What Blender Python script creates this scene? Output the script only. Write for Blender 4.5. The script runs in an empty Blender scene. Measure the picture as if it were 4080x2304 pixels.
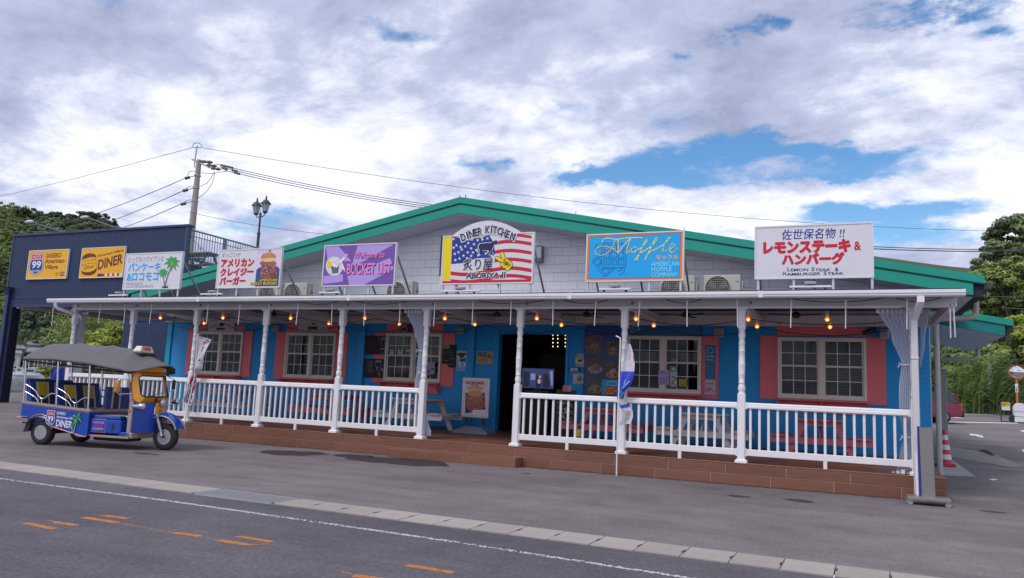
import bpy, bmesh, math, random
from math import sin, cos, pi, radians, sqrt, atan2
from mathutils import Vector, Matrix
random.seed(7)
scene = bpy.context.scene
COL = scene.collection
# ------------------------------------------------------------------ camera
F_PX, PW, PH = 3092.04, 4080.0, 2304.0
YAW, PITCH, ROLL = -0.41177, 0.13289, 0.044665
DECK = 0.394
CAM = Vector((15.4915, -15.1729, 1.096 + DECK))
_f = Vector((sin(YAW)*cos(PITCH), cos(YAW)*cos(PITCH), sin(PITCH)))
_r0 = Vector((cos(YAW), -sin(YAW), 0)); _u0 = _r0.cross(_f)
_r = cos(ROLL)*_r0 + sin(ROLL)*_u0
_u = -sin(ROLL)*_r0 + cos(ROLL)*_u0
def ray(px, py): return _f + _r*((px-2040)/F_PX) - _u*((py-1152)/F_PX)
def PY(px, py, Y=0.0):
    d = ray(px, py); return CAM + d*((Y-CAM.y)/d.y)
def PX(px, py, X=0.0):
    d = ray(px, py); return CAM + d*((X-CAM.x)/d.x)
def PZ(px, py, Z=0.0):
    d = ray(px, py); return CAM + d*((Z-CAM.z)/d.z)
def PD(px, py, dist):
    d = ray(px, py).normalized(); return CAM + d*dist
def crop(x0, y0, s): return lambda x, y: (x0+x/s, y0+y/s)
cd = bpy.data.cameras.new("camera"); cam = bpy.data.objects.new("camera", cd); COL.objects.link(cam)
cd.sensor_width = 36; cd.lens = 36*F_PX/PW; cd.clip_end = 6000; cd.clip_start = 0.05
M = Matrix((( _r.x, _u.x, -_f.x, CAM.x), (_r.y, _u.y, -_f.y, CAM.y), (_r.z, _u.z, -_f.z, CAM.z), (0, 0, 0, 1)))
cam.matrix_world = M
scene.camera = cam
scene.render.resolution_x, scene.render.resolution_y = 1024, 578
vs = scene.view_settings
vs.view_transform = 'Standard'; vs.look = 'None'; vs.gamma = 1; vs.exposure = 0.30; vs.use_curve_mapping = False
# ------------------------------------------------------------------ sky
SUN_AZ, SUN_EL = radians(-150), radians(53)      # azimuth from +Y towards +X
world = bpy.data.worlds.new("World"); scene.world = world; world.use_nodes = True
nt = world.node_tree; nt.nodes.clear()
def N(t, tree=None, **kw):
    n = (tree or nt).nodes.new(t)
    for k, v in kw.items(): setattr(n, k, v)
    return n
def L(a, b, tree=None): (tree or nt).links.new(a, b)
def math_node(op, a, b=None, c=None, clamp=False, tree=None):
    n = N('ShaderNodeMath', tree, operation=op, use_clamp=clamp)
    for i, v in enumerate((a, b, c)):
        if v is None: continue
        if isinstance(v, (int, float)): n.inputs[i].default_value = v
        else: L(v, n.inputs[i], tree)
    return n.outputs[0]
out = N('ShaderNodeOutputWorld')
sky = N('ShaderNodeTexSky', sky_type='NISHITA'); sky.sun_disc = False
sky.sun_elevation = SUN_EL; sky.sun_rotation = SUN_AZ; sky.air_density = 1.0; sky.dust_density = 0.4; sky.ozone_density = 1.6
bg = N('ShaderNodeBackground'); bg.inputs[1].default_value = 0.14
hs = N('ShaderNodeHueSaturation'); hs.inputs['Saturation'].default_value = 1.28; hs.inputs['Value'].default_value = 0.92
L(sky.outputs[0], hs.inputs['Color']); L(hs.outputs[0], bg.inputs[0])
tc = N('ShaderNodeTexCoord'); sep = N('ShaderNodeSeparateXYZ'); L(tc.outputs['Generated'], sep.inputs[0])
zz = math_node('MAXIMUM', sep.outputs[2], 0.0)
den = math_node('ADD', zz, 0.24)
cu = math_node('DIVIDE', sep.outputs[0], den); cv = math_node('DIVIDE', sep.outputs[1], den)
comb = N('ShaderNodeCombineXYZ'); L(cu, comb.inputs[0]); L(cv, comb.inputs[1])
def noise(scale, detail, rough, dist=0.0, vec=None, off=(0, 0, 0), sc=(1, 1, 1), rot=0):
    mp = N('ShaderNodeMapping'); mp.inputs[1].default_value = off; mp.inputs[3].default_value = sc; mp.inputs[2].default_value = (0, 0, rot)
    L(vec, mp.inputs[0])
    n = N('ShaderNodeTexNoise'); n.inputs['Scale'].default_value = scale; n.inputs['Detail'].default_value = detail
    n.inputs['Roughness'].default_value = rough; n.inputs['Distortion'].default_value = dist
    L(mp.outputs[0], n.inputs['Vector']); return n.outputs['Fac']
CV = comb.outputs[0]
n1 = noise(1.7, 13, 0.64, 0.35, CV, (3.1, 1.7, 0), (1, 1.25, 1), 0.5)
n2 = noise(4.6, 9, 0.6, 0.25, CV, (7.3, 2.2, 0))
def uv_of(px, py):
    d = ray(px*4080/2576, py*4080/2576).normalized(); k = d.z+0.24
    return d.x/k, d.y/k
w1 = noise(3.2, 8, 0.62, 0.0, CV, (11.0, 4.0, 0)); w2 = noise(3.2, 8, 0.62, 0.0, CV, (2.0, 17.0, 0))
wu = math_node('ADD', cu, math_node('MULTIPLY', math_node('SUBTRACT', w1, 0.5), 0.46)); wv = math_node('ADD', cv, math_node('MULTIPLY', math_node('SUBTRACT', w2, 0.5), 0.46))
dens = math_node('ADD', math_node('MULTIPLY', n1, 1.0), math_node('MULTIPLY', math_node('SUBTRACT', n2, 0.5), 0.30))
# openings in the cloud deck, each an ellipse on the cloud layer
for (ax, ay, bx, by, wid, amt) in ((1400, 455, 1760, 430, 0.065, 0.28), (1700, 385, 2260, 385, 0.065, 0.27), (1800, 440, 2250, 430, 0.03, 0.12), (2050, 560, 2480, 520, 0.08, 0.25), (2200, 610, 2480, 600, 0.07, 0.20),
                              (2180, 40, 2560, 15, 0.04, 0.19), (2400, 100, 2576, 85, 0.035, 0.16), (960, 70, 1130, 110, 0.055, 0.15), (1880, 25, 1960, 35, 0.03, 0.16), (1770, 100, 1800, 100, 0.02, 0.08),
                              (1150, 395, 1260, 430, 0.05, 0.16), (560, 560, 800, 560, 0.08, 0.10), (-200, 120, 320, 90, 0.22, -0.22), (300, 300, 900, 250, 0.1, -0.08)):
    (u1, v1), (u2, v2) = uv_of(ax, ay), uv_of(bx, by)
    dx, dy = u2-u1, v2-v1; ln = sqrt(dx*dx+dy*dy); dx /= ln; dy /= ln
    mu, mv = (u1+u2)/2, (v1+v2)/2
    pu = math_node('SUBTRACT', wu, mu); pv = math_node('SUBTRACT', wv, mv)
    al = math_node('ADD', math_node('MULTIPLY', pu, dx), math_node('MULTIPLY', pv, dy))
    ac = math_node('SUBTRACT', math_node('MULTIPLY', pv, dx), math_node('MULTIPLY', pu, dy))
    al = math_node('DIVIDE', al, ln/2+0.02); ac = math_node('DIVIDE', ac, wid)
    q = math_node('ADD', math_node('POWER', math_node('ABSOLUTE', al), 2.6), math_node('MULTIPLY', ac, ac))
    g = math_node('EXPONENT', math_node('MULTIPLY', q, -1.0))
    dens = math_node('SUBTRACT', dens, math_node('MULTIPLY', g, amt*(1.5 if amt > 0 else 1.0)))
mr = N('ShaderNodeMapRange', interpolation_type='SMOOTHSTEP'); mr.inputs[1].default_value = 0.225; mr.inputs[2].default_value = 0.455
L(dens, mr.inputs[0])
mask = mr.outputs[0]
n3 = noise(1.25, 10, 0.60, 0.35, CV, (0.4, 5.2, 0), (1, 1.15, 1), 0.3)
n4 = noise(4.2, 10, 0.66, 0.2, CV, (4.4, 0.3, 0), (1, 1.2, 1), 0.3)
thick = math_node('ADD', math_node('MULTIPLY', n3, 0.66), math_node('MULTIPLY', n4, 0.34))
ramp = N('ShaderNodeValToRGB'); L(thick, ramp.inputs[0])
e = ramp.color_ramp.elements
e[0].position = 0.30; e[0].color = (0.22, 0.26, 0.42, 1)
e[1].position = 0.55; e[1].color = (0.90, 0.925, 1.02, 1)
x = e.new(0.46); x.color = (0.50, 0.54, 0.72, 1)
bgc = N('ShaderNodeBackground'); bgc.inputs[1].default_value = 0.94; L(ramp.outputs[0], bgc.inputs[0])
mix = N('ShaderNodeMixShader'); L(mask, mix.inputs[0]); L(bg.outputs[0], mix.inputs[1]); L(bgc.outputs[0], mix.inputs[2])
L(mix.outputs[0], out.inputs[0])
sd = bpy.data.lights.new("sun", 'SUN'); sun = bpy.data.objects.new("sun", sd); COL.objects.link(sun)
sd.energy = 1.4; sd.angle = radians(20); sd.color = (1.0, 0.96, 0.93)
sdir = Vector((sin(SUN_AZ)*cos(SUN_EL), cos(SUN_AZ)*cos(SUN_EL), sin(SUN_EL)))
sun.rotation_euler = (-sdir).to_track_quat('-Z', 'Y').to_euler()
sun.location = (0, 0, 60)
# ------------------------------------------------------------------ materials
MATS = {}
def lin(c):
    def f(v):
        v /= 255.0
        return v/12.92 if v <= 0.04045 else ((v+0.055)/1.055)**2.4
    return tuple(f(v) for v in c)
def mat(name, rgb, rough=0.6, metal=0.0, var=0.10, scale=6.0, bump=0.0, bscale=60.0, spec=0.5, emit=0.0, detail=5, sc=(1, 1, 1), coat=0.0, rough_var=0.0):
    if name in MATS: return MATS[name]
    m = bpy.data.materials.new(name); m.use_nodes = True
    t = m.node_tree; b = t.nodes['Principled BSDF']
    b.inputs['Roughness'].default_value = rough; b.inputs['Metallic'].default_value = metal
    b.inputs['Specular IOR Level'].default_value = spec; b.inputs['Coat Weight'].default_value = coat
    m.diffuse_color = (*rgb, 1)
    t1 = N('ShaderNodeTexCoord', t); mp = N('ShaderNodeMapping', t); mp.inputs[3].default_value = sc; L(t1.outputs['Object'], mp.inputs[0], t)
    ns = N('ShaderNodeTexNoise', t); ns.inputs['Scale'].default_value = scale; ns.inputs['Detail'].default_value = detail; ns.inputs['Roughness'].default_value = 0.6
    L(mp.outputs[0], ns.inputs['Vector'], t)
    mx = N('ShaderNodeMix', t, data_type='RGBA')
    lo = tuple(max(0, v*(1-var*1.6)) for v in rgb); hi = tuple(min(1, v*(1+var*1.6)) for v in rgb)
    mx.inputs[6].default_value = (*lo, 1); mx.inputs[7].default_value = (*hi, 1)
    L(ns.outputs['Fac'], mx.inputs[0], t)
    oi = N('ShaderNodeObjectInfo', t)
    br = N('ShaderNodeHueSaturation', t); L(mx.outputs[2], br.inputs['Color'], t)
    L(math_node('ADD', math_node('MULTIPLY', oi.outputs['Random'], var, tree=t), 1-var/2, tree=t), br.inputs['Value'], t)
    L(br.outputs[0], b.inputs['Base Color'], t)
    if rough_var:
        L(math_node('ADD', math_node('MULTIPLY', ns.outputs['Fac'], rough_var, tree=t), rough-rough_var/2, clamp=True, tree=t), b.inputs['Roughness'], t)
    if bump:
        n2 = N('ShaderNodeTexNoise', t); n2.inputs['Scale'].default_value = bscale; n2.inputs['Detail'].default_value = 4
        L(mp.outputs[0], n2.inputs['Vector'], t)
        bp = N('ShaderNodeBump', t); bp.inputs['Strength'].default_value = bump; bp.inputs['Distance'].default_value = 0.02
        L(n2.outputs['Fac'], bp.inputs['Height'], t); L(bp.outputs[0], b.inputs['Normal'], t)
    if emit:
        b.inputs['Emission Color'].default_value = (*rgb, 1); b.inputs['Emission Strength'].default_value = emit
    MATS[name] = m
    return m
def glass_mat(name, tint=(0.75, 0.8, 0.8), refl=0.06, rough=0.02, vis=0.5):
    if name in MATS: return MATS[name]
    m = bpy.data.materials.new(name); m.use_nodes = True; t = m.node_tree; t.nodes.clear()
    o = N('ShaderNodeOutputMaterial', t); g = N('ShaderNodeBsdfGlossy', t); g.inputs['Roughness'].default_value = rough; g.inputs['Color'].default_value = (0.9, 0.9, 0.9, 1)
    tr = N('ShaderNodeBsdfTransparent', t); tr.inputs[0].default_value = (*tint, 1)
    fr = N('ShaderNodeFresnel', t); fr.inputs[0].default_value = 1.5
    f2 = math_node('ADD', math_node('MULTIPLY', fr.outputs[0], 0.6, tree=t), refl, clamp=True, tree=t)
    mx = N('ShaderNodeMixShader', t); L(f2, mx.inputs[0], t); L(tr.outputs[0], mx.inputs[1], t); L(g.outputs[0], mx.inputs[2], t); L(mx.outputs[0], o.inputs[0], t)
    MATS[name] = m; return m
def cloth_mat(name, rgb, trans=0.4, rough=0.5):
    """thin clear plastic sheeting or cloth: part see-through"""
    if name in MATS: return MATS[name]
    m = bpy.data.materials.new(name); m.use_nodes = True; t = m.node_tree; b = t.nodes['Principled BSDF']
    o = t.nodes['Material Output']
    b.inputs['Base Color'].default_value = (*rgb, 1); b.inputs['Roughness'].default_value = rough
    wv = N('ShaderNodeTexWave', t); wv.bands_direction = 'Z'; wv.inputs['Scale'].default_value = 9; wv.inputs['Distortion'].default_value = 1.0
    t1 = N('ShaderNodeTexCoord', t); L(t1.outputs['Object'], wv.inputs['Vector'], t)
    tr = N('ShaderNodeBsdfTransparent', t); tl = N('ShaderNodeBsdfTranslucent', t); tl.inputs[0].default_value = (*rgb, 1)
    m1 = N('ShaderNodeMixShader', t); m1.inputs[0].default_value = 0.35; L(b.outputs[0], m1.inputs[1], t); L(tl.outputs[0], m1.inputs[2], t)
    m2 = N('ShaderNodeMixShader', t); L(math_node('ADD', math_node('MULTIPLY', wv.outputs['Fac'], 0.15, tree=t), trans-0.07, clamp=True, tree=t), m2.inputs[0], t)
    L(m1.outputs[0], m2.inputs[1], t); L(tr.outputs[0], m2.inputs[2], t); L(m2.outputs[0], o.inputs[0], t)
    MATS[name] = m; return m
# ------------------------------------------------------------------ builders
WL = {}
def setp(o, label=None, cat=None, group=None, kind=None):
    if label: o['label'] = label
    if cat: o['category'] = cat
    if group: o['group'] = group
    if kind: o['kind'] = kind
    return o
def thing(name, label, cat, loc=(0, 0, 0), rz=0.0, group=None):
    o = bpy.data.objects.new(name, None); o.empty_display_size = 0.2; COL.objects.link(o)
    o.location = loc; o.rotation_euler = (0, 0, rz); WL[o] = Vector(loc)
    return setp(o, label, cat, group)
class MB:
    def __init__(s): s.v = []; s.f = []; s.mi = []; s.m = 0; s.smooth = []
    def add(s, vs, fs, sm=False):
        b = len(s.v); s.v += [tuple(p) for p in vs]
        for f in fs: s.f.append([b+i for i in f]); s.mi.append(s.m); s.smooth.append(sm)
        return s
    def box(s, a, b):
        x0, y0, z0 = (min(a[i], b[i]) for i in range(3)); x1, y1, z1 = (max(a[i], b[i]) for i in range(3))
        return s.add([(x0, y0, z0), (x1, y0, z0), (x1, y1, z0), (x0, y1, z0), (x0, y0, z1), (x1, y0, z1), (x1, y1, z1), (x0, y1, z1)],
              [(0, 3, 2, 1), (4, 5, 6, 7), (0, 1, 5, 4), (1, 2, 6, 5), (2, 3, 7, 6), (3, 0, 4, 7)])
    def bbox(s, a, b, r=0.01):
        """box with chamfered vertical and horizontal front edges (cheap bevel)"""
        x0, y0, z0 = (min(a[i], b[i]) for i in range(3)); x1, y1, z1 = (max(a[i], b[i]) for i in range(3))
        bm = bmesh.new(); bmesh.ops.create_cube(bm, size=1)
        for v in bm.verts: v.co = Vector((x0+(v.co.x+.5)*(x1-x0), y0+(v.co.y+.5)*(y1-y0), z0+(v.co.z+.5)*(z1-z0)))
        bmesh.ops.bevel(bm, geom=bm.edges[:], offset=min(r, .45*min(x1-x0, y1-y0, z1-z0)), segments=1, affect='EDGES')
        return s.bm(bm)
    def bm(s, bm, sm=False):
        bm.verts.index_update(); s.add([v.co[:] for v in bm.verts], [[v.index for v in f.verts] for f in bm.faces], sm); bm.free(); return s
    def bar(s, p, q, w, h, up=(0, 0, 1)):
        """rectangular bar from p to q, w sideways, h along up"""
        p, q = Vector(p), Vector(q); d = (q-p).normalized(); u = Vector(up); sd_ = d.cross(u)
        if sd_.length < 1e-5: sd_ = d.cross(Vector((1, 0, 0)))
        sd_.normalize(); u = sd_.cross(d)
        vs = [c+sd_*a*w/2+u*b*h/2 for c in (p, q) for a, b in ((-1, -1), (1, -1), (1, 1), (-1, 1))]
        return s.add(vs, [(0, 1, 2, 3), (7, 6, 5, 4), (0, 4, 5, 1), (1, 5, 6, 2), (2, 6, 7, 3), (3, 7, 4, 0)])
    def tube(s, pts, r, n=8, caps=True, sm=True):
        pts = [Vector(p) for p in pts]; rs = r if isinstance(r, (list, tuple)) else [r]*len(pts)
        rings = []; prev = None
        for i, p in enumerate(pts):
            d = (pts[min(i+1, len(pts)-1)]-pts[max(i-1, 0)])
            d = d.normalized() if d.length > 1e-9 else Vector((0, 0, 1))
            a = Vector((0, 0, 1)) if abs(d.z) < .9 else Vector((1, 0, 0))
            if prev is not None:
                sx = prev - d*prev.dot(d)
                sx = sx.normalized() if sx.length > 1e-6 else d.cross(a).normalized()
            else: sx = d.cross(a).normalized()
            sy = d.cross(sx); prev = sx
            rings.append([p+(sx*cos(2*pi*k/n)+sy*sin(2*pi*k/n))*rs[i] for k in range(n)])
        vs = [v for rg in rings for v in rg]; fs = []
        for i in range(len(pts)-1):
            for k in range(n): fs.append((i*n+k, i*n+(k+1) % n, (i+1)*n+(k+1) % n, (i+1)*n+k))
        s.add(vs, fs, sm)
        if caps:
            s.add(rings[0], [tuple(range(n))[::-1]]); s.add(rings[-1], [tuple(range(n))])
        return s
    def cyl(s, p, q, r, n=16, r2=None, sm=True): return s.tube([p, q], [r, r if r2 is None else r2], n, True, sm)
    def lathe(s, c, prof, n=16, axis='Z', sm=True):
        """prof: list of (radius, height) about an axis through c"""
        c = Vector(c); vs = []; fs = []
        for r, h in prof:
            for k in range(n):
                a = 2*pi*k/n
                if axis == 'Z': vs.append(c+Vector((r*cos(a), r*sin(a), h)))
                elif axis == 'Y': vs.append(c+Vector((r*cos(a), h, -r*sin(a))))
                else: vs.append(c+Vector((h, r*cos(a), r*sin(a))))
        for i in range(len(prof)-1):
            for k in range(n): fs.append((i*n+k, i*n+(k+1) % n, (i+1)*n+(k+1) % n, (i+1)*n+k))
        s.add(vs, fs, sm)
        if prof[0][0] > 1e-4: s.add(vs[:n], [tuple(range(n))[::-1]])
        if prof[-1][0] > 1e-4: s.add(vs[-n:], [tuple(range(n))])
        return s
    def sphere(s, c, r, n=12, m=8, sc=(1, 1, 1)):
        return s.add(*_sph(Vector(c), r, n, m, sc), sm=True)
    def plate(s, pts, th, nrm=(0, -1, 0)):
        """polygon given by 3D points (facing nrm), thickened behind by th"""
        pts = [Vector(p) for p in pts]; nv = Vector(nrm)
        a = Vector((0, 0, 0))
        for i in range(len(pts)): a += pts[i].cross(pts[(i+1) % len(pts)])
        if a.dot(nv) < 0: pts = pts[::-1]
        k = len(pts); vs = pts+[p-nv*th for p in pts]
        fs = [tuple(range(k)), tuple(range(2*k-1, k-1, -1))]+[(i, i+k, (i+1) % k+k, (i+1) % k) for i in range(k)]
        return s.add(vs, fs)
    def quad(s, *p): return s.add(p, [tuple(range(len(p)))])
    def grid(s, fn, nu, nv, sm=True, closed=False):
        vs = [fn(i/nu, j/nv) for j in range(nv+1) for i in range(nu+1)]
        fs = [(j*(nu+1)+i, j*(nu+1)+i+1, (j+1)*(nu+1)+i+1, (j+1)*(nu+1)+i) for j in range(nv) for i in range(nu)]
        return s.add(vs, fs, sm)
    def build(s, name, mats, parent=None, world=True, loc=None):
        me = bpy.data.meshes.new(name)
        off = Vector((0, 0, 0))
        if parent is not None and world: off = WL.get(parent, off)
        if parent is None and loc is not None: off = Vector(loc)
        me.from_pydata([tuple(Vector(p)-off) for p in s.v], [], s.f)
        if not isinstance(mats, (list, tuple)): mats = [mats]
        for m in mats: me.materials.append(m)
        me.polygons.foreach_set('material_index', s.mi); me.polygons.foreach_set('use_smooth', s.smooth)
        me.update()
        o = bpy.data.objects.new(name, me); COL.objects.link(o)
        if parent is not None: o.parent = parent
        else: o.location = off
        WL[o] = off if (world or parent is None) else Vector((0, 0, 0))
        return o
def _sph(c, r, n, m, sc):
    vs = []; fs = []
    for j in range(m+1):
        t = pi*j/m
        for k in range(n):
            a = 2*pi*k/n; vs.append(c+Vector((r*sin(t)*cos(a)*sc[0], r*sin(t)*sin(a)*sc[1], -r*cos(t)*sc[2])))
    for j in range(m):
        for k in range(n): fs.append((j*n+k, j*n+(k+1) % n, (j+1)*n+(k+1) % n, (j+1)*n+k))
    return vs, fs
def dup(o, parent=None):
    c = o.copy(); COL.objects.link(c)
    if parent is not None: c.parent = parent
    WL[c] = WL.get(o, Vector((0, 0, 0)))
    for ch in list(o.children): dup(ch, c)
    return c
def inst(src, parent, loc, name=None):
    """another object sharing src's mesh, at loc relative to parent"""
    o = bpy.data.objects.new(name or src.name.split('.')[0], src.data); COL.objects.link(o); o.parent = parent; o.location = loc
    WL[o] = Vector((0, 0, 0)); return o
def struct(mb, name, m, loc=None): return setp(mb.build(name, m, None, loc=loc), kind='structure')
# --- lettering
_tc = {}
def text_geo(s, bold=0.0, shear=0.0, spacing=1.0, align='LEFT', line=1.0):
    k = (s, bold, shear, spacing, align, line)
    if k in _tc: return _tc[k]
    cu_ = bpy.data.curves.new('lettering', 'FONT'); cu_.body = s; cu_.size = 1; cu_.offset = bold; cu_.shear = shear; cu_.space_character = spacing
    cu_.align_x = align; cu_.resolution_u = 3; cu_.fill_mode = 'FRONT'; cu_.space_line = line
    ob = bpy.data.objects.new('lettering', cu_); COL.objects.link(ob)
    dg = bpy.context.evaluated_depsgraph_get(); me = bpy.data.meshes.new_from_object(ob.evaluated_get(dg))
    vs = [v.co.copy() for v in me.vertices]; fs = [tuple(p.vertices) for p in me.polygons]
    bpy.data.objects.remove(ob); bpy.data.curves.remove(cu_); bpy.data.meshes.remove(me)
    x0 = min(v.x for v in vs); x1 = max(v.x for v in vs); y0 = min(v.y for v in vs); y1 = max(v.y for v in vs)
    r = ([((v.x-x0)/(x1-x0), (v.y-y0)/(y1-y0)) for v in vs], fs, (x1-x0)/(y1-y0)); _tc[k] = r
    return r
def text_on(mb, s, org, ux, uz, **kw):
    """letters filling the box org + a*ux + b*uz"""
    vs, fs, asp = text_geo(s, **kw); org, ux, uz = Vector(org), Vector(ux), Vector(uz)
    return mb.add([org+ux*a+uz*b for a, b in vs], fs)
# ================================================================== SETTING
GS = 0.033
def gz(y): return GS*max(0.0, min(y, 48.0))
def PG(px, py):
    d = ray(px, py); t = (GS*CAM.y-CAM.z)/(d.z-GS*d.y); return CAM+d*t
def asphalt(name, base, warm, speck, stains=()):
    m = bpy.data.materials.new(name); m.use_nodes = True; t = m.node_tree; b = t.nodes['Principled BSDF']
    tcn = N('ShaderNodeTexCoord', t); v = tcn.outputs['Object']
    def nz(sc, det=6, rg=.6):
        n = N('ShaderNodeTexNoise', t); n.inputs['Scale'].default_value = sc; n.inputs['Detail'].default_value = det; n.inputs['Roughness'].default_value = rg; L(v, n.inputs['Vector'], t); return n.outputs['Fac']
    a = N('ShaderNodeValToRGB', t); L(nz(.35, 8, .65), a.inputs[0], t)
    a.color_ramp.elements[0].position = .3; a.color_ramp.elements[0].color = (*[c*.80 for c in base], 1)
    a.color_ramp.elements[1].position = .7; a.color_ramp.elements[1].color = (*warm, 1)
    mx = N('ShaderNodeMix', t, data_type='RGBA', blend_type='MULTIPLY'); L(a.outputs[0], mx.inputs[6], t)
    r2 = N('ShaderNodeValToRGB', t); L(nz(26, 7, .88), r2.inputs[0], t)
    r2.color_ramp.elements[0].position = .33; r2.color_ramp.elements[0].color = (1-speck, 1-speck, 1-speck, 1)
    r2.color_ramp.elements[1].position = .68; r2.color_ramp.elements[1].color = (1+speck, 1+speck, 1+speck, 1)
    mx.inputs[0].default_value = 1; L(r2.outputs[0], mx.inputs[7], t)
    mx2 = N('ShaderNodeMix', t, data_type='RGBA', blend_type='MULTIPLY'); mx2.inputs[0].default_value = .55; L(mx.outputs[2], mx2.inputs[6], t)
    r3 = N('ShaderNodeValToRGB', t); L(nz(1.7, 9, .7), r3.inputs[0], t)
    r3.color_ramp.elements[0].position = .40; r3.color_ramp.elements[0].color = (.72, .72, .74, 1); r3.color_ramp.elements[1].position = .55; r3.color_ramp.elements[1].color = (1, 1, 1, 1)
    L(r3.outputs[0], mx2.inputs[7], t)
    mp = N('ShaderNodeMapping', t); mp.inputs[3].default_value = (.12, 1.6, 1); L(v, mp.inputs[0], t); sn = N('ShaderNodeTexNoise', t); sn.inputs['Scale'].default_value = 1.1; sn.inputs['Detail'].default_value = 9; sn.inputs['Roughness'].default_value = .7; L(mp.outputs[0], sn.inputs['Vector'], t)
    mx3 = N('ShaderNodeMix', t, data_type='RGBA', blend_type='MULTIPLY'); mx3.inputs[0].default_value = .6; L(mx2.outputs[2], mx3.inputs[6], t); r4 = N('ShaderNodeValToRGB', t); L(sn.outputs['Fac'], r4.inputs[0], t)
    r4.color_ramp.elements[0].position = .36; r4.color_ramp.elements[0].color = (.74, .73, .74, 1); r4.color_ramp.elements[1].position = .60; r4.color_ramp.elements[1].color = (1.10, 1.08, 1.08, 1); L(r4.outputs[0], mx3.inputs[7], t)
    L(mx3.outputs[2], b.inputs['Base Color'], t)
    b.inputs['Roughness'].default_value = .82; b.inputs['Specular IOR Level'].default_value = .35
    bp = N('ShaderNodeBump', t); bp.inputs['Strength'].default_value = .45; bp.inputs['Distance'].default_value = .008; L(nz(150, 3), bp.inputs['Height'], t); L(bp.outputs[0], b.inputs['Normal'], t)
    MATS[name] = m; return m
A_FORE = asphalt('asphalt_forecourt', (.172, .150, .156), (.220, .192, .196), .50)
A_ROAD = asphalt('asphalt_road', (.098, .092, .110), (.128, .119, .136), .62)
CONC = mat('concrete', (.32, .285, .262), .85, var=.16, scale=3, bump=.25, bscale=90)
CONC2 = mat('apron_concrete', (.36, .32, .29), .9, var=.14, scale=2, bump=.2)
PAINTW = mat('road_paint_white', (.62, .6, .6), .7, var=.1, scale=20)
# forecourt and land: rises gently behind the forecourt, reaches far out
mb = MB()
QX = -24.0                                                           # the quay edge
xs = [QX, -10, 0, 10, 20, 40, 120, 900]; ys = [-7.05, -3, 0, 4, 8, 12, 20, 30, 48, 120, 900]
for i in range(len(xs)-1):
    for j in range(len(ys)-1):
        mb.quad(*[(x, y, gz(y)) for x, y in ((xs[i], ys[j]), (xs[i+1], ys[j]), (xs[i+1], ys[j+1]), (xs[i], ys[j+1]))])
mb.quad((-900, -7.05, 0), (QX, -7.05, 0), (QX, 9.5, gz(9.5)), (-900, 9.5, gz(9.5)))
struct(mb, 'ground', A_FORE)
# gutter line runs from (2.73,-6.55) to (15.83,-6.94); the road lies on the near side
def gl(x): return -6.50-0.0265*x
mb = MB()
mb.quad((-900, -900, -.006), (900, -900, -.006), (900, gl(20)-.53, -.006), (60, gl(20)-.53, -.006), (20, gl(20)-.53, -.006), (-20, gl(-20)-.53, -.006), (-60, gl(-20)-.53, -.006), (-900, gl(-20)-.53, -.006))
struct(mb, 'road', A_ROAD)
# gutter: L-shaped concrete channel blocks, each a piece of its own
gut = MB(); gut.quad((-60, gl(-20)-.56, -.03), (60, gl(20)-.56, -.03), (60, gl(20)+.6, -.03), (-60, gl(-20)+.9, -.03))
gut = struct(gut, 'gutter', mat('joint_dirt', (.07, .06, .055), .95))
blk = MB(); Lb = 0.457
blk.add([(0.006, -.53, -.02), (Lb-.006, -.53, -.02), (Lb-.006, 0, -.02), (0.006, 0, -.02), (0.006, -.53, .006), (Lb-.006, -.53, .006), (Lb-.006, -.49, .010), (0.006, -.49, .010), (0.006, 0, .012), (Lb-.006, 0, .012)],
        [(0, 1, 5, 4), (4, 5, 6, 7), (7, 6, 9, 8), (1, 2, 9, 6, 5), (2, 3, 8, 9), (3, 0, 4, 7, 8)])
b0 = None; ang = math.atan(-0.0265)
gx = 15.363-Lb*40
slot = MB(); slot.box((Lb-.012, -.33, .009), (Lb+.012, -.20, .0135))
DIRT = mat('grime', (.05, .045, .04), .95)
for i in range(56):
    x = gx+Lb*i
    if 7.75 < x+Lb/2 < 8.75: continue
    if b0 is None: o = b0 = blk.build('gutter_block', CONC, gut, world=False)
    else: o = inst(b0, gut, (0, 0, 0))
    o.location = (x, gl(x), 0); o.rotation_euler = (random.uniform(-.004, .004), random.uniform(-.003, .003), ang)
    if x > 8.7:
        if i and 's0' in globals(): s = inst(s0, gut, (x, gl(x), 0), 'drain_slot')
        else: s = s0 = slot.build('drain_slot', DIRT, gut, world=False); s.location = (x, gl(x), 0)
        s.rotation_euler = (0, 0, ang+random.uniform(-.05, .05))
# steel grate in the gutter
gr = thing('drain_grate', 'grey steel grating set into the concrete gutter', 'grate', (7.60, gl(7.60), 0), ang)
GALV = mat('galvanised', (.42, .42, .45), .45, .7, var=.12, scale=12)
fr = MB()
for a in ((0, -.52, 1.36, -.49), (0, -.03, 1.36, 0), (0, -.52, .03, 0), (1.33, -.52, 1.36, 0)): fr.box((a[0], a[1], -.02), (a[2], a[3], .012))
fr.build('frame', GALV, gr, world=False)
br0 = None
for k in range(24):
    if br0 is None: br0 = MB().box((.02, -.004, -.02), (1.34, .004, .010)).build('bar', GALV, gr, world=False); br0.location = (0, -.485, 0)
    else: inst(br0, gr, (0, -.485+.0195*k, 0))
cr0 = None
for k in range(13):
    if cr0 is None: cr0 = MB().box((-.004, -.49, -.015), (.004, -.01, .008)).build('cross_bar', GALV, gr, world=False); cr0.location = (.05, 0, 0)
    else: inst(cr0, gr, (.05+.1*k, 0, 0))
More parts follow.
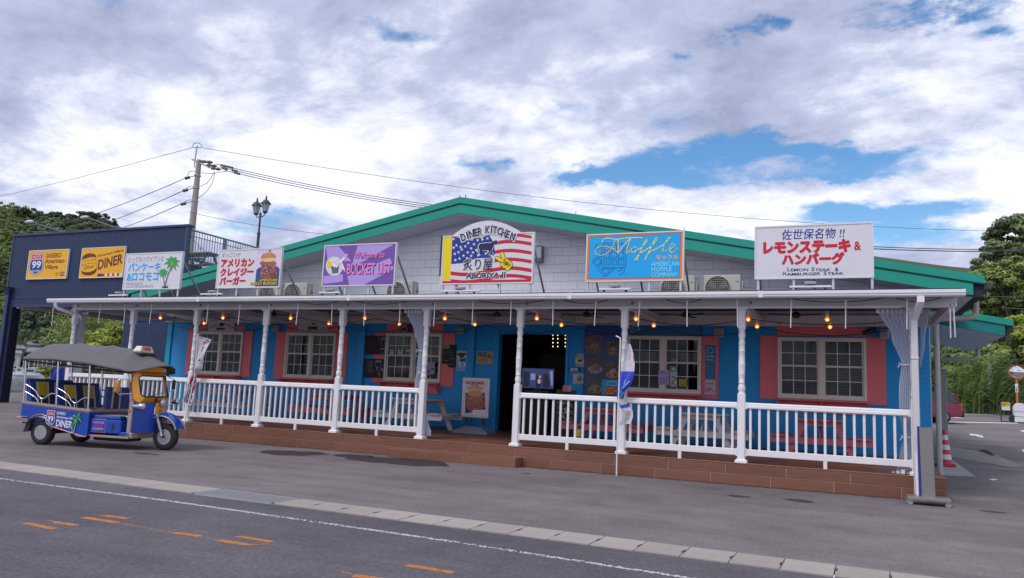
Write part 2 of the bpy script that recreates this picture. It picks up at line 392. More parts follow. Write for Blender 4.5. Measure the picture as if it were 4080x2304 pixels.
# worn paint on the road: scattered flakes along the line, real thin sheets
def worn(name, m, polys, z=.0015, seed=1, cell=.03, cover=.8, lab=None):
    rnd = random.Random(seed); mb = MB()
    for (x0, y0), (x1, y1), w, cov in polys:
        d = Vector((x1-x0, y1-y0)); ln = d.length; d /= ln; nrm = Vector((-d.y, d.x)); nu = max(1, int(ln/cell)); nv = max(1, int(w/cell))
        ph = rnd.uniform(0, 10)
        for i in range(nu):
            big = .5+.5*sin(i*cell*2.1+ph)*sin(i*cell*.73+ph*2)
            for j in range(nv):
                edge = 1-abs((j+.5)/nv*2-1)**2*.55
                if rnd.random() > cov*edge*(.55+.6*big): continue
                c = Vector((x0, y0))+d*((i+.5)*cell)+nrm*((j+.5)/nv*w-w/2)
                k = 5; a0 = rnd.uniform(0, 6); r = cell*rnd.uniform(.45, .85)
                mb.add([(c.x+r*cos(a0+2*pi*q/k)*1.2, c.y+r*sin(a0+2*pi*q/k), z-.006) for q in range(k)], [tuple(range(k))])
    return struct(mb, name, m)
worn('road_edge_line', PAINTW, [((-8, -7.70), (7.9, -7.84), .075, .95), ((7.9, -7.84), (11.8, -8.02), .075, .95), ((11.8, -8.02), (14.6, -8.26), .075, .75)], seed=3, cell=.022)
ORG = mat('road_paint_orange', (.68, .24, .045), .7, var=.14, scale=16)
def orange(seed, *seg): return worn('orange_road_marking', ORG, [(a, b, w, c) for a, b, w, c in seg], seed=seed, cell=.014)
O = .085
orange(11, ((7.96, -9.75), (8.44, -9.79), O, 1.6)); orange(12, ((8.12, -9.55), (8.43, -9.55), O, 1.3), ((7.96, -9.53), (8.12, -9.53), .02, 1.0))
orange(13, ((8.10, -9.21), (8.59, -9.21), O, 1.7)); orange(14, ((8.14, -9.00), (8.50, -8.99), O, 1.7), ((8.02, -9.05), (8.16, -8.99), .02, 1.2))
orange(15, ((9.22, -9.27), (9.45, -9.27), .025, 1.0), ((9.45, -9.27), (9.76, -9.26), O, 1.5), ((8.62, -9.22), (9.2, -9.27), .012, .5), ((9.76, -9.27), (10.05, -9.30), .02, .7))
orange(16, ((10.05, -9.30), (10.42, -9.30), O, 1.8), ((10.42, -9.28), (10.5, -9.16), .02, 1.0)); orange(17, ((10.04, -9.05), (10.47, -9.07), O, 1.8))
orange(18, ((11.86, -9.74), (12.2, -9.71), .09, 1.7), ((11.7, -9.70), (11.82, -9.70), .04, .5)); orange(19, ((12.02, -9.19), (12.47, -9.20), .085, 1.7))
# damp and oily patches on the forecourt
STAIN = mat('damp_stain', (.060, .050, .054), 1.0, var=.2, scale=3, spec=.05)
def patch(cx, cy, rx, ry, seed, rot=0, m=STAIN):
    rnd = random.Random(seed); k = 40; mb = MB(); ph = [rnd.uniform(0, 6.3) for _ in range(5)]
    pts = []
    for i in range(k):
        a = 2*pi*i/k; r = 1+.13*sin(2*a+ph[0])+.09*sin(3*a+ph[1])+.06*sin(7*a+ph[2])+.04*sin(11*a+ph[3])
        x, y = rx*r*cos(a), ry*r*sin(a); pts.append((cx+x*cos(rot)-y*sin(rot), cy+x*sin(rot)+y*cos(rot), .003))
    mb.add(pts, [tuple(range(k))]); return struct(mb, 'damp_patch', m)
patch(4.50, -1.40, .62, .66, 1); patch(5.72, -.92, .42, .34, 2); patch(7.05, -1.15, 1.0, .78, 3)
STAIN2 = mat('oil_stain', (.07, .060, .062), 1.0, var=.3, scale=6, spec=.05)
for (x, y, rx, ry, sd_) in ((13.85, -1.9, .16, .15, 4), (14.75, -1.75, .24, .18, 5), (9.9, -1.3, .12, .05, 6), (17.5, -.9, .16, .12, 7), (2.9, -3.8, .3, .12, 8)): patch(x, y, rx, ry, sd_, m=STAIN2)
EDGE_DARK = mat('edge_grime', (.075, .064, .06), 1.0, var=.4, scale=5, spec=.05); rg = random.Random(4); gm = MB(); xg_ = -4.9  # irregular dark strip along the foot of the deck riser
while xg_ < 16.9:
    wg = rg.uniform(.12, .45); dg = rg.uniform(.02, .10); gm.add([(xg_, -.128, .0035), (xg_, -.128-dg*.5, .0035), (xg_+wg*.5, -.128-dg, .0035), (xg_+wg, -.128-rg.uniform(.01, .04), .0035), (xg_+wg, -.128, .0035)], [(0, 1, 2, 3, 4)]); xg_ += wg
setp(struct(gm, 'edge_grime', EDGE_DARK), kind='structure')
# small litter and patches of the car park to the right of the building
def sheet(name, pts, m, dz=.006):
    mb = MB(); mb.add([(p[0], p[1], gz(p[1])+dz) for p in pts], [tuple(range(len(pts)))]); return struct(mb, name, m)
D = crop(3400, 1200, 1.616)
def gp(*pts): return [tuple(PG(*D(*p))) for p in pts]
sheet('concrete_apron', gp((530, 1122), (790, 1133), (620, 1010), (590, 985)), CONC2, .005)
CONC3 = mat('apron_worn', (.25, .225, .215), .9, var=.18, scale=1.5, bump=.2)
sheet('concrete_apron', gp((590, 985), (650, 1012), (1010, 1072), (1090, 1066), (900, 985), (600, 935)), CONC3, .009)
sheet('parking_line', gp((612, 747), (708, 750), (708, 755), (612, 752)), PAINTW, .008)
sheet('parking_line', gp((600, 777), (1060, 785), (1060, 790), (600, 782)), PAINTW, .008)
sheet('road_edge_line', gp((600, 724), (1110, 731), (1110, 735), (600, 729)), PAINTW, .008)
sheet('arrow_marking', gp((745, 862), (752, 855), (800, 860), (832, 868), (840, 882), (800, 874), (786, 868), (765, 868)), PAINTW, .008)
sheet('arrow_marking', gp((1068, 835), (1099, 832), (1120, 842), (1120, 852)), PAINTW, .008)
sheet('arrow_marking', gp((1082, 958), (1099, 956), (1125, 962), (1125, 980), (1096, 975)), PAINTW, .008)
sheet('paint_scrap', gp((868, 1148), (905, 1146), (935, 1152), (900, 1158)), PAINTW, .008)
# drain patch on the apron
sheet('drain_patch', gp((800, 962), (850, 958), (915, 995), (890, 998)), STAIN2, .013)
# sea, quay
WATER = mat('sea_water', (.10, .13, .16), .18, var=.05, scale=.1, bump=.35, bscale=1.6, spec=.5)
mb = MB(); mb.quad((-2500, 9.4, -.7), (QX+.05, 9.4, -.7), (QX+.05, 2500, -.7), (-2500, 2500, -.7)); struct(mb, 'water', WATER)
qm = MB()
qm.box((-300, 9.3, -1.5), (QX+.4, 9.75, .62)); qm.box((QX, 9.3, -1.5), (QX+.4, 300, .55)); struct(qm, 'sea_wall', CONC2)

# ================================================================== DINER BUILDING
YW, YF, YN = 3.64, 2.73, 5.69
BX0, BX1 = -4.88, 17.09
RX, RZ, SL = 6.08, 6.585, 0.196
def rz(x): return RZ-SL*abs(x-RX)
def lerp(a, b, t): return a+(b-a)*t
BLUE = None
def blue_wall_mat():
    m = mat('blue_painted_siding', (.002, .30, .70), .55, var=.06, scale=1.2, bump=.12, bscale=140)
    return m
BLUE = blue_wall_mat()
PINK = mat('pink_paint', (.78, .17, .18), .6, var=.06, scale=3, bump=.05)
WHITE = mat('white_paint', (.79, .775, .80), .45, var=.06, scale=2.5)
WHITE2 = mat('off_white_render', (.74, .73, .76), .7, var=.05, scale=2, bump=.15, bscale=120)
CREAM = mat('cream_window_frame', (.74, .69, .60), .5, var=.04)
GREEN = mat('green_metal', (.003, .31, .225), .38, var=.05, scale=1.5, spec=.5)
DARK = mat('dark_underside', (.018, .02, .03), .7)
GLASS = glass_mat('window_glass', (.60, .64, .62), .0)
NAVY = mat('navy_corrugated', (.040, .060, .135), .45, var=.06, scale=1.2, spec=.45)
C4, C5, C2, C3, CD, CW3 = crop(600, 1200, 2.424), crop(1200, 1200, 2.424), crop(2200, 1200, 2.079), crop(2900, 1200, 1.819), crop(1700, 1200, 2.079), crop(1440, 1290, 4.693)
def rect(tl, br, Y):
    a, b = PY(*tl, Y), PY(*br, Y); return min(a.x, b.x), max(a.x, b.x), min(a.z, b.z), max(a.z, b.z)
def rectx(c, l, r, t, b, Y):
    """l,r measured at mid height, t,b at mid width (crop pixels)"""
    my, mx_ = (t+b)/2, (l+r)/2
    return PY(*c(l, my), Y).x, PY(*c(r, my), Y).x, PY(*c(mx_, b), Y).z, PY(*c(mx_, t), Y).z
WIN = [rectx(C4, 462, 893, 295, 713, YW), None, rectx(CW3, 455, 1505, 180, 1090, YW), rectx(C2, 615, 1237, 290, 762, YW), rectx(C3, 362, 1005, 265, 715, YW)]
xa = PY(*C4(1310, 520), YW).x; xb = PY(*C5(335, 520), YW).x
WIN[1] = (xa, xb, WIN[0][2], WIN[0][3])
ztop = sum(w[3] for w in WIN)/5; zbot = sum(w[2] for w in WIN)/5
DX0, DX1 = PY(*CD(588, 700), YW).x, PY(*CD(1147, 700), YW).x; DZ = PY(*CD(860, 275), YW).z
WFLOOR = DECK+.10
bld = thing('diner_building', 'long single storey diner with blue front, white gable and green roof edge', 'building', (RX, 10, 0))
# front wall as lapped boards, with holes for the door and the windows
holes = [(DX0, DX1, 0, DZ)]+[(w[0]+.03, w[1]-.03, w[2]+.03, w[3]-.03) for w in WIN]
mb = MB(); zt = 3.50; lap = .105; z = .2
zs = [z+lap*i for i in range(int((zt-z)/lap)+1)]
for z0 in zs:
    z1 = z0+lap; cuts = sorted(set([BX0, BX1]+[v for h in holes for v in h[:2]]))
    # split a course where a hole begins or ends inside it
    lv = sorted(set([z0, z1]+[v for h in holes for v in h[2:] if z0 < v < z1]))
    for a, b in zip(lv, lv[1:]):
        for xl, xr in zip(cuts, cuts[1:]):
            xm, zm = (xl+xr)/2, (a+b)/2
            if any(h[0] < xm < h[1] and h[2] < zm < h[3] for h in holes): continue
            ya = YW-.012*(1-(a-z0)/lap); yb = YW-.012*(1-(b-z0)/lap)
            mb.quad((xl, ya, a), (xr, ya, a), (xr, yb, b), (xl, yb, b))
            if a == z0: mb.quad((xl, YW, a), (xr, YW, a), (xr, ya, a), (xl, ya, a))
# reveals
for h in holes:
    d = YW+.16
    mb.quad((h[0], YW-.012, h[2]), (h[0], d, h[2]), (h[0], d, h[3]), (h[0], YW-.012, h[3])); mb.quad((h[1], YW-.012, h[2]), (h[1], YW-.012, h[3]), (h[1], d, h[3]), (h[1], d, h[2]))
    mb.quad((h[0], YW-.012, h[3]), (h[0], d, h[3]), (h[1], d, h[3]), (h[1], YW-.012, h[3]))
mb.build('wall', BLUE, bld)
LB = mat('light_blue_paint', (.006, .33, .55), .55, var=.05)
sw = MB(); sw.box((BX1-.02, YW+.002, .1), (BX1, 20, 3.9)); sw.box((BX0, YW+.002, .1), (BX0+.02, 20, 3.9)); sw.box((BX0, 19.9, .1), (BX1, 20, 3.9)); sw.build('side_wall', LB, bld)
# pilasters on the front wall
for px_ in (PY(*C5(597, 450), YW).x, PY(*CD(372, 500), YW).x):
    MB().box((px_-.13, YW-.075, .42), (px_+.09, YW-.013, 3.28)).build('pilaster', BLUE, bld)
MB().box((BX0-.02, YW-.05, .42), (BX0+.18, YW-.013, 3.28)).build('corner_board', LB, bld)
MB().box((DX0-.16, YW-.05, .42), (DX0, YW-.013, DZ+.1)).build('door_jamb', BLUE, bld)
MB().box((DX1, YW-.04, .42), (DX1+.07, YW-.013, DZ+.1)).build('door_jamb', BLUE, bld)
# dark room behind the openings
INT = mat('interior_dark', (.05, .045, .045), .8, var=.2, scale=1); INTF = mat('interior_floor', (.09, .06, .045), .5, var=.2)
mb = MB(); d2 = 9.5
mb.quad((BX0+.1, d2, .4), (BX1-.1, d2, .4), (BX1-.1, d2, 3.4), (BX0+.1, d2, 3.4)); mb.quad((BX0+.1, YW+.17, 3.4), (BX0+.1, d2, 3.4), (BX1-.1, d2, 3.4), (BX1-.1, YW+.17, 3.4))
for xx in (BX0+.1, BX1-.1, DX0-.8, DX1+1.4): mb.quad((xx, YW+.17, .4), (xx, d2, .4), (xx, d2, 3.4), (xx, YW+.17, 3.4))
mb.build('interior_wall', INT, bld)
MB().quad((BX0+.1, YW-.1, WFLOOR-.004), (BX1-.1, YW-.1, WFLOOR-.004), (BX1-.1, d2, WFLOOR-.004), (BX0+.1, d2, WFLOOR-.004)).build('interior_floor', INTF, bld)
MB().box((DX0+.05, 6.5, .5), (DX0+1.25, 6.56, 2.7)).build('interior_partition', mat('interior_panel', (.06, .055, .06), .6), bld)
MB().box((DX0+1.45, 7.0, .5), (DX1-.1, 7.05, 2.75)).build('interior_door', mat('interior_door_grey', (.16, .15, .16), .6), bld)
# white beam band on top of the blue wall (under the porch ceiling)
MB().box((BX0, YW-.16, 3.28), (BX1, YW-.015, 3.52)).build('wall_plate', WHITE2, bld)
# gable: white blockwork above the porch roof
gab = MB(); gab.quad((BX0, YW+.02, 3.4), (BX1, YW+.02, 3.4), (BX1, YW+.02, rz(BX1)-.3), (RX, YW+.02, RZ-.3), (BX0, YW+.02, rz(BX0)-.3))
gab = gab.build('gable_wall', mat('mortar_white', (.70, .70, .73), .85), bld)
WHITEG = mat('white_painted_block', (.84, .84, .86), .6, var=.03, scale=2, bump=.1, bscale=100)
bw, bh = .43, .225; cache = {}; glist = []
def gclip(pts):
    """keep what lies below the soffit line"""
    f = lambda p: rz(p[0])-.40-p[1]
    out = []
    for a, b in zip(pts, pts[1:]+pts[:1]):
        fa, fb = f(a), f(b)
        if fa >= 0: out.append(a)
        if (fa >= 0) != (fb >= 0): t = fa/(fa-fb); out.append((lerp(a[0], b[0], t), lerp(a[1], b[1], t)))
    return out
for r_ in range(13):
    z0 = 3.52+r_*bh
    for c_ in range(-1, 55):
        x0 = max(BX0+c_*bw+(bw/2 if r_ % 2 else 0), BX0); x1 = min(BX0+(c_+1)*bw+(bw/2 if r_ % 2 else 0), BX1)
        if x1-x0 < .05: continue
        pg = [(x0+.003, z0+.003), (x1-.003, z0+.003)]
        if x0 < RX < x1: pg += [(x1-.003, z0+bh-.003), (RX, z0+bh-.003), (x0+.003, z0+bh-.003)]
        else: pg += [(x1-.003, z0+bh-.003), (x0+.003, z0+bh-.003)]
        pc = gclip(pg)
        if len(pc) >= 3: glist.append((len(pc) == 4 and pc == pg, abs(x0-14), x0, x1, z0, pc))
glist.sort(key=lambda g: (not g[0], g[1]))
rest = MB()
for n_, (full, _, x0, x1, z0, pc) in enumerate(glist):
    yj = YW-.012+random.uniform(-.002, .002)
    if n_ >= 298:
        rest.plate([(x, yj, z) for x, z in pc], .03); continue
    pw = round(x1-x0, 3)
    if full:
        if pw not in cache: o = cache[pw] = MB().bbox((.003, 0, .003), (pw-.003, .03, bh-.003), .003).build('block', WHITEG, gab, world=False)
        else: o = inst(cache[pw], gab, (0, 0, 0))
        o.location = Vector((x0, yj, z0))-WL[gab]
    else: MB().plate([(x, yj, z) for x, z in pc], .03).build('block', WHITEG, gab)
if rest.v: setp(rest.build('far_blocks', WHITEG, gab), kind='stuff')
# roof: two slabs with standing seams, green verge in two bands, white soffit
EX0, EX1 = RX-(18.02-RX), 18.02; YB = 21.0
roof = MB()
for s_ in (-1, 1):
    xe = EX1 if s_ > 0 else EX0
    roof.add([(RX, YF, RZ-.02), (xe, YF, rz(xe)-.02), (xe, YB, rz(xe)-.02), (RX, YB, RZ-.02), (RX, YF, RZ-.12), (xe, YF, rz(xe)-.12), (xe, YB, rz(xe)-.12), (RX, YB, RZ-.12)],
             [(0, 1, 2, 3), (7, 6, 5, 4), (0, 4, 5, 1), (1, 5, 6, 2), (2, 6, 7, 3)])
    for k in range(1, 24):
        t = k/24; xx = lerp(RX, xe, t)
roof = roof.build('roof', GREEN, bld)
for s_ in (-1, 1):
    xe = EX1 if s_ > 0 else EX0; xi = xe-s_*.20
    def band(y0, y1, dz0, dz1, xend, nm, m, par):
        z_ = lambda x: RZ-SL*abs(x-RX)
        v = []
        for y in (y0, y1): v += [(RX, y, RZ+dz0), (xend, y, z_(xend)+dz0), (xend, y, z_(xend)+dz1), (RX, y, RZ+dz1)]
        MB().add(v, [(0, 1, 2, 3), (7, 6, 5, 4), (0, 4, 5, 1), (1, 5, 6, 2), (2, 6, 7, 3), (3, 7, 4, 0)]).build(nm, m, par)
    band(YF-.06, YF+.03, -.165, 0, xe, 'verge_cap', GREEN, roof)
    band(YF-.045, YF+.03, -.192, -.167, xe-s_*.02, 'verge_shadow_strip', mat('dark_green_joint', (.002, .06, .05), .6), roof)  # thin dark green strip between the two verge bands
    band(YF-.03, YF+.0, -.43, -.194, xi, 'bargeboard', GREEN, roof)
    band(YF+.002, YW-.02, -.43, -.40, xi, 'soffit', WHITE2, roof)
    # eave gutter along the side
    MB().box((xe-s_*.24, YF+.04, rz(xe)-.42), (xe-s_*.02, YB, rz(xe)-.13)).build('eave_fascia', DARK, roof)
    gx_ = xe+s_*.06
    MB().box((gx_-.07, YF+.02, rz(xe)-.26), (gx_+.07, YB, rz(xe)-.13)).build('eave_gutter', mat('dark_gutter', (.05, .055, .065), .5), roof)
    MB().quad((xe-s_*.2, YF, rz(xe)-.425), (xe-s_*.93, YF, rz(xe)-.405), (xe-s_*.93, YB, rz(xe)-.405), (xe-s_*.2, YB, rz(xe)-.425)).build('side_soffit', WHITE2, roof)
for t in (.36, .66, .97):
    xx = lerp(RX, EX1, t*.75); MB().cyl((xx, YF, rz(xx)), (xx+.01, YF, rz(xx)+.09), .008, 6).build('snow_stop', GREEN, roof)
for dx in (-.06, .12): MB().cyl((RX+dx, YF+.02, RZ-.02), (RX+dx, YF+.02, RZ+.07), .012, 6).build('ridge_pin', GREEN, roof)
# wider rear wing on the right side: its green edge and white soffit
WX, WY = 19.16, 7.5; wz = lambda x: 4.22-SL*(x-17.3)
def slab(x0, x1, y0, y1, d0, d1): return [(x0, y0, wz(x0)+d0), (x1, y0, wz(x1)+d0), (x1, y1, wz(x1)+d0), (x0, y1, wz(x0)+d0), (x0, y0, wz(x0)+d1), (x1, y0, wz(x1)+d1), (x1, y1, wz(x1)+d1), (x0, y1, wz(x0)+d1)]
BX_F = [(0, 3, 2, 1), (4, 5, 6, 7), (0, 1, 5, 4), (1, 2, 6, 5), (2, 3, 7, 6), (3, 0, 4, 7)]
MB().add(slab(17.0, WX+.12, WY-.06, WY+.06, -.14, .02), BX_F).build('verge_cap', GREEN, roof)
MB().add(slab(17.0, WX-.06, WY-.02, WY+.04, -.42, -.142), BX_F).build('bargeboard', mat('green_metal_dull', (.003, .20, .20), .5, var=.05), roof)
MB().add(slab(17.0, WX+.06, WY+.06, 13.0, -.10, 0), BX_F).build('wing_roof', GREEN, roof)
MB().add(slab(17.095, WX-.07, WY+.045, 13.0, -.43, -.40), BX_F).build('wing_soffit', WHITE2, roof)
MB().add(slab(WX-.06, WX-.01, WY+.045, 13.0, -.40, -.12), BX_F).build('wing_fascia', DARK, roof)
MB().box((WX+.0, WY+.08, wz(WX)-.30), (WX+.14, 13.0, wz(WX)-.16)).build('wing_gutter', MATS['dark_gutter'], roof)
PVC = mat('beige_pvc_pipe', (.50, .47, .43), .45, var=.05)
MB().tube([(WX+.02, 12.6, wz(WX)-.3), (WX+.02, 12.6, wz(WX)-.55), (WX-.05, 12.6, wz(WX)-.66), (WX-.2, 12.6, wz(WX)-.70), (17.15, 12.6, wz(WX)-.74)], .055, 10).build('wing_downpipe', PVC, roof)
# ------------------------------------------------------------------ windows
CURT = mat('net_curtain', (.40, .40, .40), .8, var=.1); GLOW = mat('green_blind', (.11, .13, .045), .8, var=.2, scale=4)
def window(i, w):
    x0, x1, z0, z1 = w; xm = (x0+x1)/2; y = YW-.075; Fw = .055
    fr = MB()
    for a in ((x0, z0, x0+Fw, z1), (x1-Fw, z0, x1, z1), (x0+Fw, z1-Fw, x1-Fw, z1), (x0+Fw, z0, x1-Fw, z0+Fw*1.3), (xm-.055, z0+Fw*1.3, xm+.055, z1-Fw)):
        fr.bbox((a[0], y, a[1]), (a[2], YW+.05, a[3]), .008)
    win = fr.build('window', CREAM, bld)
    zm = (z0+z1)/2+.03
    for (a, b) in ((x0+Fw, xm-.055), (xm+.055, x1-Fw)):
        for lo, hi, yy in ((zm, z1-Fw, YW-.045), (z0+Fw*1.3, zm+.03, YW-.02)):
            sh = MB(); t_ = .035
            sh.box((a, yy, lo), (b, yy+.03, lo+t_)); sh.box((a, yy, hi-t_), (b, yy+.03, hi)); sh.box((a, yy, lo+t_), (a+t_, yy+.03, hi-t_)); sh.box((b-t_, yy, lo+t_), (b, yy+.03, hi-t_))
            sh.build('sash', CREAM, win)
            gb = MB(); pa, pb, pl, ph = a+t_, b-t_, lo+t_, hi-t_
            for k in (1, 2): gb.box((lerp(pa, pb, k/3)-.007, yy+.008, pl), (lerp(pa, pb, k/3)+.007, yy+.022, ph))
            for k in range(3): gb.box((lerp(pa, pb, k/3)+(.007 if k else 0), yy+.009, (pl+ph)/2-.007), (lerp(pa, pb, (k+1)/3)-(.007 if k < 2 else 0), yy+.021, (pl+ph)/2+.007))
            gb.build('glazing_bar', WHITE, win)
            for k in range(3):
                for j in range(2):
                    MB().quad(*[(X_, yy+.015, Z_) for X_, Z_ in ((lerp(pa, pb, k/3), lerp(pl, ph, j/2)), (lerp(pa, pb, (k+1)/3), lerp(pl, ph, j/2)), (lerp(pa, pb, (k+1)/3), lerp(pl, ph, (j+1)/2)), (lerp(pa, pb, k/3), lerp(pl, ph, (j+1)/2)))]).build('pane', GLASS, win)
    # what hangs behind the glass
    if i in (0, 1, 2):
        cm = MB(); 
        for (a, b) in ((x0+.1, xm-.08), (xm+.08, x1-.1)):
            cm.grid(lambda u, v: (lerp(a, b, u), YW+.30+.03*sin(u*40), lerp(zm+.02, z1-.05, v)), 30, 1)
        cm.build('blind', GLOW, win)
        bx = MB(); rnd = random.Random(i)
        for k in range(5):
            xx = lerp(x0+.1, x1-.3, k/5); bx.box((xx, YW+.45, z0-.1), (xx+rnd.uniform(.15, .35), YW+.7, z0+rnd.uniform(.15, .5)))
        bx.build('shelf_goods', mat('shelf_goods', (.28, .27, .28), .7, var=.4, scale=3), win)
    else:
        cm = MB()
        for (a, b) in ((x0+.08, xm-.06), (xm+.06, x1-.08)):
            zl = zm+.02
            cm.grid(lambda u, v: (lerp(a, b, u), YW+.22+.02*sin(u*55)+.02*sin(u*23), lerp(zl+(.10*abs(2*u-1)**2 if i == 4 else .10*abs(2*u-1)**2)-.02, zl+.26, v)), 40, 3)
            if i == 4:
                cm.grid(lambda u, v: (lerp(a, b, u), YW+.34+.025*sin(u*36+a), lerp(z0+.04, z1-.04, v)), 40, 2)
        cm.build('curtain', CURT if i == 3 else cloth_mat('sheer_curtain', (.36, .36, .38), .5, .8), win)
    return win
wins = [window(i, w) for i, w in enumerate(WIN)]
def board(x0, x1, z0, z1, th=.022, m=None, nm='shutter', y=YW-.013): return MB().bbox((x0, y-th, z0), (x1, y, z1), .004).build(nm, m or PINK, bld)
def sill(w):
    x0, x1, z0, _ = w
    s = MB().bbox((x0-.02, YW-.30, z0-.045), (x1+.02, YW-.013, z0-.008), .006).build('window_shelf', PINK, bld)
    MB().box((x0, YW-.05, z0-.30), (x1, YW-.015, z0-.047)).build('apron_board', PINK, s)
    for k in (0, .5, 1):
        xx = lerp(x0, x1-.04, k); MB().plate([(xx, YW-.28, z0-.047), (xx, YW-.051, z0-.047), (xx, YW-.051, z0-.29)], .04, (-1, 0, 0)).build('bracket', PINK, s)
for i, w in enumerate(WIN): sill(w)
def R(c, l, r, t, b, Y=YW): return rectx(c, l, r, t, b, Y)
w = WIN[0]; a = R(C4, 897, 980, 293, 735); board(a[0], a[1], w[2]-.04, w[3]+.02); a = R(C4, 358, 455, 290, 712); board(a[0], a[1], w[2]-.04, w[3]+.02); a = R(C4, 480, 905, 240, 293); board(w[0]-.02, w[1]+.03, w[3]+.022, a[3], nm='window_head')
w = WIN[1]; a = R(C4, 1208, 1312, 290, 745); board(a[0], w[0]-.003, w[2]-.04, w[3]+.02); a = R(C5, 340, 447, 300, 765); board(w[1]+.003, a[1], w[2]-.04, w[3]+.02); board(w[0]-.02, w[1]+.03, w[3]+.022, w[3]+.27, nm='window_head')
w = WIN[2]; a = R(CW3, 235, 448, 165, 1075); board(a[0], w[0]-.003, w[2]-.05, w[3]+.02); a = R(CW3, 1510, 1745, 178, 1140); board(w[1]+.003, a[1], w[2]-.10, w[3]+.02); board(w[0], w[1]+.02, w[3]+.022, w[3]+.29, nm='window_head')
w = WIN[3]; a = R(C2, 1243, 1380, 290, 786); board(w[1]+.003, a[1], w[2]-.09, w[3]+.02)
w = WIN[4]; a = R(C3, 235, 360, 258, 705); board(a[0], w[0]-.003, w[2]-.03, w[3]+.03); a = R(C3, 1006, 1146, 268, 742); board(w[1]+.003, a[1], w[2]-.07, w[3]+.02); board(w[0]-.02, w[1]+.01, w[3]+.032, w[3]+.35, nm='window_head')
# ================================================================== PORCH
PB = 2.275
POSTX = [PB*i for i in range(-2, 7)]+[16.536]
HP = 2.887
dk = lambda y: DECK+.0275*max(0, y)
porch = thing('porch', 'porch with brown plank deck, white beams and low flat roof along the diner front', 'porch', (RX, 1.5, 0))
WOOD = mat('wood_look_tile', (.195, .082, .050), .5, var=.24, scale=3, sc=(1, 6, 6), bump=.06, bscale=30, rough_var=.2)
GROUT = mat('grout', (.44, .30, .22), .9)
DX_L, DX_R, DY = -4.9, 16.97, -.13
base = MB(); base.box((DX_L+.01, DY+.012, 0), (DX_R-.012, YW-.02, DECK-.02)); base.quad((DX_L+.01, DY+.012, DECK-.012), (DX_R-.012, DY+.012, DECK-.012), (DX_R-.012, YW, dk(YW)-.012), (DX_L+.01, YW, dk(YW)-.012))
base = base.build('deck_base', GROUT, porch)
tl = PY(3388, 1890, DY).x; bl = PY(3592, 1960, DY).x; TL = 1.06
cache = {}
def tile(x0, x1, z0, z1, y0=None, par=None, y1=None):
    y0 = DY if y0 is None else y0
    k = (round(x1-x0, 3), round(z1-z0, 3))
    if k not in cache: o = cache[k] = MB().bbox((.008, 0, .005), (k[0]-.008, .02, k[1]-.005), .003).build('tile', WOOD, par or base, world=False)
    else: o = inst(cache[k], par or base, (0, 0, 0), 'tile')
    o.location = Vector((x0, y0, z0))-WL[par or base]; return o
def row(off, z0, z1):
    n = int((off-DX_L)/TL)+1; x = off-n*TL
    while x < DX_R:
        a, b = max(x, DX_L), min(x+TL, DX_R)
        if b-a > .03: tile(a, b, z0, z1)
        x += TL
row(tl, .198, DECK-.004); row(bl, .004, .194)
# nosing line along the deck edge
nose = MB().box((DX_L, DY-.006, DECK-.002), (DX_R, DY+.03, DECK+.004)).build('nosing', mat('nosing', (.40, .25, .17), .7), base)
# right end of the deck
e0 = None
for k in range(3):
    for z0, z1 in ((.004, .194), (.198, DECK-.004)):
        a = DY+k*1.2; b = min(a+1.2, YW)
        MB().bbox((DX_R-.02, a+.004, z0), (DX_R, b-.004, z1), .003).build('tile', WOOD, base)
# deck planks
pn = None; nrow = 14; pw = (YW-DY-.03)/nrow
for j in range(nrow):
    y0 = DY+.035+j*pw; off = (j % 3)*.5
    for i in range(-1, 15):
        x0 = max(DX_L+i*1.52+off, DX_L); x1 = min(DX_L+(i+1)*1.52+off, DX_R)
        if x1-x0 < .05: continue
        k = ('p', round(x1-x0, 3))
        if k not in cache:
            o = cache[k] = MB().add([(.003, .003, 0), (k[1]-.003, .003, 0), (k[1]-.003, pw-.003, .0275*pw), (.003, pw-.003, .0275*pw), (.003, .003, -.012), (k[1]-.003, .003, -.012), (k[1]-.003, pw-.003, -.012), (.003, pw-.003, -.012)],
                [(0, 1, 2, 3), (0, 4, 5, 1), (1, 5, 6, 2), (2, 6, 7, 3), (3, 7, 4, 0)]).build('plank', WOOD, base, world=False)
        else: o = inst(cache[k], base, (0, 0, 0), 'plank')
        o.location = Vector((x0, y0, dk(y0)))-WL[base]
# front step
st = thing('porch_step', 'low brown tiled step in front of the diner entrance', 'step', (7.8, DY-.17, 0))
SX0, SX1, SY, SH = 6.30, 9.33, DY-.36, .185
s_ = MB().box((SX0+.012, SY+.012, 0), (SX1-.012, DY-.002, SH-.008)).build('step_base', GROUT, st)
for a, b in ((SX0, SX0+.72), (SX0+.72, SX0+1.82), (SX0+1.82, SX1)):
    tile(a, b, .004, SH-.004, SY, s_)
    MB().bbox((a+.004, SY+.002, SH-.01), (b-.004, DY-.004, SH), .003).build('tile', WOOD, s_)
MB().bbox((SX1-.02, SY+.022, .004), (SX1, DY-.004, SH-.012), .003).build('tile', WOOD, s_)
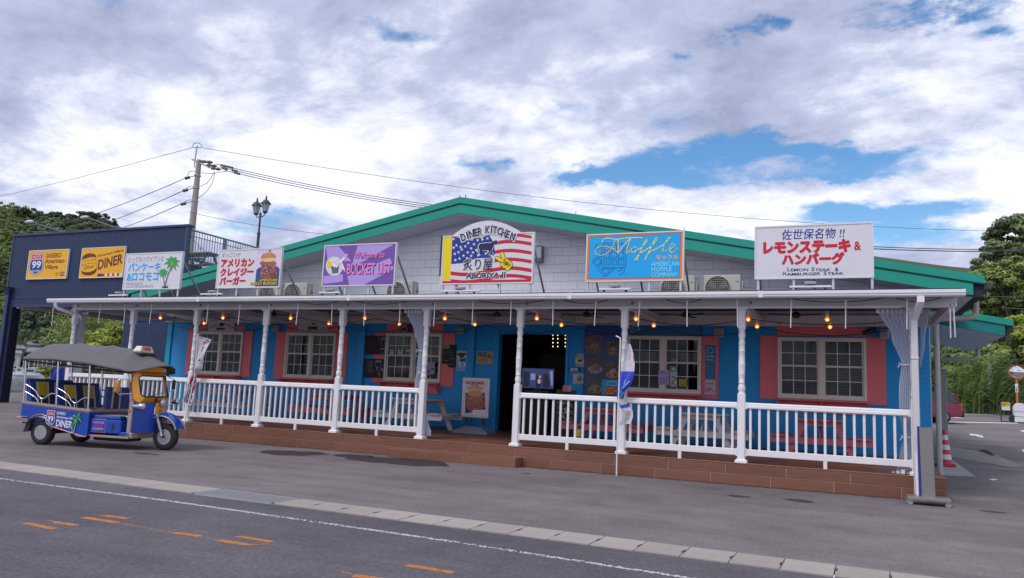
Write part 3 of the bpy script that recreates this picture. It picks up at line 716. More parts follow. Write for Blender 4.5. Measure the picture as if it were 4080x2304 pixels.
# beam, rafters, ceiling, roof, gutter
BZ = DECK+HP
PX0, PX1 = -4.62, 17.21
MB().bbox((PX0, -.07, BZ), (PX1, .07, BZ+.165), .006).build('front_beam', WHITE2, porch)
MB().box((PX0+.1, -.105, BZ-.02), (16.35, -.072, BZ+.025)).build('curtain_track', WHITE, porch)
CEIL = lambda y: 3.50+.035*y
mb = MB(); mb.add([(PX0-.2, -.45, CEIL(-.45)), (PX1+.05, -.45, CEIL(-.45)), (PX1+.05, YW-.02, CEIL(YW)), (PX0-.2, YW-.02, CEIL(YW)), (PX0-.2, -.45, CEIL(-.45)+.07), (PX1+.05, -.45, CEIL(-.45)+.07), (PX1+.05, YW-.02, CEIL(YW)+.07), (PX0-.2, YW-.02, CEIL(YW)+.07)], BX_F)
proof = mb.build('porch_roof', mat('dark_blue_roof_sheet', (.022, .026, .06), .45), porch)
for x in POSTX:
    MB().bbox((x-.05, .072, BZ+.02), (x+.05, YW-.165, BZ+.17), .004).build('rafter', WHITE2, porch)
for i in range(len(POSTX)-1):
    xm = (POSTX[i]+POSTX[i+1])/2
for x in (PX0+.06, PX1-.06): MB().bbox((x-.045, .072, BZ+.0), (x+.045, YW-.165, BZ+.165), .004).build('end_beam', WHITE2, porch)
# round bolt heads on the beam by each post
for i, x in enumerate(POSTX):
    MB().lathe((x+.16, -.072, BZ+.09), [(.028, 0), (.028, -.008), (.012, -.014)], 12, 'Y').build('beam_bolt', mat('grey_plug', (.25, .24, .25), .5), porch)
GX0, GX1 = -4.96, 17.28
def gutter_prof(mb, x0, x1):
    pr = [(-.50, .0), (-.60, .0), (-.615, .02), (-.615, .045), (-.63, .055), (-.63, .105), (-.615, .11), (-.60, .105), (-.60, .012), (-.50, .012)]
    vs = [(x, y, 3.405+z) for x in (x0, x1) for y, z in pr]; k = len(pr)
    mb.add(vs, [(i, (i+1) % k, (i+1) % k+k, i+k) for i in range(k)]+[tuple(range(k))[::-1], tuple(range(k, 2*k))]); return mb
gutter = gutter_prof(MB(), GX0, GX1).build('rain_gutter', WHITE, porch)
MB().box((GX0+.01, -.50, 3.40), (GX1-.01, -.47, 3.515)).build('eave_board', WHITE, gutter)
MB().box((GX0+.2, -.47, 3.500), (GX1-.12, -.36, 3.555)).build('roof_edge_trim', MATS['dark_blue_roof_sheet'], porch)
for xx in (0.6, 5.1, 10.4, 14.05): MB().box((xx-.04, -.634, 3.40), (xx+.04, -.612, 3.52)).build('gutter_joint', WHITE, gutter)
# downpipes
dp = thing('downpipe', 'square white rain pipe bending back from gutter to corner porch post', 'downpipe', (16.5, -.5, 0))
xq = 16.62
MB().bar((xq, -.555, 3.41), (xq, -.555, 3.30), .11, .11, (0, 1, 0)).build('outlet', WHITE, dp)
MB().bar((xq, -.555, 3.32), (xq-.08, -.20, 3.06), .10, .10, (1, 0, 0)).build('bend', WHITE, dp)
MB().bbox((xq-.14, -.26, .10), (xq-.03, -.145, 3.09), .012).build('pipe', mat('grey_white_pvc', (.62, .60, .60), .45, var=.04), dp)
MB().bbox((xq-.15, -.27, 2.36), (xq-.02, -.135, 2.40), .01).build('socket', MATS['grey_white_pvc'], dp)
dp = thing('downpipe', 'white rain pipe bending back from gutter end to post beside grey curtain', 'downpipe', (-4.6, -.4, 0))
MB().tube([(-4.66, -.555, 3.42), (-4.66, -.555, 3.30), (-4.64, -.50, 3.26), (-4.45, .0, 3.12), (-4.42, .1, 3.05), (-4.42, .14, 2.9)], .05, 10).build('pipe', WHITE, dp)
dp = thing('downpipe', 'round beige drain pipe standing at the corner of the blue side wall', 'downpipe', (17.2, YW, 0))
px_, py_ = 17.24, YW+.15
MB().cyl((px_, py_, gz(py_)), (px_, py_, 3.55), .057, 14).build('pipe', PVC, dp)
for z in (1.0, 2.05, 2.9): MB().lathe((px_, py_, z), [(.064, 0), (.064, .03)], 14).cyl((px_-.02, py_, z+.015), (px_-.15, py_, z+.015), .01, 6).build('pipe_clip', GALV, dp)
MB().tube([(18.0, py_-.02, 3.92), (18.0, py_-.02, 3.60), (17.93, py_-.02, 3.52), (17.8, py_-.02, 3.50), (17.1, py_-.02, 3.46)], .058, 12).build('elbow', PVC, dp)
MB().cyl((px_-.14, py_-.03, gz(py_)), (px_-.14, py_-.03, 3.3), .025, 8).build('conduit', GALV, dp)
# ------------------------------------------------------------------ posts
PROF = [(.064, 1.276), (.064, 1.29), (.05, 1.30), (.062, 1.325), (.068, 1.36), (.066, 1.40), (.052, 1.445), (.050, 1.46), (.060, 1.468), (.060, 1.485), (.050, 1.493), (.056, 1.55), (.057, 1.62), (.062, 1.632), (.062, 1.645), (.057, 1.657),
        (.060, 1.70), (.062, 1.76), (.062, 1.80), (.066, 1.812), (.066, 1.826), (.06, 1.838), (.058, 1.95), (.056, 2.05), (.061, 2.058), (.061, 2.072), (.056, 2.08), (.056, 2.20), (.061, 2.21), (.061, 2.225), (.054, 2.235), (.052, 2.30), (.060, 2.33), (.066, 2.36), (.064, 2.39), (.052, 2.42), (.058, 2.432), (.058, 2.445), (.052, 2.455), (.064, 2.475), (.064, 2.484)]
p0 = None
PLAB = {-2: 'white porch post behind the tuk-tuk wrapped by the grey end curtain', -1: 'white turned porch post rising behind the tuk-tuk canopy', 0: 'white turned porch post with chequered banner tied to it',
        1: 'white turned porch post between the two white-plated windows, beside pink table', 2: 'white turned porch post right of the second pink-shuttered window', 3: 'white turned porch post with clear curtain tied beside it at the entrance',
        4: 'white turned porch post at the open entrance beside the television', 5: 'white turned porch post with blue banner tied to it', 6: 'white turned porch post between white picnic table and pink one', 7: 'white corner porch post behind the square rain pipe'}
posts = []
for n_, x in zip(range(-2, 8), POSTX):
    t = thing('porch_post', PLAB[n_], 'post', (x, 0, DECK), group='turned white posts along the porch')
    if p0 is None:
        MB().bbox((-.11, -.11, 0), (.11, .11, .05), .008).add([(a*.105, b*.105, .05) for a, b in ((-1, -1), (1, -1), (1, 1), (-1, 1))]+[(a*.072, b*.072, .075) for a, b in ((-1, -1), (1, -1), (1, 1), (-1, 1))], [(0, 1, 5, 4), (1, 2, 6, 5), (2, 3, 7, 6), (3, 0, 4, 7)]).build('base', WHITE, t, world=False)
        MB().bbox((-.068, -.068, .05), (.068, .068, 1.276), .01).build('pedestal', WHITE, t, world=False)
        MB().lathe((0, 0, 0), PROF, 18).build('turned_shaft', WHITE, t, world=False)
        MB().bbox((-.068, -.068, 2.484), (.068, .068, 2.84), .012).build('head_block', WHITE, t, world=False)
        MB().bbox((-.10, -.10, 2.838), (.10, .10, HP), .014).build('capital', WHITE, t, world=False)
        p0 = t
    else:
        for ch in p0.children: dup(ch, t)
    posts.append(t)
# ------------------------------------------------------------------ railings
def railing(xa, xb, n, label, group='white balustrade panels between the posts'):
    a, b = xa+.068, xb-.068; t = thing('porch_railing', label, 'railing', ((a+b)/2, 0, DECK), group=group)
    w = (b-a)/2
    pr = [(-.045, 1.0), (-.055, 1.012), (-.055, 1.045), (-.045, 1.055), (-.045, 1.085), (-.03, 1.109), (.03, 1.109), (.045, 1.085), (.045, 1.055), (.055, 1.045), (.055, 1.012), (.045, 1.0)]
    k = len(pr); MB().add([(x, y, z) for x in (-w, w) for y, z in pr], [(i, (i+1) % k, (i+1) % k+k, i+k) for i in range(k)]+[tuple(range(k))[::-1], tuple(range(k, 2*k))]).build('top_rail', WHITE, t, world=False)
    MB().bbox((-w, -.03, .135), (w, .03, .255), .008).build('bottom_rail', WHITE, t, world=False)
    for s in (-1, 1):
        MB().bbox((s*w-(.035 if s > 0 else 0), -.06, .985), (s*w+(.035 if s < 0 else 0), .06, 1.115), .006).build('rail_bracket', WHITE, t, world=False)
        MB().bbox((s*w-(.03 if s > 0 else 0), -.042, .12), (s*w+(.03 if s < 0 else 0), .042, .27), .006).build('rail_bracket', WHITE, t, world=False)
    b0_ = MB().bbox((-.022, -.022, .25), (.022, .022, 1.005), .004).build('baluster', WHITE, t, world=False)
    sp = (xb-xa)/(n+1)
    for i in range(n):
        x = -w+sp*(i+1)-.068
        if i == 0: b0_.location.x = x
        else: inst(b0_, t, (x, 0, 0), 'baluster')
    MB().bbox((-.032, -.028, 0), (.032, .028, .136), .004).build('foot', WHITE, t, world=False)
    return t
P_ = POSTX
railing(P_[0], P_[1], 13, 'white porch railing panel largely hidden behind the tuk-tuk seats')
railing(P_[1], P_[2], 13, 'white porch railing panel behind the tuk-tuk windscreen')
railing(P_[2], P_[3], 13, 'white porch railing panel right of the chequered banner')
railing(P_[3], P_[4], 13, 'white porch railing panel in front of the first pink picnic table')
railing(P_[4], P_[5], 13, 'white porch railing panel ending at the tied curtain by the entrance')
railing(P_[6], P_[7], 13, 'white porch railing panel from entrance post to blue banner')
railing(P_[7], P_[8], 13, 'white porch railing panel right of the blue banner, before a white picnic table')
railing(P_[8], P_[9], 17, 'wide white porch railing panel reaching the corner post and clear curtain')
# left end railing of the porch runs back to the wall
t = thing('porch_railing', 'white end railing of the porch seen through the tuk-tuk', 'railing', (P_[0], 1.8, DECK))
MB().bbox((-.04, -1.7, 1.0), (.04, 1.8, 1.10), .006).build('top_rail', WHITE, t, world=False); MB().bbox((-.03, -1.7, .135), (.03, 1.8, .25), .006).build('bottom_rail', WHITE, t, world=False)
b0_ = MB().bbox((-.022, -.022, .25), (.022, .022, 1.0), .004).build('baluster', WHITE, t, world=False); b0_.location.y = -1.6
for i in range(1, 20): inst(b0_, t, (0, -1.6+i*.17, 0), 'baluster')
# ================================================================== SIGNS
ALU = mat('aluminium', (.62, .63, .66), .38, .6, var=.06); SIGNW = mat('sign_white', (.72, .71, .75), .4, var=.03, scale=2)
def col(name, r, g, b, k=1.0, rough=.45): return mat(name, tuple(min(.9, v*k) for v in lin((r, g, b))), rough, var=.03, scale=3)
K = 1.55
RED = mat('sign_red', (.60, .006, .040), .45, var=.03); NAVYI = col('sign_navy', 22, 30, 70, 1.2); INK = mat('sign_ink', (.02, .02, .03), .5); YEL = col('sign_yellow', 205, 178, 0, K)
CYAN = col('sign_cyan', 0, 140, 198, K); ORNG = col('sign_orange', 205, 110, 50, K); PURP = col('sign_purple', 96, 66, 138, K); PURL = col('sign_lilac', 150, 128, 185, K)
PNK = col('sign_pink', 222, 110, 175, K); AMB = mat('sign_amber', (.86, .44, .006), .45, var=.03); BRN = col('sign_brown', 100, 30, 14, 1.2); BLU = mat('sign_blue', (.008, .032, .28), .45, var=.03)
SKYB = col('sign_sky_blue', 0, 140, 205, K); GRNL = col('sign_leaf_green', 40, 140, 70, K); GRND = col('sign_leaf_dark', 12, 80, 48, K); GRYT = col('sign_grey', 95, 95, 110, 1.2); FLESH = col('sign_flesh', 225, 190, 195, K)
class Face:
    """paint on a vertical plane facing the street; c turns crop pixels of the photograph into photograph pixels"""
    def __init__(s, c, Y, parent): s.c = c; s.Y = Y; s.p = parent; s.n = 0
    def pt(s, x, y, k=1): return PY(*s.c(x, y), s.Y-.0025*k)
    def poly(s, pts, m, k=1, name='panel_paint'):
        return MB().add([s.pt(x, y, k) for x, y in pts], [tuple(range(len(pts)))]).build(name, m, s.p)
    def polys(s, plist, m, k=1, name='motif'):
        mb = MB()
        for pts in plist: mb.add([s.pt(x, y, k) for x, y in pts], [tuple(range(len(pts)))])
        return mb.build(name, m, s.p)
    def caps(s, segs, m, k=1, name='motif', n=8):
        mb = MB()
        for (x0, y0), (x1, y1), r in segs:
            a = atan2(y1-y0, x1-x0); pts = [(x1+r*cos(a-pi/2+pi*i/n), y1+r*sin(a-pi/2+pi*i/n)) for i in range(n+1)]+[(x0+r*cos(a+pi/2+pi*i/n), y0+r*sin(a+pi/2+pi*i/n)) for i in range(n+1)]
            mb.add([s.pt(x, y, k) for x, y in pts], [tuple(range(len(pts)))])
        return mb.build(name, m, s.p)
    def stroke(s, lines, w, m, k=1, name='motif'):
        segs = [(a, b, w/2) for ln in lines for a, b in zip(ln, ln[1:])]
        return s.caps(segs, m, k, name, 4)
    def ell(s, cx, cy, rx, ry, m, k=1, rot=0, n=28, a0=0, a1=2*pi, name='motif'):
        full = abs(a1-a0-2*pi) < 1e-6
        q = [a0+(a1-a0)*i/(n if full else n-1) for i in range(n)]
        return s.poly([(cx+rx*cos(a)*cos(rot)-ry*sin(a)*sin(rot), cy+rx*cos(a)*sin(rot)+ry*sin(a)*cos(rot)) for a in q], m, k, name)
    def text(s, st, l, r, t, b, m, k=2, name='lettering', dx=0, dy=0, **kw):
        x0, x1, z0, z1 = rectx(s.c, l, r, t, b, s.Y)
        hv = kw.pop('heavy', 0)*(z1-z0); mb = MB()
        for j, (ox, oz) in enumerate(((0, 0), (-1, 0), (1, 0), (0, -1), (0, 1)) if hv else ((0, 0),)):
            text_on(mb, st, (x0+dx+ox*hv, s.Y-.0025*k-.0002*j, z0+dy+oz*hv), (x1-x0, 0, 0), (0, 0, z1-z0), **kw)
        return mb.build(name, m, s.p)
    def textq(s, st, bl, br, tl, m, k=2, name='lettering', **kw):
        o = s.pt(*bl, k); return text_on(MB(), st, o, s.pt(*br, k)-o, s.pt(*tl, k)-o, **kw).build(name, m, s.p)
YS = 0.25
ROOFZ = lambda y: CEIL(y)+.07
def signboard(label, c, tl, tr, br, bl, m, Y=YS, legs=(), frame=SIGNW, brace=True, on_wall=False, th=.07, face_in=8, name='roof_sign'):
    P4 = [PY(*c(*q), Y) for q in (tl, tr, br, bl)]
    x0, x1 = (P4[0].x+P4[3].x)/2, (P4[1].x+P4[2].x)/2; z1, z0 = (P4[0].z+P4[1].z)/2, (P4[2].z+P4[3].z)/2
    t = thing(name, label, 'sign', ((x0+x1)/2, Y, z0 if on_wall else ROOFZ(Y)), group='advertising signs on the diner')
    MB().bbox((x0, Y, z0), (x1, Y+th, z1), .006).build('panel', frame, t)
    fw = .026
    f = MB()
    for a in ((x0-.002, z0-.002, x0+fw, z1+.002), (x1-fw, z0-.002, x1+.002, z1+.002), (x0+fw, z0-.002, x1-fw, z0+fw), (x0+fw, z1-fw, x1-fw, z1+.002)): f.box((a[0], Y-.012, a[1]), (a[2], Y-.0005, a[3]))
    f.build('frame', SIGNW, t)
    if m is not None: MB().box((x0+fw, Y-.0022, z0+fw), (x1-fw, Y-.0006, z1-fw)).build('face', m, t)
    if not on_wall:
        for lx in legs:
            X = lerp(x0, x1, lx); MB().bbox((X-.022, Y+.012, ROOFZ(Y)-.01), (X+.022, Y+.055, z0), .004).build('leg', ALU, t)
        if brace:
            for lx in (.02, .5, .98):
                X = lerp(x0, x1, lx); MB().bar((X, Y+.05, lerp(z0, z1, .8)), (X, Y+.95, ROOFZ(Y+.95)), .035, .035).build('brace', GALV, t)
        MB().bar((x0, Y+.06, ROOFZ(Y)+.05), (x1, Y+.06, ROOFZ(Y)+.05), .04, .04).build('base_rail', ALU, t)
    return t, Face(c, Y, t), (x0, x1, z0, z1)
LEGS = (.03, .35, .67, .97)
# --- lemon steak
c = crop(2600, 850, 1.7405)
t, F, _ = signboard('white roof sign with bold red Japanese lettering and navy Lemon Steak caption', c, (710, 95), (1530, 60), (1535, 447), (707, 460), SIGNW, legs=(.03, .34, .67, .985))
F.text('佐世保名物 !!', 897, 1333, 106, 180, BLU, bold=.008, shear=.15)
F.text('レモンステーキ', 770, 1372, 189, 276, RED, bold=.035, heavy=.042); F.text('&', 1397, 1447, 195, 258, RED, bold=.03)
F.text('ハンバーグ', 897, 1330, 277, 357, RED, bold=.035, heavy=.042)
F.text('L', 935, 953, 376, 403, NAVYI, bold=.018); F.text('EMON', 958, 1080, 383, 403, NAVYI, bold=.018); F.text('S', 1102, 1122, 376, 403, NAVYI, bold=.018); F.text('TEAK', 1127, 1235, 383, 403, NAVYI, bold=.018); F.text('&', 1265, 1290, 376, 403, NAVYI, bold=.018)
F.text('H', 903, 925, 405, 433, NAVYI, bold=.018); F.text('AMBURGER', 930, 1165, 412, 432, NAVYI, bold=.018); F.text('S', 1187, 1207, 403, 430, NAVYI, bold=.018); F.text('TEAK', 1212, 1326, 408, 428, NAVYI, bold=.018)
# --- waffle company
c = crop(1600, 750, 2.147)
t, F, _ = signboard('cyan roof sign with orange border, yellow script and waffle outline drawing', c, (1582, 398), (2423, 362), (2408, 793), (1575, 803), ORNG, legs=(.02, .30, .66, .97))
F.poly([(1610, 418), (2390, 386), (2376, 768), (1598, 777)], NAVYI, 1.4); F.poly([(1613, 421), (2387, 389), (2373, 765), (1601, 774)], CYAN, 2, 'field')
DB = col('sign_mid_blue', 20, 90, 160, 1.3)
def rrect(x0, y0, x1, y1, r, n=4, rot=0, cx=0, cy=0):
    pts = []
    for ox, oy, a in ((x1-r, y0+r, -pi/2), (x1-r, y1-r, 0), (x0+r, y1-r, pi/2), (x0+r, y0+r, pi)):
        pts += [(ox+r*cos(a+pi/2*i/n), oy+r*sin(a+pi/2*i/n)) for i in range(n+1)]
    if rot: pts = [(cx+(x-cx)*cos(rot)-(y-cy)*sin(rot), cy+(x-cx)*sin(rot)+(y-cy)*cos(rot)) for x, y in pts]
    return pts+[pts[0]]
L2 = [rrect(1665, 545, 1850, 720, 22, rot=-.72, cx=1757, cy=640)]
for i in range(3):
    for j in range(3): L2.append(rrect(1682+i*54, 560+j*52, 1724+i*54, 602+j*52, 7, rot=-.72, cx=1757, cy=640))
F.stroke(L2, 5, DB, 3, 'waffle_back')
F.poly(rrect(1712, 470, 1918, 680, 30)[:-1], CYAN, 3.4, 'waffle_blank')
L2 = [rrect(1712, 470, 1918, 680, 30)]+[rrect(1730+i*62, 486+j*62, 1778+i*62, 534+j*62, 8) for i in range(3) for j in range(3)]
F.stroke(L2, 6, DB, 4, 'waffle_front')
for i, ch in enumerate('AMC'): F.text(ch, 1741+i*62, 1767+i*62, 621, 646, DB, 4)
F.stroke([[(1655, 515), (1662, 490), (1680, 475)], [(1850, 715), (1880, 700), (1888, 680)], [(1865, 740), (1900, 725), (1908, 695)]], 5, DB, 4, 'motion_lines')
YLG = col('sign_neon_yellow', 215, 210, 120, 1.4)
def bez(*p, n=10):
    out = []
    p = list(p)
    while (len(p)-1) % 3: p.append(p[-1])
    for i in range(0, len(p)-1, 3):
        a, b, c_, d = p[i:i+4]
        for k in range(n+(i+4 >= len(p))):
            t_ = k/n; out.append(tuple((1-t_)**3*a[q]+3*(1-t_)**2*t_*b[q]+3*(1-t_)*t_*t_*c_[q]+t_**3*d[q] for q in (0, 1)))
    return out
script = [bez((1720, 460), (1715, 425), (1760, 420), (1830, 440), (1900, 430), (1950, 420), (2060, 425)), bez((1830, 440), (1800, 520), (1760, 580), (1700, 575), (1640, 570), (1640, 520), (1700, 500), (1760, 485), (1830, 520), (1850, 560)),
          bez((1850, 445), (1860, 500), (1850, 540), (1850, 560), (1890, 500), (1930, 450), (1960, 430)), bez((1960, 430), (1935, 490), (1920, 530), (1925, 560), (1950, 545), (1965, 520), (1985, 505)),
          bez((1985, 505), (2020, 490), (2025, 545), (1985, 553), (1955, 545), (1965, 510), (1985, 505)), bez((1995, 540), (2040, 530), (2110, 460), (2110, 425), (2090, 415), (2055, 520), (2010, 620), (1990, 650), (1990, 590), (2060, 545)),
          bez((2060, 545), (2120, 520), (2190, 450), (2190, 420), (2170, 410), (2130, 520), (2085, 610), (2070, 645), (2080, 580), (2140, 535)), bez((2140, 535), (2200, 520), (2290, 450), (2300, 422), (2270, 415), (2225, 520), (2235, 548), (2260, 540), (2290, 520)),
          bez((2290, 520), (2340, 510), (2350, 475), (2325, 475), (2295, 480), (2280, 545), (2310, 552), (2335, 545), (2345, 530), (2358, 515))]
F.stroke(script, 7.5, YLG, 5, 'script_lettering')
YLD = col('sign_gold', 200, 160, 30, 1.4); F.stroke([script[1]], 4, YLD, 6, 'script_lettering')
F.text('モッフル', 2178, 2372, 573, 612, YLD, 3, bold=.03)
LTC = col('sign_pale_cyan', 150, 215, 235, 1.3)
F.text('AMERICAN', 2138, 2376, 628, 666, LTC, 3, bold=-.008); F.text('MOFFLE', 2138, 2312, 675, 712, LTC, 3, bold=-.008); F.text('COMPANY', 2136, 2362, 722, 758, LTC, 3, bold=-.008)
# --- diner kitchen with flag
t, F, ext = signboard('roof sign with waving striped flag, black cow and arched Diner Kitchen lettering', c, (350, 407), (1140, 377), (1120, 815), (340, 825), SIGNW, legs=(.02, .32, .65, .97))
arch = [(435+(1030-435)*i/20, 408-22*i/20-118*sin(pi*i/20)**.85) for i in range(21)]
MB().plate([F.pt(x, y, 0) for x, y in arch], .05).build('arch_panel', SIGNW, t)
F.poly([(362, 420), (436, 417), (416, 790), (351, 796)], YEL, 1.2, 'stripe')
def wav(x): return 22*sin((x-420)/700*2*pi+.3)
xsL = [420+i*(1112-420)/24 for i in range(25)]
for y0, h, xa_ in ((402, 26, 930), (458, 30, 760), (535, 30, 780), (610, 30, 790), (684, 32, 420), (750, 30, 420)):
    xs_ = [x for x in xsL if x >= xa_-1]
    up = [(x, y0+wav(x)-(x-1112)*.03) for x in xs_]; lo = [(x, y0+h+wav(x)-(x-1112)*.03) for x in xs_]
    F.poly(up+lo[::-1], RED, 1.3, 'flag_stripe')
F.poly([(435, 412), (560, 440), (680, 425), (748, 400), (790, 470), (800, 560), (770, 595), (640, 600), (530, 640), (424, 650)], BLU, 1.6, 'canton')
stars = [(445, 435), (470, 490), (505, 505), (545, 497), (570, 470), (620, 480), (650, 445), (690, 420), (600, 440), (530, 440), (595, 515), (565, 550), (515, 525), (487, 548), (455, 562), (445, 510), (530, 578), (495, 603), (460, 615), (595, 580), (655, 575), (720, 560), (770, 580), (740, 545), (690, 440), (640, 530), (735, 430), (610, 550), (560, 600)]
def star(cx, cy, r): return [(cx+(r if i % 2 == 0 else r*.42)*sin(i*pi/5+.15), cy-(r if i % 2 == 0 else r*.42)*cos(i*pi/5+.15)) for i in range(10)]
for x, y in stars: F.poly(star(x, y, 15), SIGNW, 2, 'star')
F.poly([(352, 796), (1109, 779), (1107, 801), (350, 814)], RED, 2, 'stripe')
cow = [(822, 456), (815, 447), (803, 449), (798, 443), (794, 452), (780, 456), (765, 468), (720, 470), (672, 476), (660, 490), (657, 520), (650, 548), (658, 545), (664, 515), (668, 530), (662, 545), (668, 568), (680, 568), (680, 548), (692, 530), (720, 532), (745, 530), (744, 566), (754, 566), (757, 535), (775, 560), (784, 558), (772, 528), (785, 505), (796, 478), (812, 470), (820, 466)]
cx_, cy_ = 730, 505
F.poly([(cx_+(x-cx_)*1.09, cy_+(y-cy_)*1.13) for x, y in cow], SIGNW, 2.6, 'cow_outline'); F.poly(cow, NAVYI, 3.2, 'cow')
hand = [((858, 560), (878, 615), 14), ((818, 597), (868, 630), 13), ((862, 652), (905, 640), 16), ((880, 668), (915, 650), 16), ((905, 690), (930, 660), 16), ((890, 625), (925, 655), 24)]
F.caps([(a, b, r+5) for a, b, r in hand], INK, 2.6, 'hand_outline'); F.caps(hand, YEL, 3.2, 'hand')
F.stroke([[(870, 640), (895, 632), (905, 640)], [(880, 660), (900, 650)], [(845, 628), (868, 640)]], 4, INK, 3.8, 'hand_lines')
for ch, xx, yy, w_, an in (('D', 527, 421, 42, -.30), ('I', 563, 405, 12, -.26), ('N', 598, 392, 42, -.22), ('E', 636, 379, 30, -.16), ('R', 670, 370, 36, -.10), ('K', 735, 355, 38, .03), ('I', 769, 355, 12, .07), ('T', 799, 358, 36, .12), ('C', 836, 367, 36, .18), ('H', 874, 381, 38, .24), ('E', 909, 396, 30, .30), ('N', 951, 414, 42, .36)):
    h_ = 66
    def q(a, b): return (xx+a*cos(an)-b*sin(an), yy+a*sin(an)+b*cos(an))
    for gr_, mm, kk, bo in ((9, SIGNW, 6.2, .05), (0, NAVYI, 6.9, .025)):
        F.textq(ch, q(-w_/2-gr_, h_/2+gr_), q(w_/2+gr_, h_/2+gr_), q(-w_/2-gr_, -h_/2-gr_), mm, kk, bold=bo)
for st, l, r, tt, b, bo in (('炙り屋', 530, 780, 600, 700, .004), ('ABURIYA Ⅱ', 553, 890, 722, 772, .03)):
    F.text(st, l-6, r+6, tt-6, b+6, SIGNW, 3.2, bold=bo+.045); F.text(st, l, r, tt, b, NAVYI, 4, bold=0 if bo < .01 else bo, heavy=.012 if bo < .01 else 0)
# --- bucket list
c = crop(700, 900, 2.342)
t, F, _ = signboard('purple roof sign reading Welcome to Bucket List in pink lettering', c, (1388, 182), (2065, 157), (2040, 555), (1365, 570), PURP, legs=(.03, .33, .65, .975))
for pg in ([(1400, 195), (1520, 190), (1640, 330), (1420, 330)], [(1700, 183), (2040, 170), (1760, 330), (1640, 380)], [(1380, 470), (1560, 450), (1560, 520), (1375, 545)], [(1600, 470), (2000, 300), (2035, 400), (1760, 550), (1620, 552)]): F.poly(pg, PURL, 1.4, 'light_ray')
F.ell(1480, 377, 80, 90, SIGNW, 2.2, name='emblem_disc')
F.poly([(1450, 385), (1525, 378), (1515, 440), (1460, 447)], GRYT, 3, 'bucket'); F.ell(1487, 383, 38, 10, INK, 3.4, rot=-.08, name='bucket_rim')
F.caps([((1500, 382), (1595, 272), 9), ((1510, 360), (1548, 345), 9), ((1548, 345), (1572, 415), 8), ((1480, 340), (1500, 305), 7), ((1470, 350), (1480, 375), 14)], FLESH, 3.6, 'figure')
for sg_ in (((1580, 288), (1603, 265), 6), ((1565, 412), (1582, 425), 6)): F.caps([sg_], PNK, 4, 'shoe')
F.ell(1437, 350, 22, 42, YEL, 3.8, rot=.4, name='hair'); F.ell(1455, 325, 14, 17, FLESH, 4, name='face')
for dx, dy, mm, kk, bo in ((.012, -.014, NAVYI, 2.2, .03), (0, 0, PNK, 3, .012)):
    F.text('Welcome to', 1675, 1950, 240, 302, mm, kk, shear=.35, bold=bo, dx=dx, dy=dy); F.text('BUCKET LIST', 1600, 2015, 348, 450, mm, kk, bold=bo+.012, dx=dx*1.3, dy=dy*1.3)
# --- crazy burger
c = crop(700, 880, 4.85)
t, F, _ = signboard('white roof sign with red katakana and a photo of a towering burger', c, (838, 565), (2065, 520), (2005, 1285), (775, 1315), SIGNW, legs=(.03, .33, .66, .965))
F.poly([(1580, 565), (2045, 548), (1982, 1262), (1528, 1270)], col('photo_backdrop', 190, 170, 190, K), 1.3, 'photo')
F.polys([[(1590+i*50, 565), (1600+i*50, 565), (1605+i*50, 640), (1592+i*50, 640)] for i in range(6)], col('photo_glass', 150, 155, 175, 1.4), 1.8, 'photo_glasses')
F.poly([(1560, 950), (1620, 900), (1960, 880), (2010, 930), (1985, 1262), (1528, 1270)], col('photo_blue_plate', 40, 70, 120, 1.3), 1.8, 'photo_plate')
MEAT = mat('photo_meat', (.30, .085, .075), .6, var=.55, scale=55, detail=3); BUN = mat('photo_bun', (.62, .27, .12), .5, var=.18, scale=20); CHS = mat('photo_cheese', (.78, .55, .25), .5, var=.3, scale=60)
rnd = random.Random(5)
def blob(cx, cy, rx, ry, n=36, j=.06): return [(cx+rx*(1+rnd.uniform(-j, j))*cos(2*pi*i/n), cy+ry*(1+rnd.uniform(-j, j))*sin(2*pi*i/n)) for i in range(n)]
F.poly(blob(1795, 1020, 170, 115), MEAT, 2.4, 'photo_patty'); F.poly(blob(1800, 905, 165, 70), MEAT, 2.8, 'photo_patty'); F.poly(blob(1785, 820, 160, 55), MEAT, 3.2, 'photo_patty')
F.poly(blob(1790, 755, 140, 40, j=.1), CHS, 3.6, 'photo_cheese'); F.poly([(1650, 735), (1652, 690), (1680, 650), (1740, 625), (1810, 615), (1880, 625), (1925, 660), (1942, 705), (1930, 712), (1800, 712), (1690, 735)], BUN, 4, 'photo_bun'); F.ell(1818, 580, 22, 16, col('photo_garnish', 120, 70, 70, 1.3), 4, name='photo_garnish')
F.polys([blob(1795+rnd.uniform(-140, 140), 960+rnd.uniform(-120, 150), rnd.uniform(8, 20), rnd.uniform(5, 12), 8, .3) for _ in range(60)], mat('photo_sauce', (.62, .33, .30), .5, var=.4, scale=40), 4.4, 'photo_highlights')
F.polys([blob(1795+rnd.uniform(-140, 140), 960+rnd.uniform(-120, 150), rnd.uniform(8, 18), rnd.uniform(5, 10), 8, .3) for _ in range(50)], mat('photo_char', (.07, .02, .025), .5, var=.4, scale=40), 4.6, 'photo_shadows')
F.text('すっごい!!!', 900, 1252, 615, 706, GRYT, shear=.3)
F.text('アメリカン', 885, 1515, 738, 892, RED, bold=.035, heavy=.042); F.text('クレイジー', 868, 1500, 916, 1066, RED, bold=.035, heavy=.042); F.text('バーガー', 852, 1350, 1090, 1240, RED, bold=.035, heavy=.042)
for kk, mm, bo in ((5, INK, .07), (5.8, YEL, .015)): F.text('AMERICAN', 1625, 1965, 1125, 1172, mm, kk, bold=bo); F.text('CRAZY BURGER', 1450, 1962, 1186, 1240, mm, kk, bold=bo)
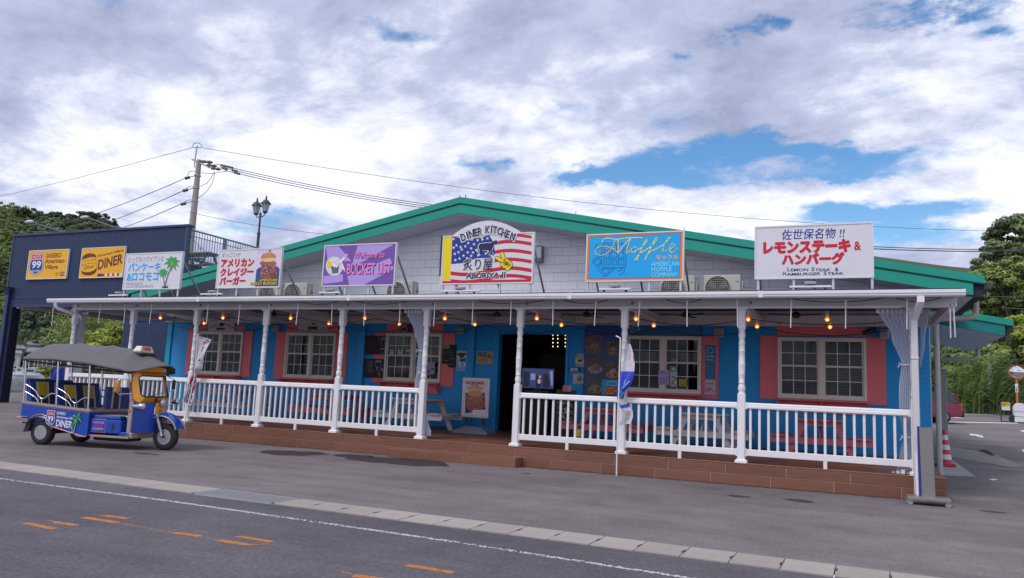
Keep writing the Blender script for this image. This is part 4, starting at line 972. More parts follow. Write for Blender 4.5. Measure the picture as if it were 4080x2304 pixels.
# --- pancake and palms
c = crop(0, 850, 3.22)
t, F, _ = signboard('white roof sign with blue katakana and two green palm trees', c, (1620, 520), (2347, 490), (2305, 965), (1573, 990), SIGNW, legs=(.02, .33, .66, .965))
F.text('とってもハワイアンな', 1652, 2108, 556, 626, GRYT, shear=.3, bold=-.004); F.text('パンケーキ', 1652, 2060, 636, 745, SKYB, bold=.02, heavy=.02); F.text('&ロコモコ', 1632, 2030, 765, 866, SKYB, bold=.02, heavy=.02)
F.text('PANCAKE &', 1622, 1830, 890, 918, GRYT, bold=-.005); F.text('LOCO MOCO PLATE', 1618, 1965, 925, 956, GRYT, bold=-.005)
def palm(F, cx, cy, R_, trunk, k, leaves=9, rot=0, gl=None, gd=None):
    F.stroke([trunk], R_*.16, col('palm_trunk', 120, 110, 105, 1.2), k, 'palm_trunk')
    for i in range(leaves):
        a = rot+2*pi*i/leaves; ln = R_*(1 if sin(a) < .3 else .85); droop = .25*R_
        tip = (cx+ln*cos(a), cy+ln*sin(a)+droop*.6); mid = (cx+ln*.55*cos(a), cy+ln*.55*sin(a)-R_*.08); nx, ny = -sin(a), cos(a); w_ = R_*.17
        leaf = [(cx, cy), (cx+ln*.25*cos(a)+nx*w_*.7, cy+ln*.25*sin(a)+ny*w_*.7-R_*.06), (mid[0]+nx*w_, mid[1]+ny*w_), tip, (mid[0]-nx*w_, mid[1]-ny*w_), (cx+ln*.25*cos(a)-nx*w_*.7, cy+ln*.25*sin(a)-ny*w_*.7-R_*.06)]
        F.poly([(x+(x-cx)*.05, y+(y-cy)*.05+1) for x, y in leaf], gd or GRND, k+.4+i*.12, 'palm_leaf'); F.poly([(cx+(x-cx)*.95, cy+(y-cy)*.93) for x, y in leaf], gl or GRNL, k+.46+i*.12, 'palm_leaf')
palm(F, 2210, 640, 105, [(2115, 950), (2130, 880), (2160, 780), (2205, 660)], 2.2, 9, .35); palm(F, 2092, 765, 68, [(2110, 940), (2105, 880), (2092, 780)], 3.6, 9, .2)
F.stroke([[(2080, 955), (2150, 955)], [(2082, 935), (2100, 950), (2120, 935), (2140, 950), (2152, 930)]], 9, INK, 5, 'palm_base'); F.ell(2207, 648, 16, 16, ORNG, 5, name='coconut')
# --- wall signs on the navy building
def shield(F, P, k, red=RED, blue=BLU, big=1.0):
    """P maps unit coords (0..1, 0..1 down) to crop pixels"""
    half = [(.5, .03), (.62, .055), (.72, .05), (.80, .0), (.95, .09), (.90, .2), (.90, .3), (.96, .45), (1.0, .6), (.97, .75), (.86, .86), (.68, .93), (.5, 1.0)]
    out = half+[(1-x, y) for x, y in half[::-1][1:-1]]
    F.poly([P(.5+(x-.5)*1.06, .5+(y-.5)*1.05) for x, y in out], INK, k, 'shield_edge'); F.poly([P(x, y) for x, y in out], SIGNW, k+.5, 'shield_white')
    ins = [(.5+(x-.5)*.90, .5+(y-.5)*.92) for x, y in out]
    lo = [(x, y) for x, y in ins if y > .31]; lo = [(.90, .31)]+[p for p in ins[:13] if p[1] > .31]+[p for p in ins[13:] if p[1] > .31]+[(.10, .31)]
    hi = [p for p in ins if p[1] < .27]
    top = [p for p in ins[:13] if p[1] < .27]+[(.87, .275), (.13, .275)]+[p for p in ins[13:] if p[1] < .27]
    F.poly([P(*p) for p in lo], blue, k+1, 'shield_blue'); F.poly([P(*p) for p in top], red, k+1, 'shield_red')
    def tq(s_, x0, x1, y0, y1, **kw): F.textq(s_, P(x0, y1), P(x1, y1), P(x0, y0), SIGNW, k+1.6, **kw)
    tq('ROUTE', .22, .78, .13, .235, bold=.02); tq('99', .19, .83, .37, .70, bold=.035); tq('ISLANDS', .22, .78, .77, .86, bold=.015)
YWS = YN-.10
t, F, _ = signboard('amber wall sign with red and blue Route 99 shield on the navy wall', c, (378, 480), (888, 460), (848, 838), (335, 850), AMB, Y=YWS, on_wall=True, name='wall_sign')
shield(F, lambda u, v: (388+185*u+(-28)*v, 512+285*v-8*u), 1.4)
F.text('SASEBO', 592, 788, 512, 570, BRN, 2, bold=.02); F.text('American-', 580, 842, 582, 640, BRN, 2, bold=.02); F.text('Village', 573, 745, 662, 733, BRN, 2, bold=.02)
F.text('SINCE\n2022', 712, 760, 762, 805, BRN, 2); F.polys([[(768, 752), (828, 750), (828, 760), (768, 762)], [(766, 795), (824, 793), (824, 803), (766, 805)]], BLU, 2, 'emblem_bars'); F.text('L&S', 772, 824, 765, 790, RED, 2.4, bold=.02)
t, F, _ = signboard('amber wall sign with brown burger emblem and slanted Diner lettering', c, (1055, 448), (1615, 425), (1572, 822), (1015, 835), AMB, Y=YWS, on_wall=True, name='wall_sign')
F.poly([(1050, 600), (1062, 555), (1100, 525), (1150, 512), (1205, 520), (1238, 545), (1235, 575), (1210, 560), (1150, 565), (1090, 585)], BRN, 1.6, 'emblem_bun'); F.poly([(1040, 735), (1080, 755), (1140, 755), (1200, 735), (1240, 700), (1240, 735), (1215, 775), (1160, 797), (1100, 798), (1055, 780)], BRN, 1.6, 'emblem_bun')
F.textq('American Village', (1060, 632), (1232, 598), (1062, 612), BRN, 2); F.textq('Diner', (1078, 728), (1208, 700), (1085, 675), BRN, 2, bold=.0); F.stroke([[(1050, 665), (1140, 645), (1230, 640)], [(1050, 680), (1060, 650)], [(1232, 600), (1236, 690)]], 4, BRN, 2, 'emblem_lines')
F.textq('American-Village', (1252, 575), (1586, 500), (1256, 530), BRN, 2, bold=.018); F.textq('DINER', (1252, 728), (1572, 645), (1262, 600), BRN, 2, bold=.03)
F.poly([(1250, 778), (1315, 775), (1310, 810), (1247, 813)], col('flag_indigo', 45, 25, 120, 1.4), 2, 'flag_bar'); F.polys([[(1315+i*62, 775-i*2), (1345+i*62, 774-i*2), (1341+i*62, 809-i*2), (1311+i*62, 810-i*2)] for i in range(4)], RED, 2, 'flag_bar'); F.polys([[(1345+i*62, 774-i*2), (1377+i*62, 772-i*2), (1373+i*62, 807-i*2), (1341+i*62, 809-i*2)] for i in range(4)], SIGNW, 2, 'flag_bar')
# dark narrow panel behind the flag sign
tk = thing('black_side_panel', 'narrow black panel mounted beside the striped flag sign', 'panel', (7.3, 1.3, 0)); C6 = crop(1600, 750, 2.147)
a = [PY(*C6(*q), YS+.12) for q in ((338, 407), (355, 405), (340, 750), (320, 752))]
MB().plate(a, .03).build('panel', INK, tk); MB().bar(a[2]+Vector((0, .03, 0)), Vector((a[2].x, a[2].y+.03, ROOFZ(.5))), .03, .03).build('leg', ALU, tk)
# ------------------------------------------------------------------ air conditioners on the porch roof
ACW = mat('ac_casing', (.50, .47, .42), .5, var=.05); ACD = mat('ac_dark', (.03, .03, .035), .6)
def ac_proto():
    t = thing('air_conditioner', 'x', 'air conditioner', (0, 0, 0), group='air conditioner units on the porch roof')
    W, H, Dp = .80, .60, .30
    MB().bbox((-W/2, 0, .05), (W/2, Dp, .05+H), .012).build('casing', ACW, t, world=False)
    for sx in (-1, 1): MB().box((sx*.28-.04, -.02, 0), (sx*.28+.04, Dp+.02, .052)).build('foot', ACD, t, world=False)
    fc = Vector((-.09, -.002, .05+H*.5)); MB().lathe(fc, [(.268, .0), (.268, -.004)], 36, 'Y').build('fan_opening', ACD, t, world=False)
    MB().lathe(fc, [(.285, 0), (.285, -.022), (.268, -.022), (.268, 0)], 36, 'Y').build('fan_ring', ACW, t, world=False)
    fan = MB()
    for k in range(3):
        a = k*2*pi/3; fan.add([fc+Vector((r*cos(a+q), -.006-(.004 if q else 0), r*sin(a+q))) for r, q in ((.04, 0), (.25, .1), (.25, .9), (.05, 1.2))], [(0, 1, 2, 3), (3, 2, 1, 0)])
    fan.build('fan_blade', mat('fan_grey', (.12, .12, .13), .5), t, world=False)
    g = MB()
    for k in range(-5, 6):
        h = sqrt(max(0, .26**2-(k*.048)**2)); g.box(fc+Vector((-h, -.019, k*.048-.003)), fc+Vector((h, -.016, k*.048+.003))); g.box(fc+Vector((k*.048-.002, -.016, -h)), fc+Vector((k*.048+.002, -.013, h)))
    g.build('guard', ACW, t, world=False)
    MB().box((.30, -.006, .49), (.37, -.001, .51)).build('maker_plate', mat('blue_mark', (.1, .3, .45), .5), t, world=False)
    cov = MB().bbox((W/2-.002, .06, .12), (W/2+.05, .24, .52), .012).build('valve_cover', ACW, t, world=False)
    for k in range(3): MB().box((W/2+.05, .10, .2+k*.09), (W/2+.062, .2, .22+k*.09)).build('grip', ACD, cov, world=False)
    MB().tube([(W/2+.05, .15, .16), (W/2+.12, .17, .12), (W/2+.18, .2, .04), (W/2+.3, .4, .02)], .014, 6).build('refrigerant_pipe', WHITE, t, world=False)
    return t
acp = ac_proto()
AY = 2.35
for i, (px_, lab) in enumerate(((1075, 'beige air conditioner half hidden behind the red katakana burger sign'), (1177, 'beige air conditioner standing right of the red katakana burger sign'), (1592, 'beige air conditioner half behind the purple sign'),
                                (2697, 'beige air conditioner half behind the cyan waffle sign'), (2876, 'beige air conditioner between the cyan waffle sign and the lemon steak sign'))):
    o = acp if i == 0 else dup(acp)
    o.location = (PY(px_, 1150, AY).x, AY, ROOFZ(AY)+.0); o['label'] = lab
# conduits and vents on the gable
MB().tube([(x, YW-.035, 3.80-.001*i) for i, x in enumerate((7.0, 9.0, 11.2, 11.9, 13.0))], .014, 6).build('wall_conduit', WHITE, bld)
MB().cyl((5.58, YW-.06, 3.7), (5.58, YW-.06, 4.55), .05, 10).build('duct_cover', WHITE, bld)
MB().cyl((12.30, YW-.10, 3.7), (12.30, YW-.10, 4.4), .06, 10).sphere((12.30, YW-.10, 4.4), .06).build('duct_cover', WHITE, bld)
q = PY(*C6(1180, 575), YW)
wl = thing('floodlight', 'boxy wall floodlight on the white gable beside the flag sign', 'floodlight', tuple(q))
MB().bbox((q.x-.10, YW-.20, q.z-.20), (q.x+.14, YW-.013, q.z+.22), .01).build('housing', mat('floodlight_body', (.22, .21, .2), .5), wl); MB().quad((q.x-.08, YW-.201, q.z-.1), (q.x+.12, YW-.201, q.z-.1), (q.x+.12, YW-.201, q.z+.19), (q.x-.08, YW-.201, q.z+.19)).build('lens', mat('lamp_lens', (.7, .7, .72), .2), wl)
# ------------------------------------------------------------------ spotlights on white plates in front of the signs
YSP = -.36; sp0 = None
for px_, py_, w_, lab in ((471, 1178, 235/3.22, 'the palm tree sign'), (843, 1176, 410/4.85, 'the red katakana burger sign'), (1313, 1170, 190/2.342, 'the purple sign'), (1834, 1162, 335/2.147, 'the striped flag sign'), (2450, 1155, 270/2.147, 'the cyan waffle sign'), (3229, 1141, 290/1.74, 'the lemon steak sign')):
    q = PY(px_, py_, YSP); wd = PY(px_+w_/2, py_, YSP).x-PY(px_-w_/2, py_, YSP).x
    t = thing('spotlight', 'small grey spotlight on a white plate in front of '+lab, 'spotlight', (q.x, YSP, ROOFZ(YSP)), group='spotlights in front of the roof signs')
    MB().bbox((-wd/2, -.03, .045), (wd/2, .03, .082), .004).build('plate', WHITE, t, world=False)
    for s in (-.7, .7): MB().box((s*wd/2-.02, -.02, -.02), (s*wd/2+.02, .02, .046)).build('clip', ACD, t, world=False)
    MB().bbox((-.10, -.05, .10), (.10, .07, .155), .012).build('lamp_body', mat('lamp_grey', (.34, .34, .36), .5), t, world=False); MB().box((-.085, .01, .156), (.085, .06, .16)).build('lens', MATS['lamp_lens'], t, world=False)
    MB().box((-.012, -.012, .08), (.012, .012, .102)).build('stem', ACD, t, world=False)
# ================================================================== NAVY BUILDING with rooftop terrace
NX0, NX1, NZT = -16.3, -6.68, 7.09
OX0, OX1, OZ = -15.84, -9.43, 4.12
nb_ = thing('navy_building', 'navy corrugated metal building with open passage and rooftop terrace', 'building', ((NX0+NX1)/2, YN+4, gz(YN)))
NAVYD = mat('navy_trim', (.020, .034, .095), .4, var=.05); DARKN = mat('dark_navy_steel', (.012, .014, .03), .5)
def corr(x0, x1, z0, z1, y, pitch=.083, dep=.02, along='X', base=0):
    """vertical corrugations: trapezoid ribs"""
    mb = MB(); n = int((x1-x0)/pitch); p = (x1-x0)/n
    prof = []
    for i in range(n): prof += [(x0+p*i, 0), (x0+p*(i+.36), 0), (x0+p*(i+.5), dep), (x0+p*(i+.86), dep)]
    prof.append((x1, 0))
    if along == 'X': vs = [(x, y-d, z) for z in (z0, z1) for x, d in prof]
    else: vs = [(y+d, x, z) for z in (z0, z1) for x, d in prof]
    k = len(prof); mb.add(vs, [(i, i+1, i+1+k, i+k) for i in range(k-1)]); return mb
G0 = gz(YN)-.05
corr(NX0, NX1, 4.47, NZT-.08, YN).build('upper_cladding', NAVY, nb_)
corr(NX0, NX1, OZ+.02, 4.40, YN).build('lintel_cladding', NAVY, nb_)
corr(OX1+.02, NX1, G0, OZ+.02, YN).build('right_cladding', NAVY, nb_)
corr(NX0, OX0-.02, G0, OZ+.02, YN).build('left_cladding', NAVY, nb_)
MB().box((NX0-.02, YN-.035, 4.40), (NX1+.03, YN+.02, 4.435)).box((NX0-.02, YN-.045, 4.437), (NX1+.03, YN+.02, 4.47)).build('belt_trim', NAVYD, nb_)
MB().bbox((NX0-.04, YN-.07, NZT-.09), (NX1+.06, YN+.25, NZT), .01).build('parapet_cap', NAVYD, nb_)
MB().box((NX1-.06, YN-.04, G0), (NX1+.03, YN+.06, NZT-.09)).build('corner_trim', NAVY, nb_)
MB().box((NX0-.03, YN-.04, G0), (NX0+.05, YN+.06, NZT-.09)).build('corner_trim', NAVY, nb_)
MB().box((OX0, YN-.03, OZ-.06), (OX1, YN+.05, OZ+.02)).build('lintel_trim', NAVYD, nb_)
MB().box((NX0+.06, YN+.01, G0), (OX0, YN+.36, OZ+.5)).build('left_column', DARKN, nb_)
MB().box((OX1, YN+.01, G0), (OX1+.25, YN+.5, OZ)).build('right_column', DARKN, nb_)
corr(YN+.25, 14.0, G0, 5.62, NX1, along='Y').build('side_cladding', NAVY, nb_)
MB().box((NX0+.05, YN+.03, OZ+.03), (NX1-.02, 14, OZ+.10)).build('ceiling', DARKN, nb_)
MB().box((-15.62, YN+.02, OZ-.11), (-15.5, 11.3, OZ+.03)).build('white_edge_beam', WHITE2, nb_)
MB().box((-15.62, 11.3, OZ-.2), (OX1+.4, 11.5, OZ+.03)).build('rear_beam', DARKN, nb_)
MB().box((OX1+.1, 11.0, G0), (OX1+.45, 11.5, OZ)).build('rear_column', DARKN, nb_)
MB().box((NX0, YN+.22, 5.5), (NX1, 14, 5.62)).build('terrace_floor', mat('terrace_floor', (.3, .29, .3), .8), nb_)
MB().box((NX1-.2, YN+.1, 5.45), (NX1+.05, 14, 5.53)).build('terrace_edge_trim', NAVYD, nb_)
MB().box((NX0+.05, YN+.05, 5.3), (NX1-.05, YN+.22, NZT-.1)).build('parapet_back', NAVYD, nb_)
# rain hopper and pipe on the left of the navy front
hp = thing('rain_hopper_pipe', 'dark navy rain hopper with drain pipe on the corner of the navy wall', 'downpipe', (-15.95, YN-.1, G0))
q = PY(35, 1165, YN-.12); xh = q.x
MB().add([(xh+a*w/2, YN-.05-d, q.z+z) for z, w, d in ((.20, .46, .26), (-.10, .22, .13)) for a, d in ((-1, d), (1, d), (1, 0), (-1, 0))], [(0, 1, 2, 3), (7, 6, 5, 4), (0, 4, 5, 1), (1, 5, 6, 2), (2, 6, 7, 3), (3, 7, 4, 0)]).build('hopper', NAVYD, hp)
MB().bbox((xh-.075, YN-.17, G0), (xh+.075, YN-.045, q.z-.1), .01).build('pipe', NAVYD, hp)
# rooftop railing along the right edge of the terrace
rr = thing('terrace_railing', 'grey steel railing around the rooftop terrace of the navy building', 'railing', (NX1-.1, 10, 5.62))
STEEL = mat('grey_blue_steel', (.20, .22, .29), .45, .3, var=.05)
XR = NX1-.06; TZ = 6.93; y0, y1 = YN+.25, 13.6
MB().cyl((XR, y0, TZ), (XR, y1, TZ), .035, 8).build('top_rail', STEEL, rr); MB().cyl((XR, y0, TZ-.22), (XR, y1, TZ-.22), .016, 6).build('mid_rail', STEEL, rr); MB().cyl((XR, y0, 5.60), (XR, y1, 5.60), .02, 6).build('bottom_rail', STEEL, rr)
for k, yy in enumerate((YN+1.95, 10.7, 13.5)): MB().box((XR-.05, yy-.05, 5.5), (XR+.05, yy+.05, TZ)).build('post', STEEL, rr)
b0_ = MB().cyl((0, 0, 5.42), (0, 0, TZ-.01), .013, 6).build('baluster', STEEL, rr); b0_.location = Vector((XR, y0+.1, 0)) - WL[rr]*0
b0_.location = (XR, y0+.1, 0); 
for v in b0_.data.vertices: v.co = v.co+WL[rr]
b0_.location = Vector((XR, y0+.1, 0))-WL[rr]
for k in range(1, 58):
    inst(b0_, rr, Vector((XR, y0+.1+k*.135, 0))-WL[rr], 'baluster')
# rear railing
rb = thing('terrace_railing', 'far grey railing on the rear edge of the rooftop terrace', 'railing', (-11, 13.7, 5.62))
MB().cyl((-16, 13.7, 6.75), (NX1, 13.7, 6.75), .03, 6).build('top_rail', STEEL, rb); MB().cyl((-16, 13.7, 5.75), (NX1, 13.7, 5.75), .02, 6).build('bottom_rail', STEEL, rb)
b0_ = MB().cyl((-5, 0, .13), (-5, 0, 1.13), .013, 5).build('baluster', STEEL, rb, world=False)
for k in range(1, 50): inst(b0_, rb, (k*.19, 0, 0), 'baluster')
# table on the terrace
tt = thing('terrace_table', 'grey picnic table on the rooftop terrace behind the railing', 'table', (-8.0, 7.6, 5.62)); TG = mat('weathered_grey_wood', (.20, .20, .24), .7, var=.12, sc=(1, 8, 8), scale=3)
for k in range(4): MB().bbox((-.9, -.4+k*.2, .70), (.9, -.21+k*.2, .75), .006).build('top_board', TG, tt, world=False)
for s in (-1, 1):
    for e_ in (-1, 1): MB().bar((s*.6, e_*.15, .72), (s*.6, e_*.62, 0), .05, .09).build('leg', TG, tt, world=False)
    MB().bbox((-.9, s*.66-.13, .40), (.9, s*.66+.13, .45), .006).build('seat_board', TG, tt, world=False); MB().box((s*.6-.025, -.78, .30), (s*.6+.025, .78, .39)).build('cross_beam', TG, tt, world=False)
# drooping bulb string along the terrace rail
sg = thing('terrace_light_string', 'drooping string of small bulbs along the terrace railing', 'string lights', (XR, 9, 6.5)); pts = []
for k in range(41):
    u = k/40; pts.append((XR-.1, lerp(y0, y1, u), 6.75-.55*abs(sin(u*pi*3.0))))
MB().tube(pts, .008, 5).build('cable', ACD, sg)
for k in range(3, 40, 5): MB().sphere(Vector(pts[k])+Vector((0, 0, -.05)), .035, 8, 6).build('bulb', mat('clear_bulb', (.4, .4, .42), .2), sg)
# ================================================================== UTILITY POLE, LAMP POST, STREET LIGHTS
POLE = mat('concrete_pole', (.36, .30, .27), .85, var=.08, scale=3); CABLE = mat('black_cable', (.05, .05, .06), .6); INSU = mat('insulator', (.10, .10, .11), .5)
cU = crop(600, 520, 2.508); UD = 16.0
up = thing('utility_pole', 'concrete utility pole with crossarm and insulators behind the navy building', 'utility pole', tuple(PY(*cU(370, 1700), UD)))
def U(x, y, d=0): return PY(*cU(x, y), UD+d)
pt_, pb_ = U(492, 295), U(402, 1100); bx_ = pb_.x+(pb_.x-pt_.x)/(pb_.z-pt_.z)*(-pb_.z)*0
MB().tube([(pb_.x, UD, gz(UD)), (pb_.x, UD, pb_.z), (pt_.x-.05, UD, pt_.z)], [.22, .19, .135], 14).build('shaft', POLE, up)
xp = lambda z: lerp(pb_.x, pt_.x-.05, (z-pb_.z)/(pt_.z-pb_.z))
MB().tube([U(468, 365), U(438, 365), U(443, 300), U(465, 155)], .04, 8).build('top_arm', GALV, up); MB().bar(U(425, 170), U(505, 173), .05, .05).build('top_clamp', GALV, up)
MB().bar(U(415, 290), U(585, 370), .09, .09).build('crossarm', GALV, up); MB().bar(U(505, 315), U(575, 310), .06, .06).build('crossarm', GALV, up)
for y in (455, 575, 705, 815): z = U(450, y).z; MB().lathe((xp(z), UD, z), [(.19, -.03), (.19, .03)], 14).build('band', GALV, up)
def insul(a, b): return MB().tube([a, lerp(a, b, .25), lerp(a, b, .5), lerp(a, b, .75), b], [.04, .10, .06, .10, .04], 8).build('insulator', INSU, up)
for a, b in (((500, 310), (620, 320)), ((560, 345), (660, 358)), ((600, 375), (700, 390))): insul(U(*b), U(*a))
for x, y in ((360, 475), (340, 600), (320, 735)): insul(U(x-20, y+6), U(x+35, y-8)); MB().cyl(U(x+30, y-8), U(x+110, y-28), .025, 6).build('strain_rod', GALV, up)
for x, y in ((730, 355), (795, 370), (740, 383), (840, 405), (865, 430)): MB().bar(U(x-25, y-7), U(x+25, y+5), .10, .12).build('cable_spacer', INSU, up)
for pl in ([(365, 455), (385, 415), (420, 405), (500, 425), (620, 432), (700, 418), (760, 408)], [(355, 580), (390, 562), (440, 556), (500, 556), (560, 530), (600, 480), (640, 410)], [(340, 715), (375, 697), (440, 690), (490, 668), (560, 610), (620, 520), (643, 420)], [(412, 168), (430, 135), (460, 122), (500, 135), (523, 170)]):
    MB().tube([U(*p) for p in pl], .016, 5).build('jumper_cable', CABLE, up)
def wire(name_lab, a, b, sag, r=.016, n=14):
    a, b = Vector(a), Vector(b); mb = MB().tube([lerp(a, b, i/n)-Vector((0, 0, sag*4*(i/n)*(1-i/n))) for i in range(n+1)], r, 5)
    o = mb.build('overhead_wire', CABLE, None, loc=tuple(a)); setp(o, name_lab, 'wire', 'overhead wires from the utility pole'); return o
for (x, y), (fx, fy), r, wl_ in (((330, 485), (150, 880), .022, 'highest'), ((310, 610), (200, 915), .022, 'middle'), ((290, 742), (250, 935), .022, 'lowest')):
    wire(wl_+' of three black cables strung from the utility pole towards the hill', U(x, y), PY(fx, fy+25, UD+26), .5, r)
wire('thin top wire running from the pole tip over the hill', U(420, 172), PY(-400, 860, UD+30), .4, .014)
wire('thin top wire running from the pole tip over the diner roof', U(525, 175), PY(4300, 925, UD+34), 1.2, .014)
for x, y, tx_, ty_, wl_ in ((650, 335, 1900, 838, 'highest'), (690, 365, 1900, 846, 'middle'), (740, 400, 1900, 853, 'lowest')): wire(wl_+' of three power cables descending from the pole behind the diner roof', U(x, y), PY(tx_, ty_, UD+6), .25, .02)
wire('low thin wire from the pole to behind the diner roof', U(470, 838), PY(1500, 945, UD+10), .25, .012)
for (ax, ay), (bx2, by2), r, wl_ in (((3400, 979), (4200, 992), .022, 'upper thinner'), ((3400, 988), (4200, 999), .026, 'lower thicker')): wire(wl_+' of two parallel black cables crossing to the tall tree', PY(ax, ay, 26), PY(bx2, by2, 30), .1, r)
for (ax, ay), (bx2, by2), wl_ in (((3880, 1181), (4200, 1170), 'thin cable from the main green eave into the trees'), ((3990, 1226), (4200, 1224), 'thin cable from the rear wing roof edge into the trees'), ((3950, 1310), (4200, 1300), 'thin cable from under the rear wing soffit into the trees')): wire(wl_, PY(ax, ay, 9), PY(bx2, by2, 16), .05, .012)
# lamp post with two lanterns
cL = crop(600, 520, 2.508); LD = 15.5
lp = thing('lamp_post', 'dark double lantern lamp post standing behind the navy terrace', 'lamp post', tuple(PY(1027, 1100, LD)))
LM = mat('black_iron', (.035, .04, .06), .45); q0, q1 = PY(*cL(1070, 1170), LD), PY(*cL(1097, 850), LD); xq = q1.x
MB().cyl((xq, LD, gz(LD)), (xq, LD, q1.z), .05, 10).build('shaft', LM, lp); zc = PY(*cL(1078, 1040), LD).z
MB().cyl((xq, LD, gz(LD)), (xq, LD, zc), .075, 10).lathe((xq, LD, zc), [(.075, 0), (.10, .04), (.06, .12)], 12).build('lower_shaft', LM, lp); MB().lathe((xq, LD, q1.z), [(.05, 0), (.07, .06), (.02, .16), (.0, .3)], 10).build('finial', LM, lp)
lz = q1.z+.05
for s in (-1, 1):
    off = Vector((s*.40, -.12*s, 0)); b_ = Vector((xq, LD, lz))+off
    MB().tube([(xq, LD, lz-.05), (xq+off.x*.4, LD+off.y*.4, lz-.14), (xq+off.x*.8, LD+off.y*.8, lz-.10), b_], .025, 6).build('arm', LM, lp)
    lt = MB().lathe(b_, [(.03, 0), (.11, .04), (.11, .08), (.13, .10)], 10).build('lantern_base', LM, lp)
    MB().lathe(b_, [(.115, .10), (.20, .52)], 8, sm=False).build('lantern_glass', mat('lantern_glass', (.42, .44, .5), .2, var=.05), lt)
    for k in range(8):
        a = k*pi/4; MB().cyl(b_+Vector((.118*cos(a), .118*sin(a), .1)), b_+Vector((.203*cos(a), .203*sin(a), .52)), .010, 4).build('lantern_rib', LM, lt)
    MB().lathe(b_, [(.27, .50), (.26, .54), (.14, .68), (.06, .74), (.04, .80), (.05, .83), (.0, .98)], 10).build('lantern_cap', LM, lp)
# street lights leaning over the navy parapet
cS = crop(0, 780, 4.954)
for lab, (hx0, hy0), (hx1, hy1), (tx_, ty_) in (('street light with pale head rising over the left of the navy parapet', (495, 530), (660, 535), (1170, 700)), ('street light with pale head above the middle of the navy parapet', (1585, 445), (1750, 445), (2230, 620))):
    SD = 22.0; a, b, e_ = PY(*cS(hx0, hy0), SD), PY(*cS(hx1, hy1), SD), PY(*cS(tx_, ty_), SD)
    s = thing('street_light', lab, 'street light', (PY(312 if hx0 < 1000 else 575, 1500, SD).x, SD, gz(SD)))
    xg = PY(312 if hx0 < 1000 else 575, 1500, SD).x; MB().tube([b, lerp(b, e_, .5), e_, (xg-.3, SD, e_.z-.6), (xg, SD, e_.z-1.3), (xg, SD, gz(SD))], [.05, .06, .07, .08, .09, .11], 8).build('arm', mat('dark_pole', (.09, .09, .10), .6), s)
    mid = lerp(a, b, .5); ln = (b-a).length/2
    MB().sphere(mid+Vector((0, 0, .06)), ln, 12, 8, (1.0, .35, .30)).build('lamp_head', mat('pale_head', (.55, .55, .58), .4), s); MB().sphere(mid+Vector((0, 0, -.02)), ln*.8, 12, 8, (1.0, .3, .24)).build('lens', mat('grey_lens', (.2, .22, .25), .3), s)
# ================================================================== TUK-TUK
tuk = thing('tuk_tuk', 'blue and yellow three wheeled tuk-tuk with dark canopy parked before the porch', 'tuk-tuk', (.036, -3.446, 0), .20); tuk.scale = (1.037, .94, 1.03)
TBLUE = mat('tuk_blue', (.008, .062, .42), .28, var=.05, coat=.4); TYEL = mat('tuk_yellow', (.86, .36, .008), .3, var=.04, coat=.4); CHROME = mat('chrome', (.62, .62, .66), .16, 1.0, var=.05)
CANV = mat('canopy_vinyl', (.098, .092, .104), .6, var=.08, scale=2, bump=.1, bscale=12); RUB = mat('tyre_rubber', (.022, .021, .022), .8, var=.1); RIMM = mat('rim_silver', (.42, .42, .45), .38, .6)
TRIM = mat('tuk_trim', (.46, .38, .36), .35, .5); VN = mat('seat_navy', (.015, .028, .13), .45, bump=.1, bscale=20); VY = mat('seat_yellow', (.66, .46, .02), .45, var=.1, scale=14); VC = mat('seat_cream', (.62, .56, .50), .5); VB = mat('seat_blue', (.02, .06, .32), .4); COPPER = mat('copper_trim', (.55, .25, .15), .35, .6)
W2 = .69
rail = lambda s: .80-.065*s
def tp(name, mb, m, par=tuk): return mb.build(name, m, par, world=False)
def wheel(x, y, r, w, holes=True):
    wh = MB().lathe((x, y, r), [(r*.50, -w*.40), (r*.62, -w*.48), (r*.80, -w*.52), (r*.93, -w*.46), (r, -w*.30), (r, w*.30), (r*.93, w*.46), (r*.80, w*.52), (r*.62, w*.48), (r*.50, w*.40)], 28, 'Y'); wh = tp('wheel', wh, RUB)
    for k in range(28):
        a = 2*pi*k/28; p = Vector((x+r*1.0*cos(a), y, r+r*1.0*sin(a)))
        if k % 2 == 0: MB().bar(p+Vector((0, -w*.3, 0)), p+Vector((.01, w*.3, 0)), .012, .012).build('tread_lug', RUB, wh, world=False)
    MB().lathe((x, y, r), [(r*.58, -w*.475), (r*.54, -w*.44), (r*.51, -w*.24), (r*.42, -w*.16), (r*.22, -w*.24), (r*.18, -w*.32), (0.001, -w*.33)], 28, 'Y').build('rim', RIMM, wh, world=False)
    MB().lathe((x, y, r), [(r*.58, w*.475), (r*.54, w*.42), (r*.3, w*.12), (0.001, w*.12)], 24, 'Y').build('rim', RIMM, wh, world=False)
    if holes:
        for k in range(12):
            a = 2*pi*k/12; MB().lathe((x+r*.40*cos(a), y-w*.16, r+r*.40*sin(a)), [(.014, 0), (.014, -.014)], 8, 'Y').build('rim_hole', INK, wh, world=False)
    MB().lathe((x, y, r), [(r*.17, -w*.28), (r*.14, -w*.42), (.001, -w*.45)], 12, 'Y').build('hub', ACD, wh, world=False)
    for k in range(4):
        a = pi/4+pi/2*k; MB().lathe((x+r*.28*cos(a), y-w*.17, r+r*.28*sin(a)), [(.012, 0), (.012, -.03)], 6, 'Y').build('wheel_nut', ACD, wh, world=False)
    return wh
wheel(0, -W2+.12, .245, .17); wheel(0, W2-.12, .245, .17); wheel(2.40, 0, .262, .15, False)
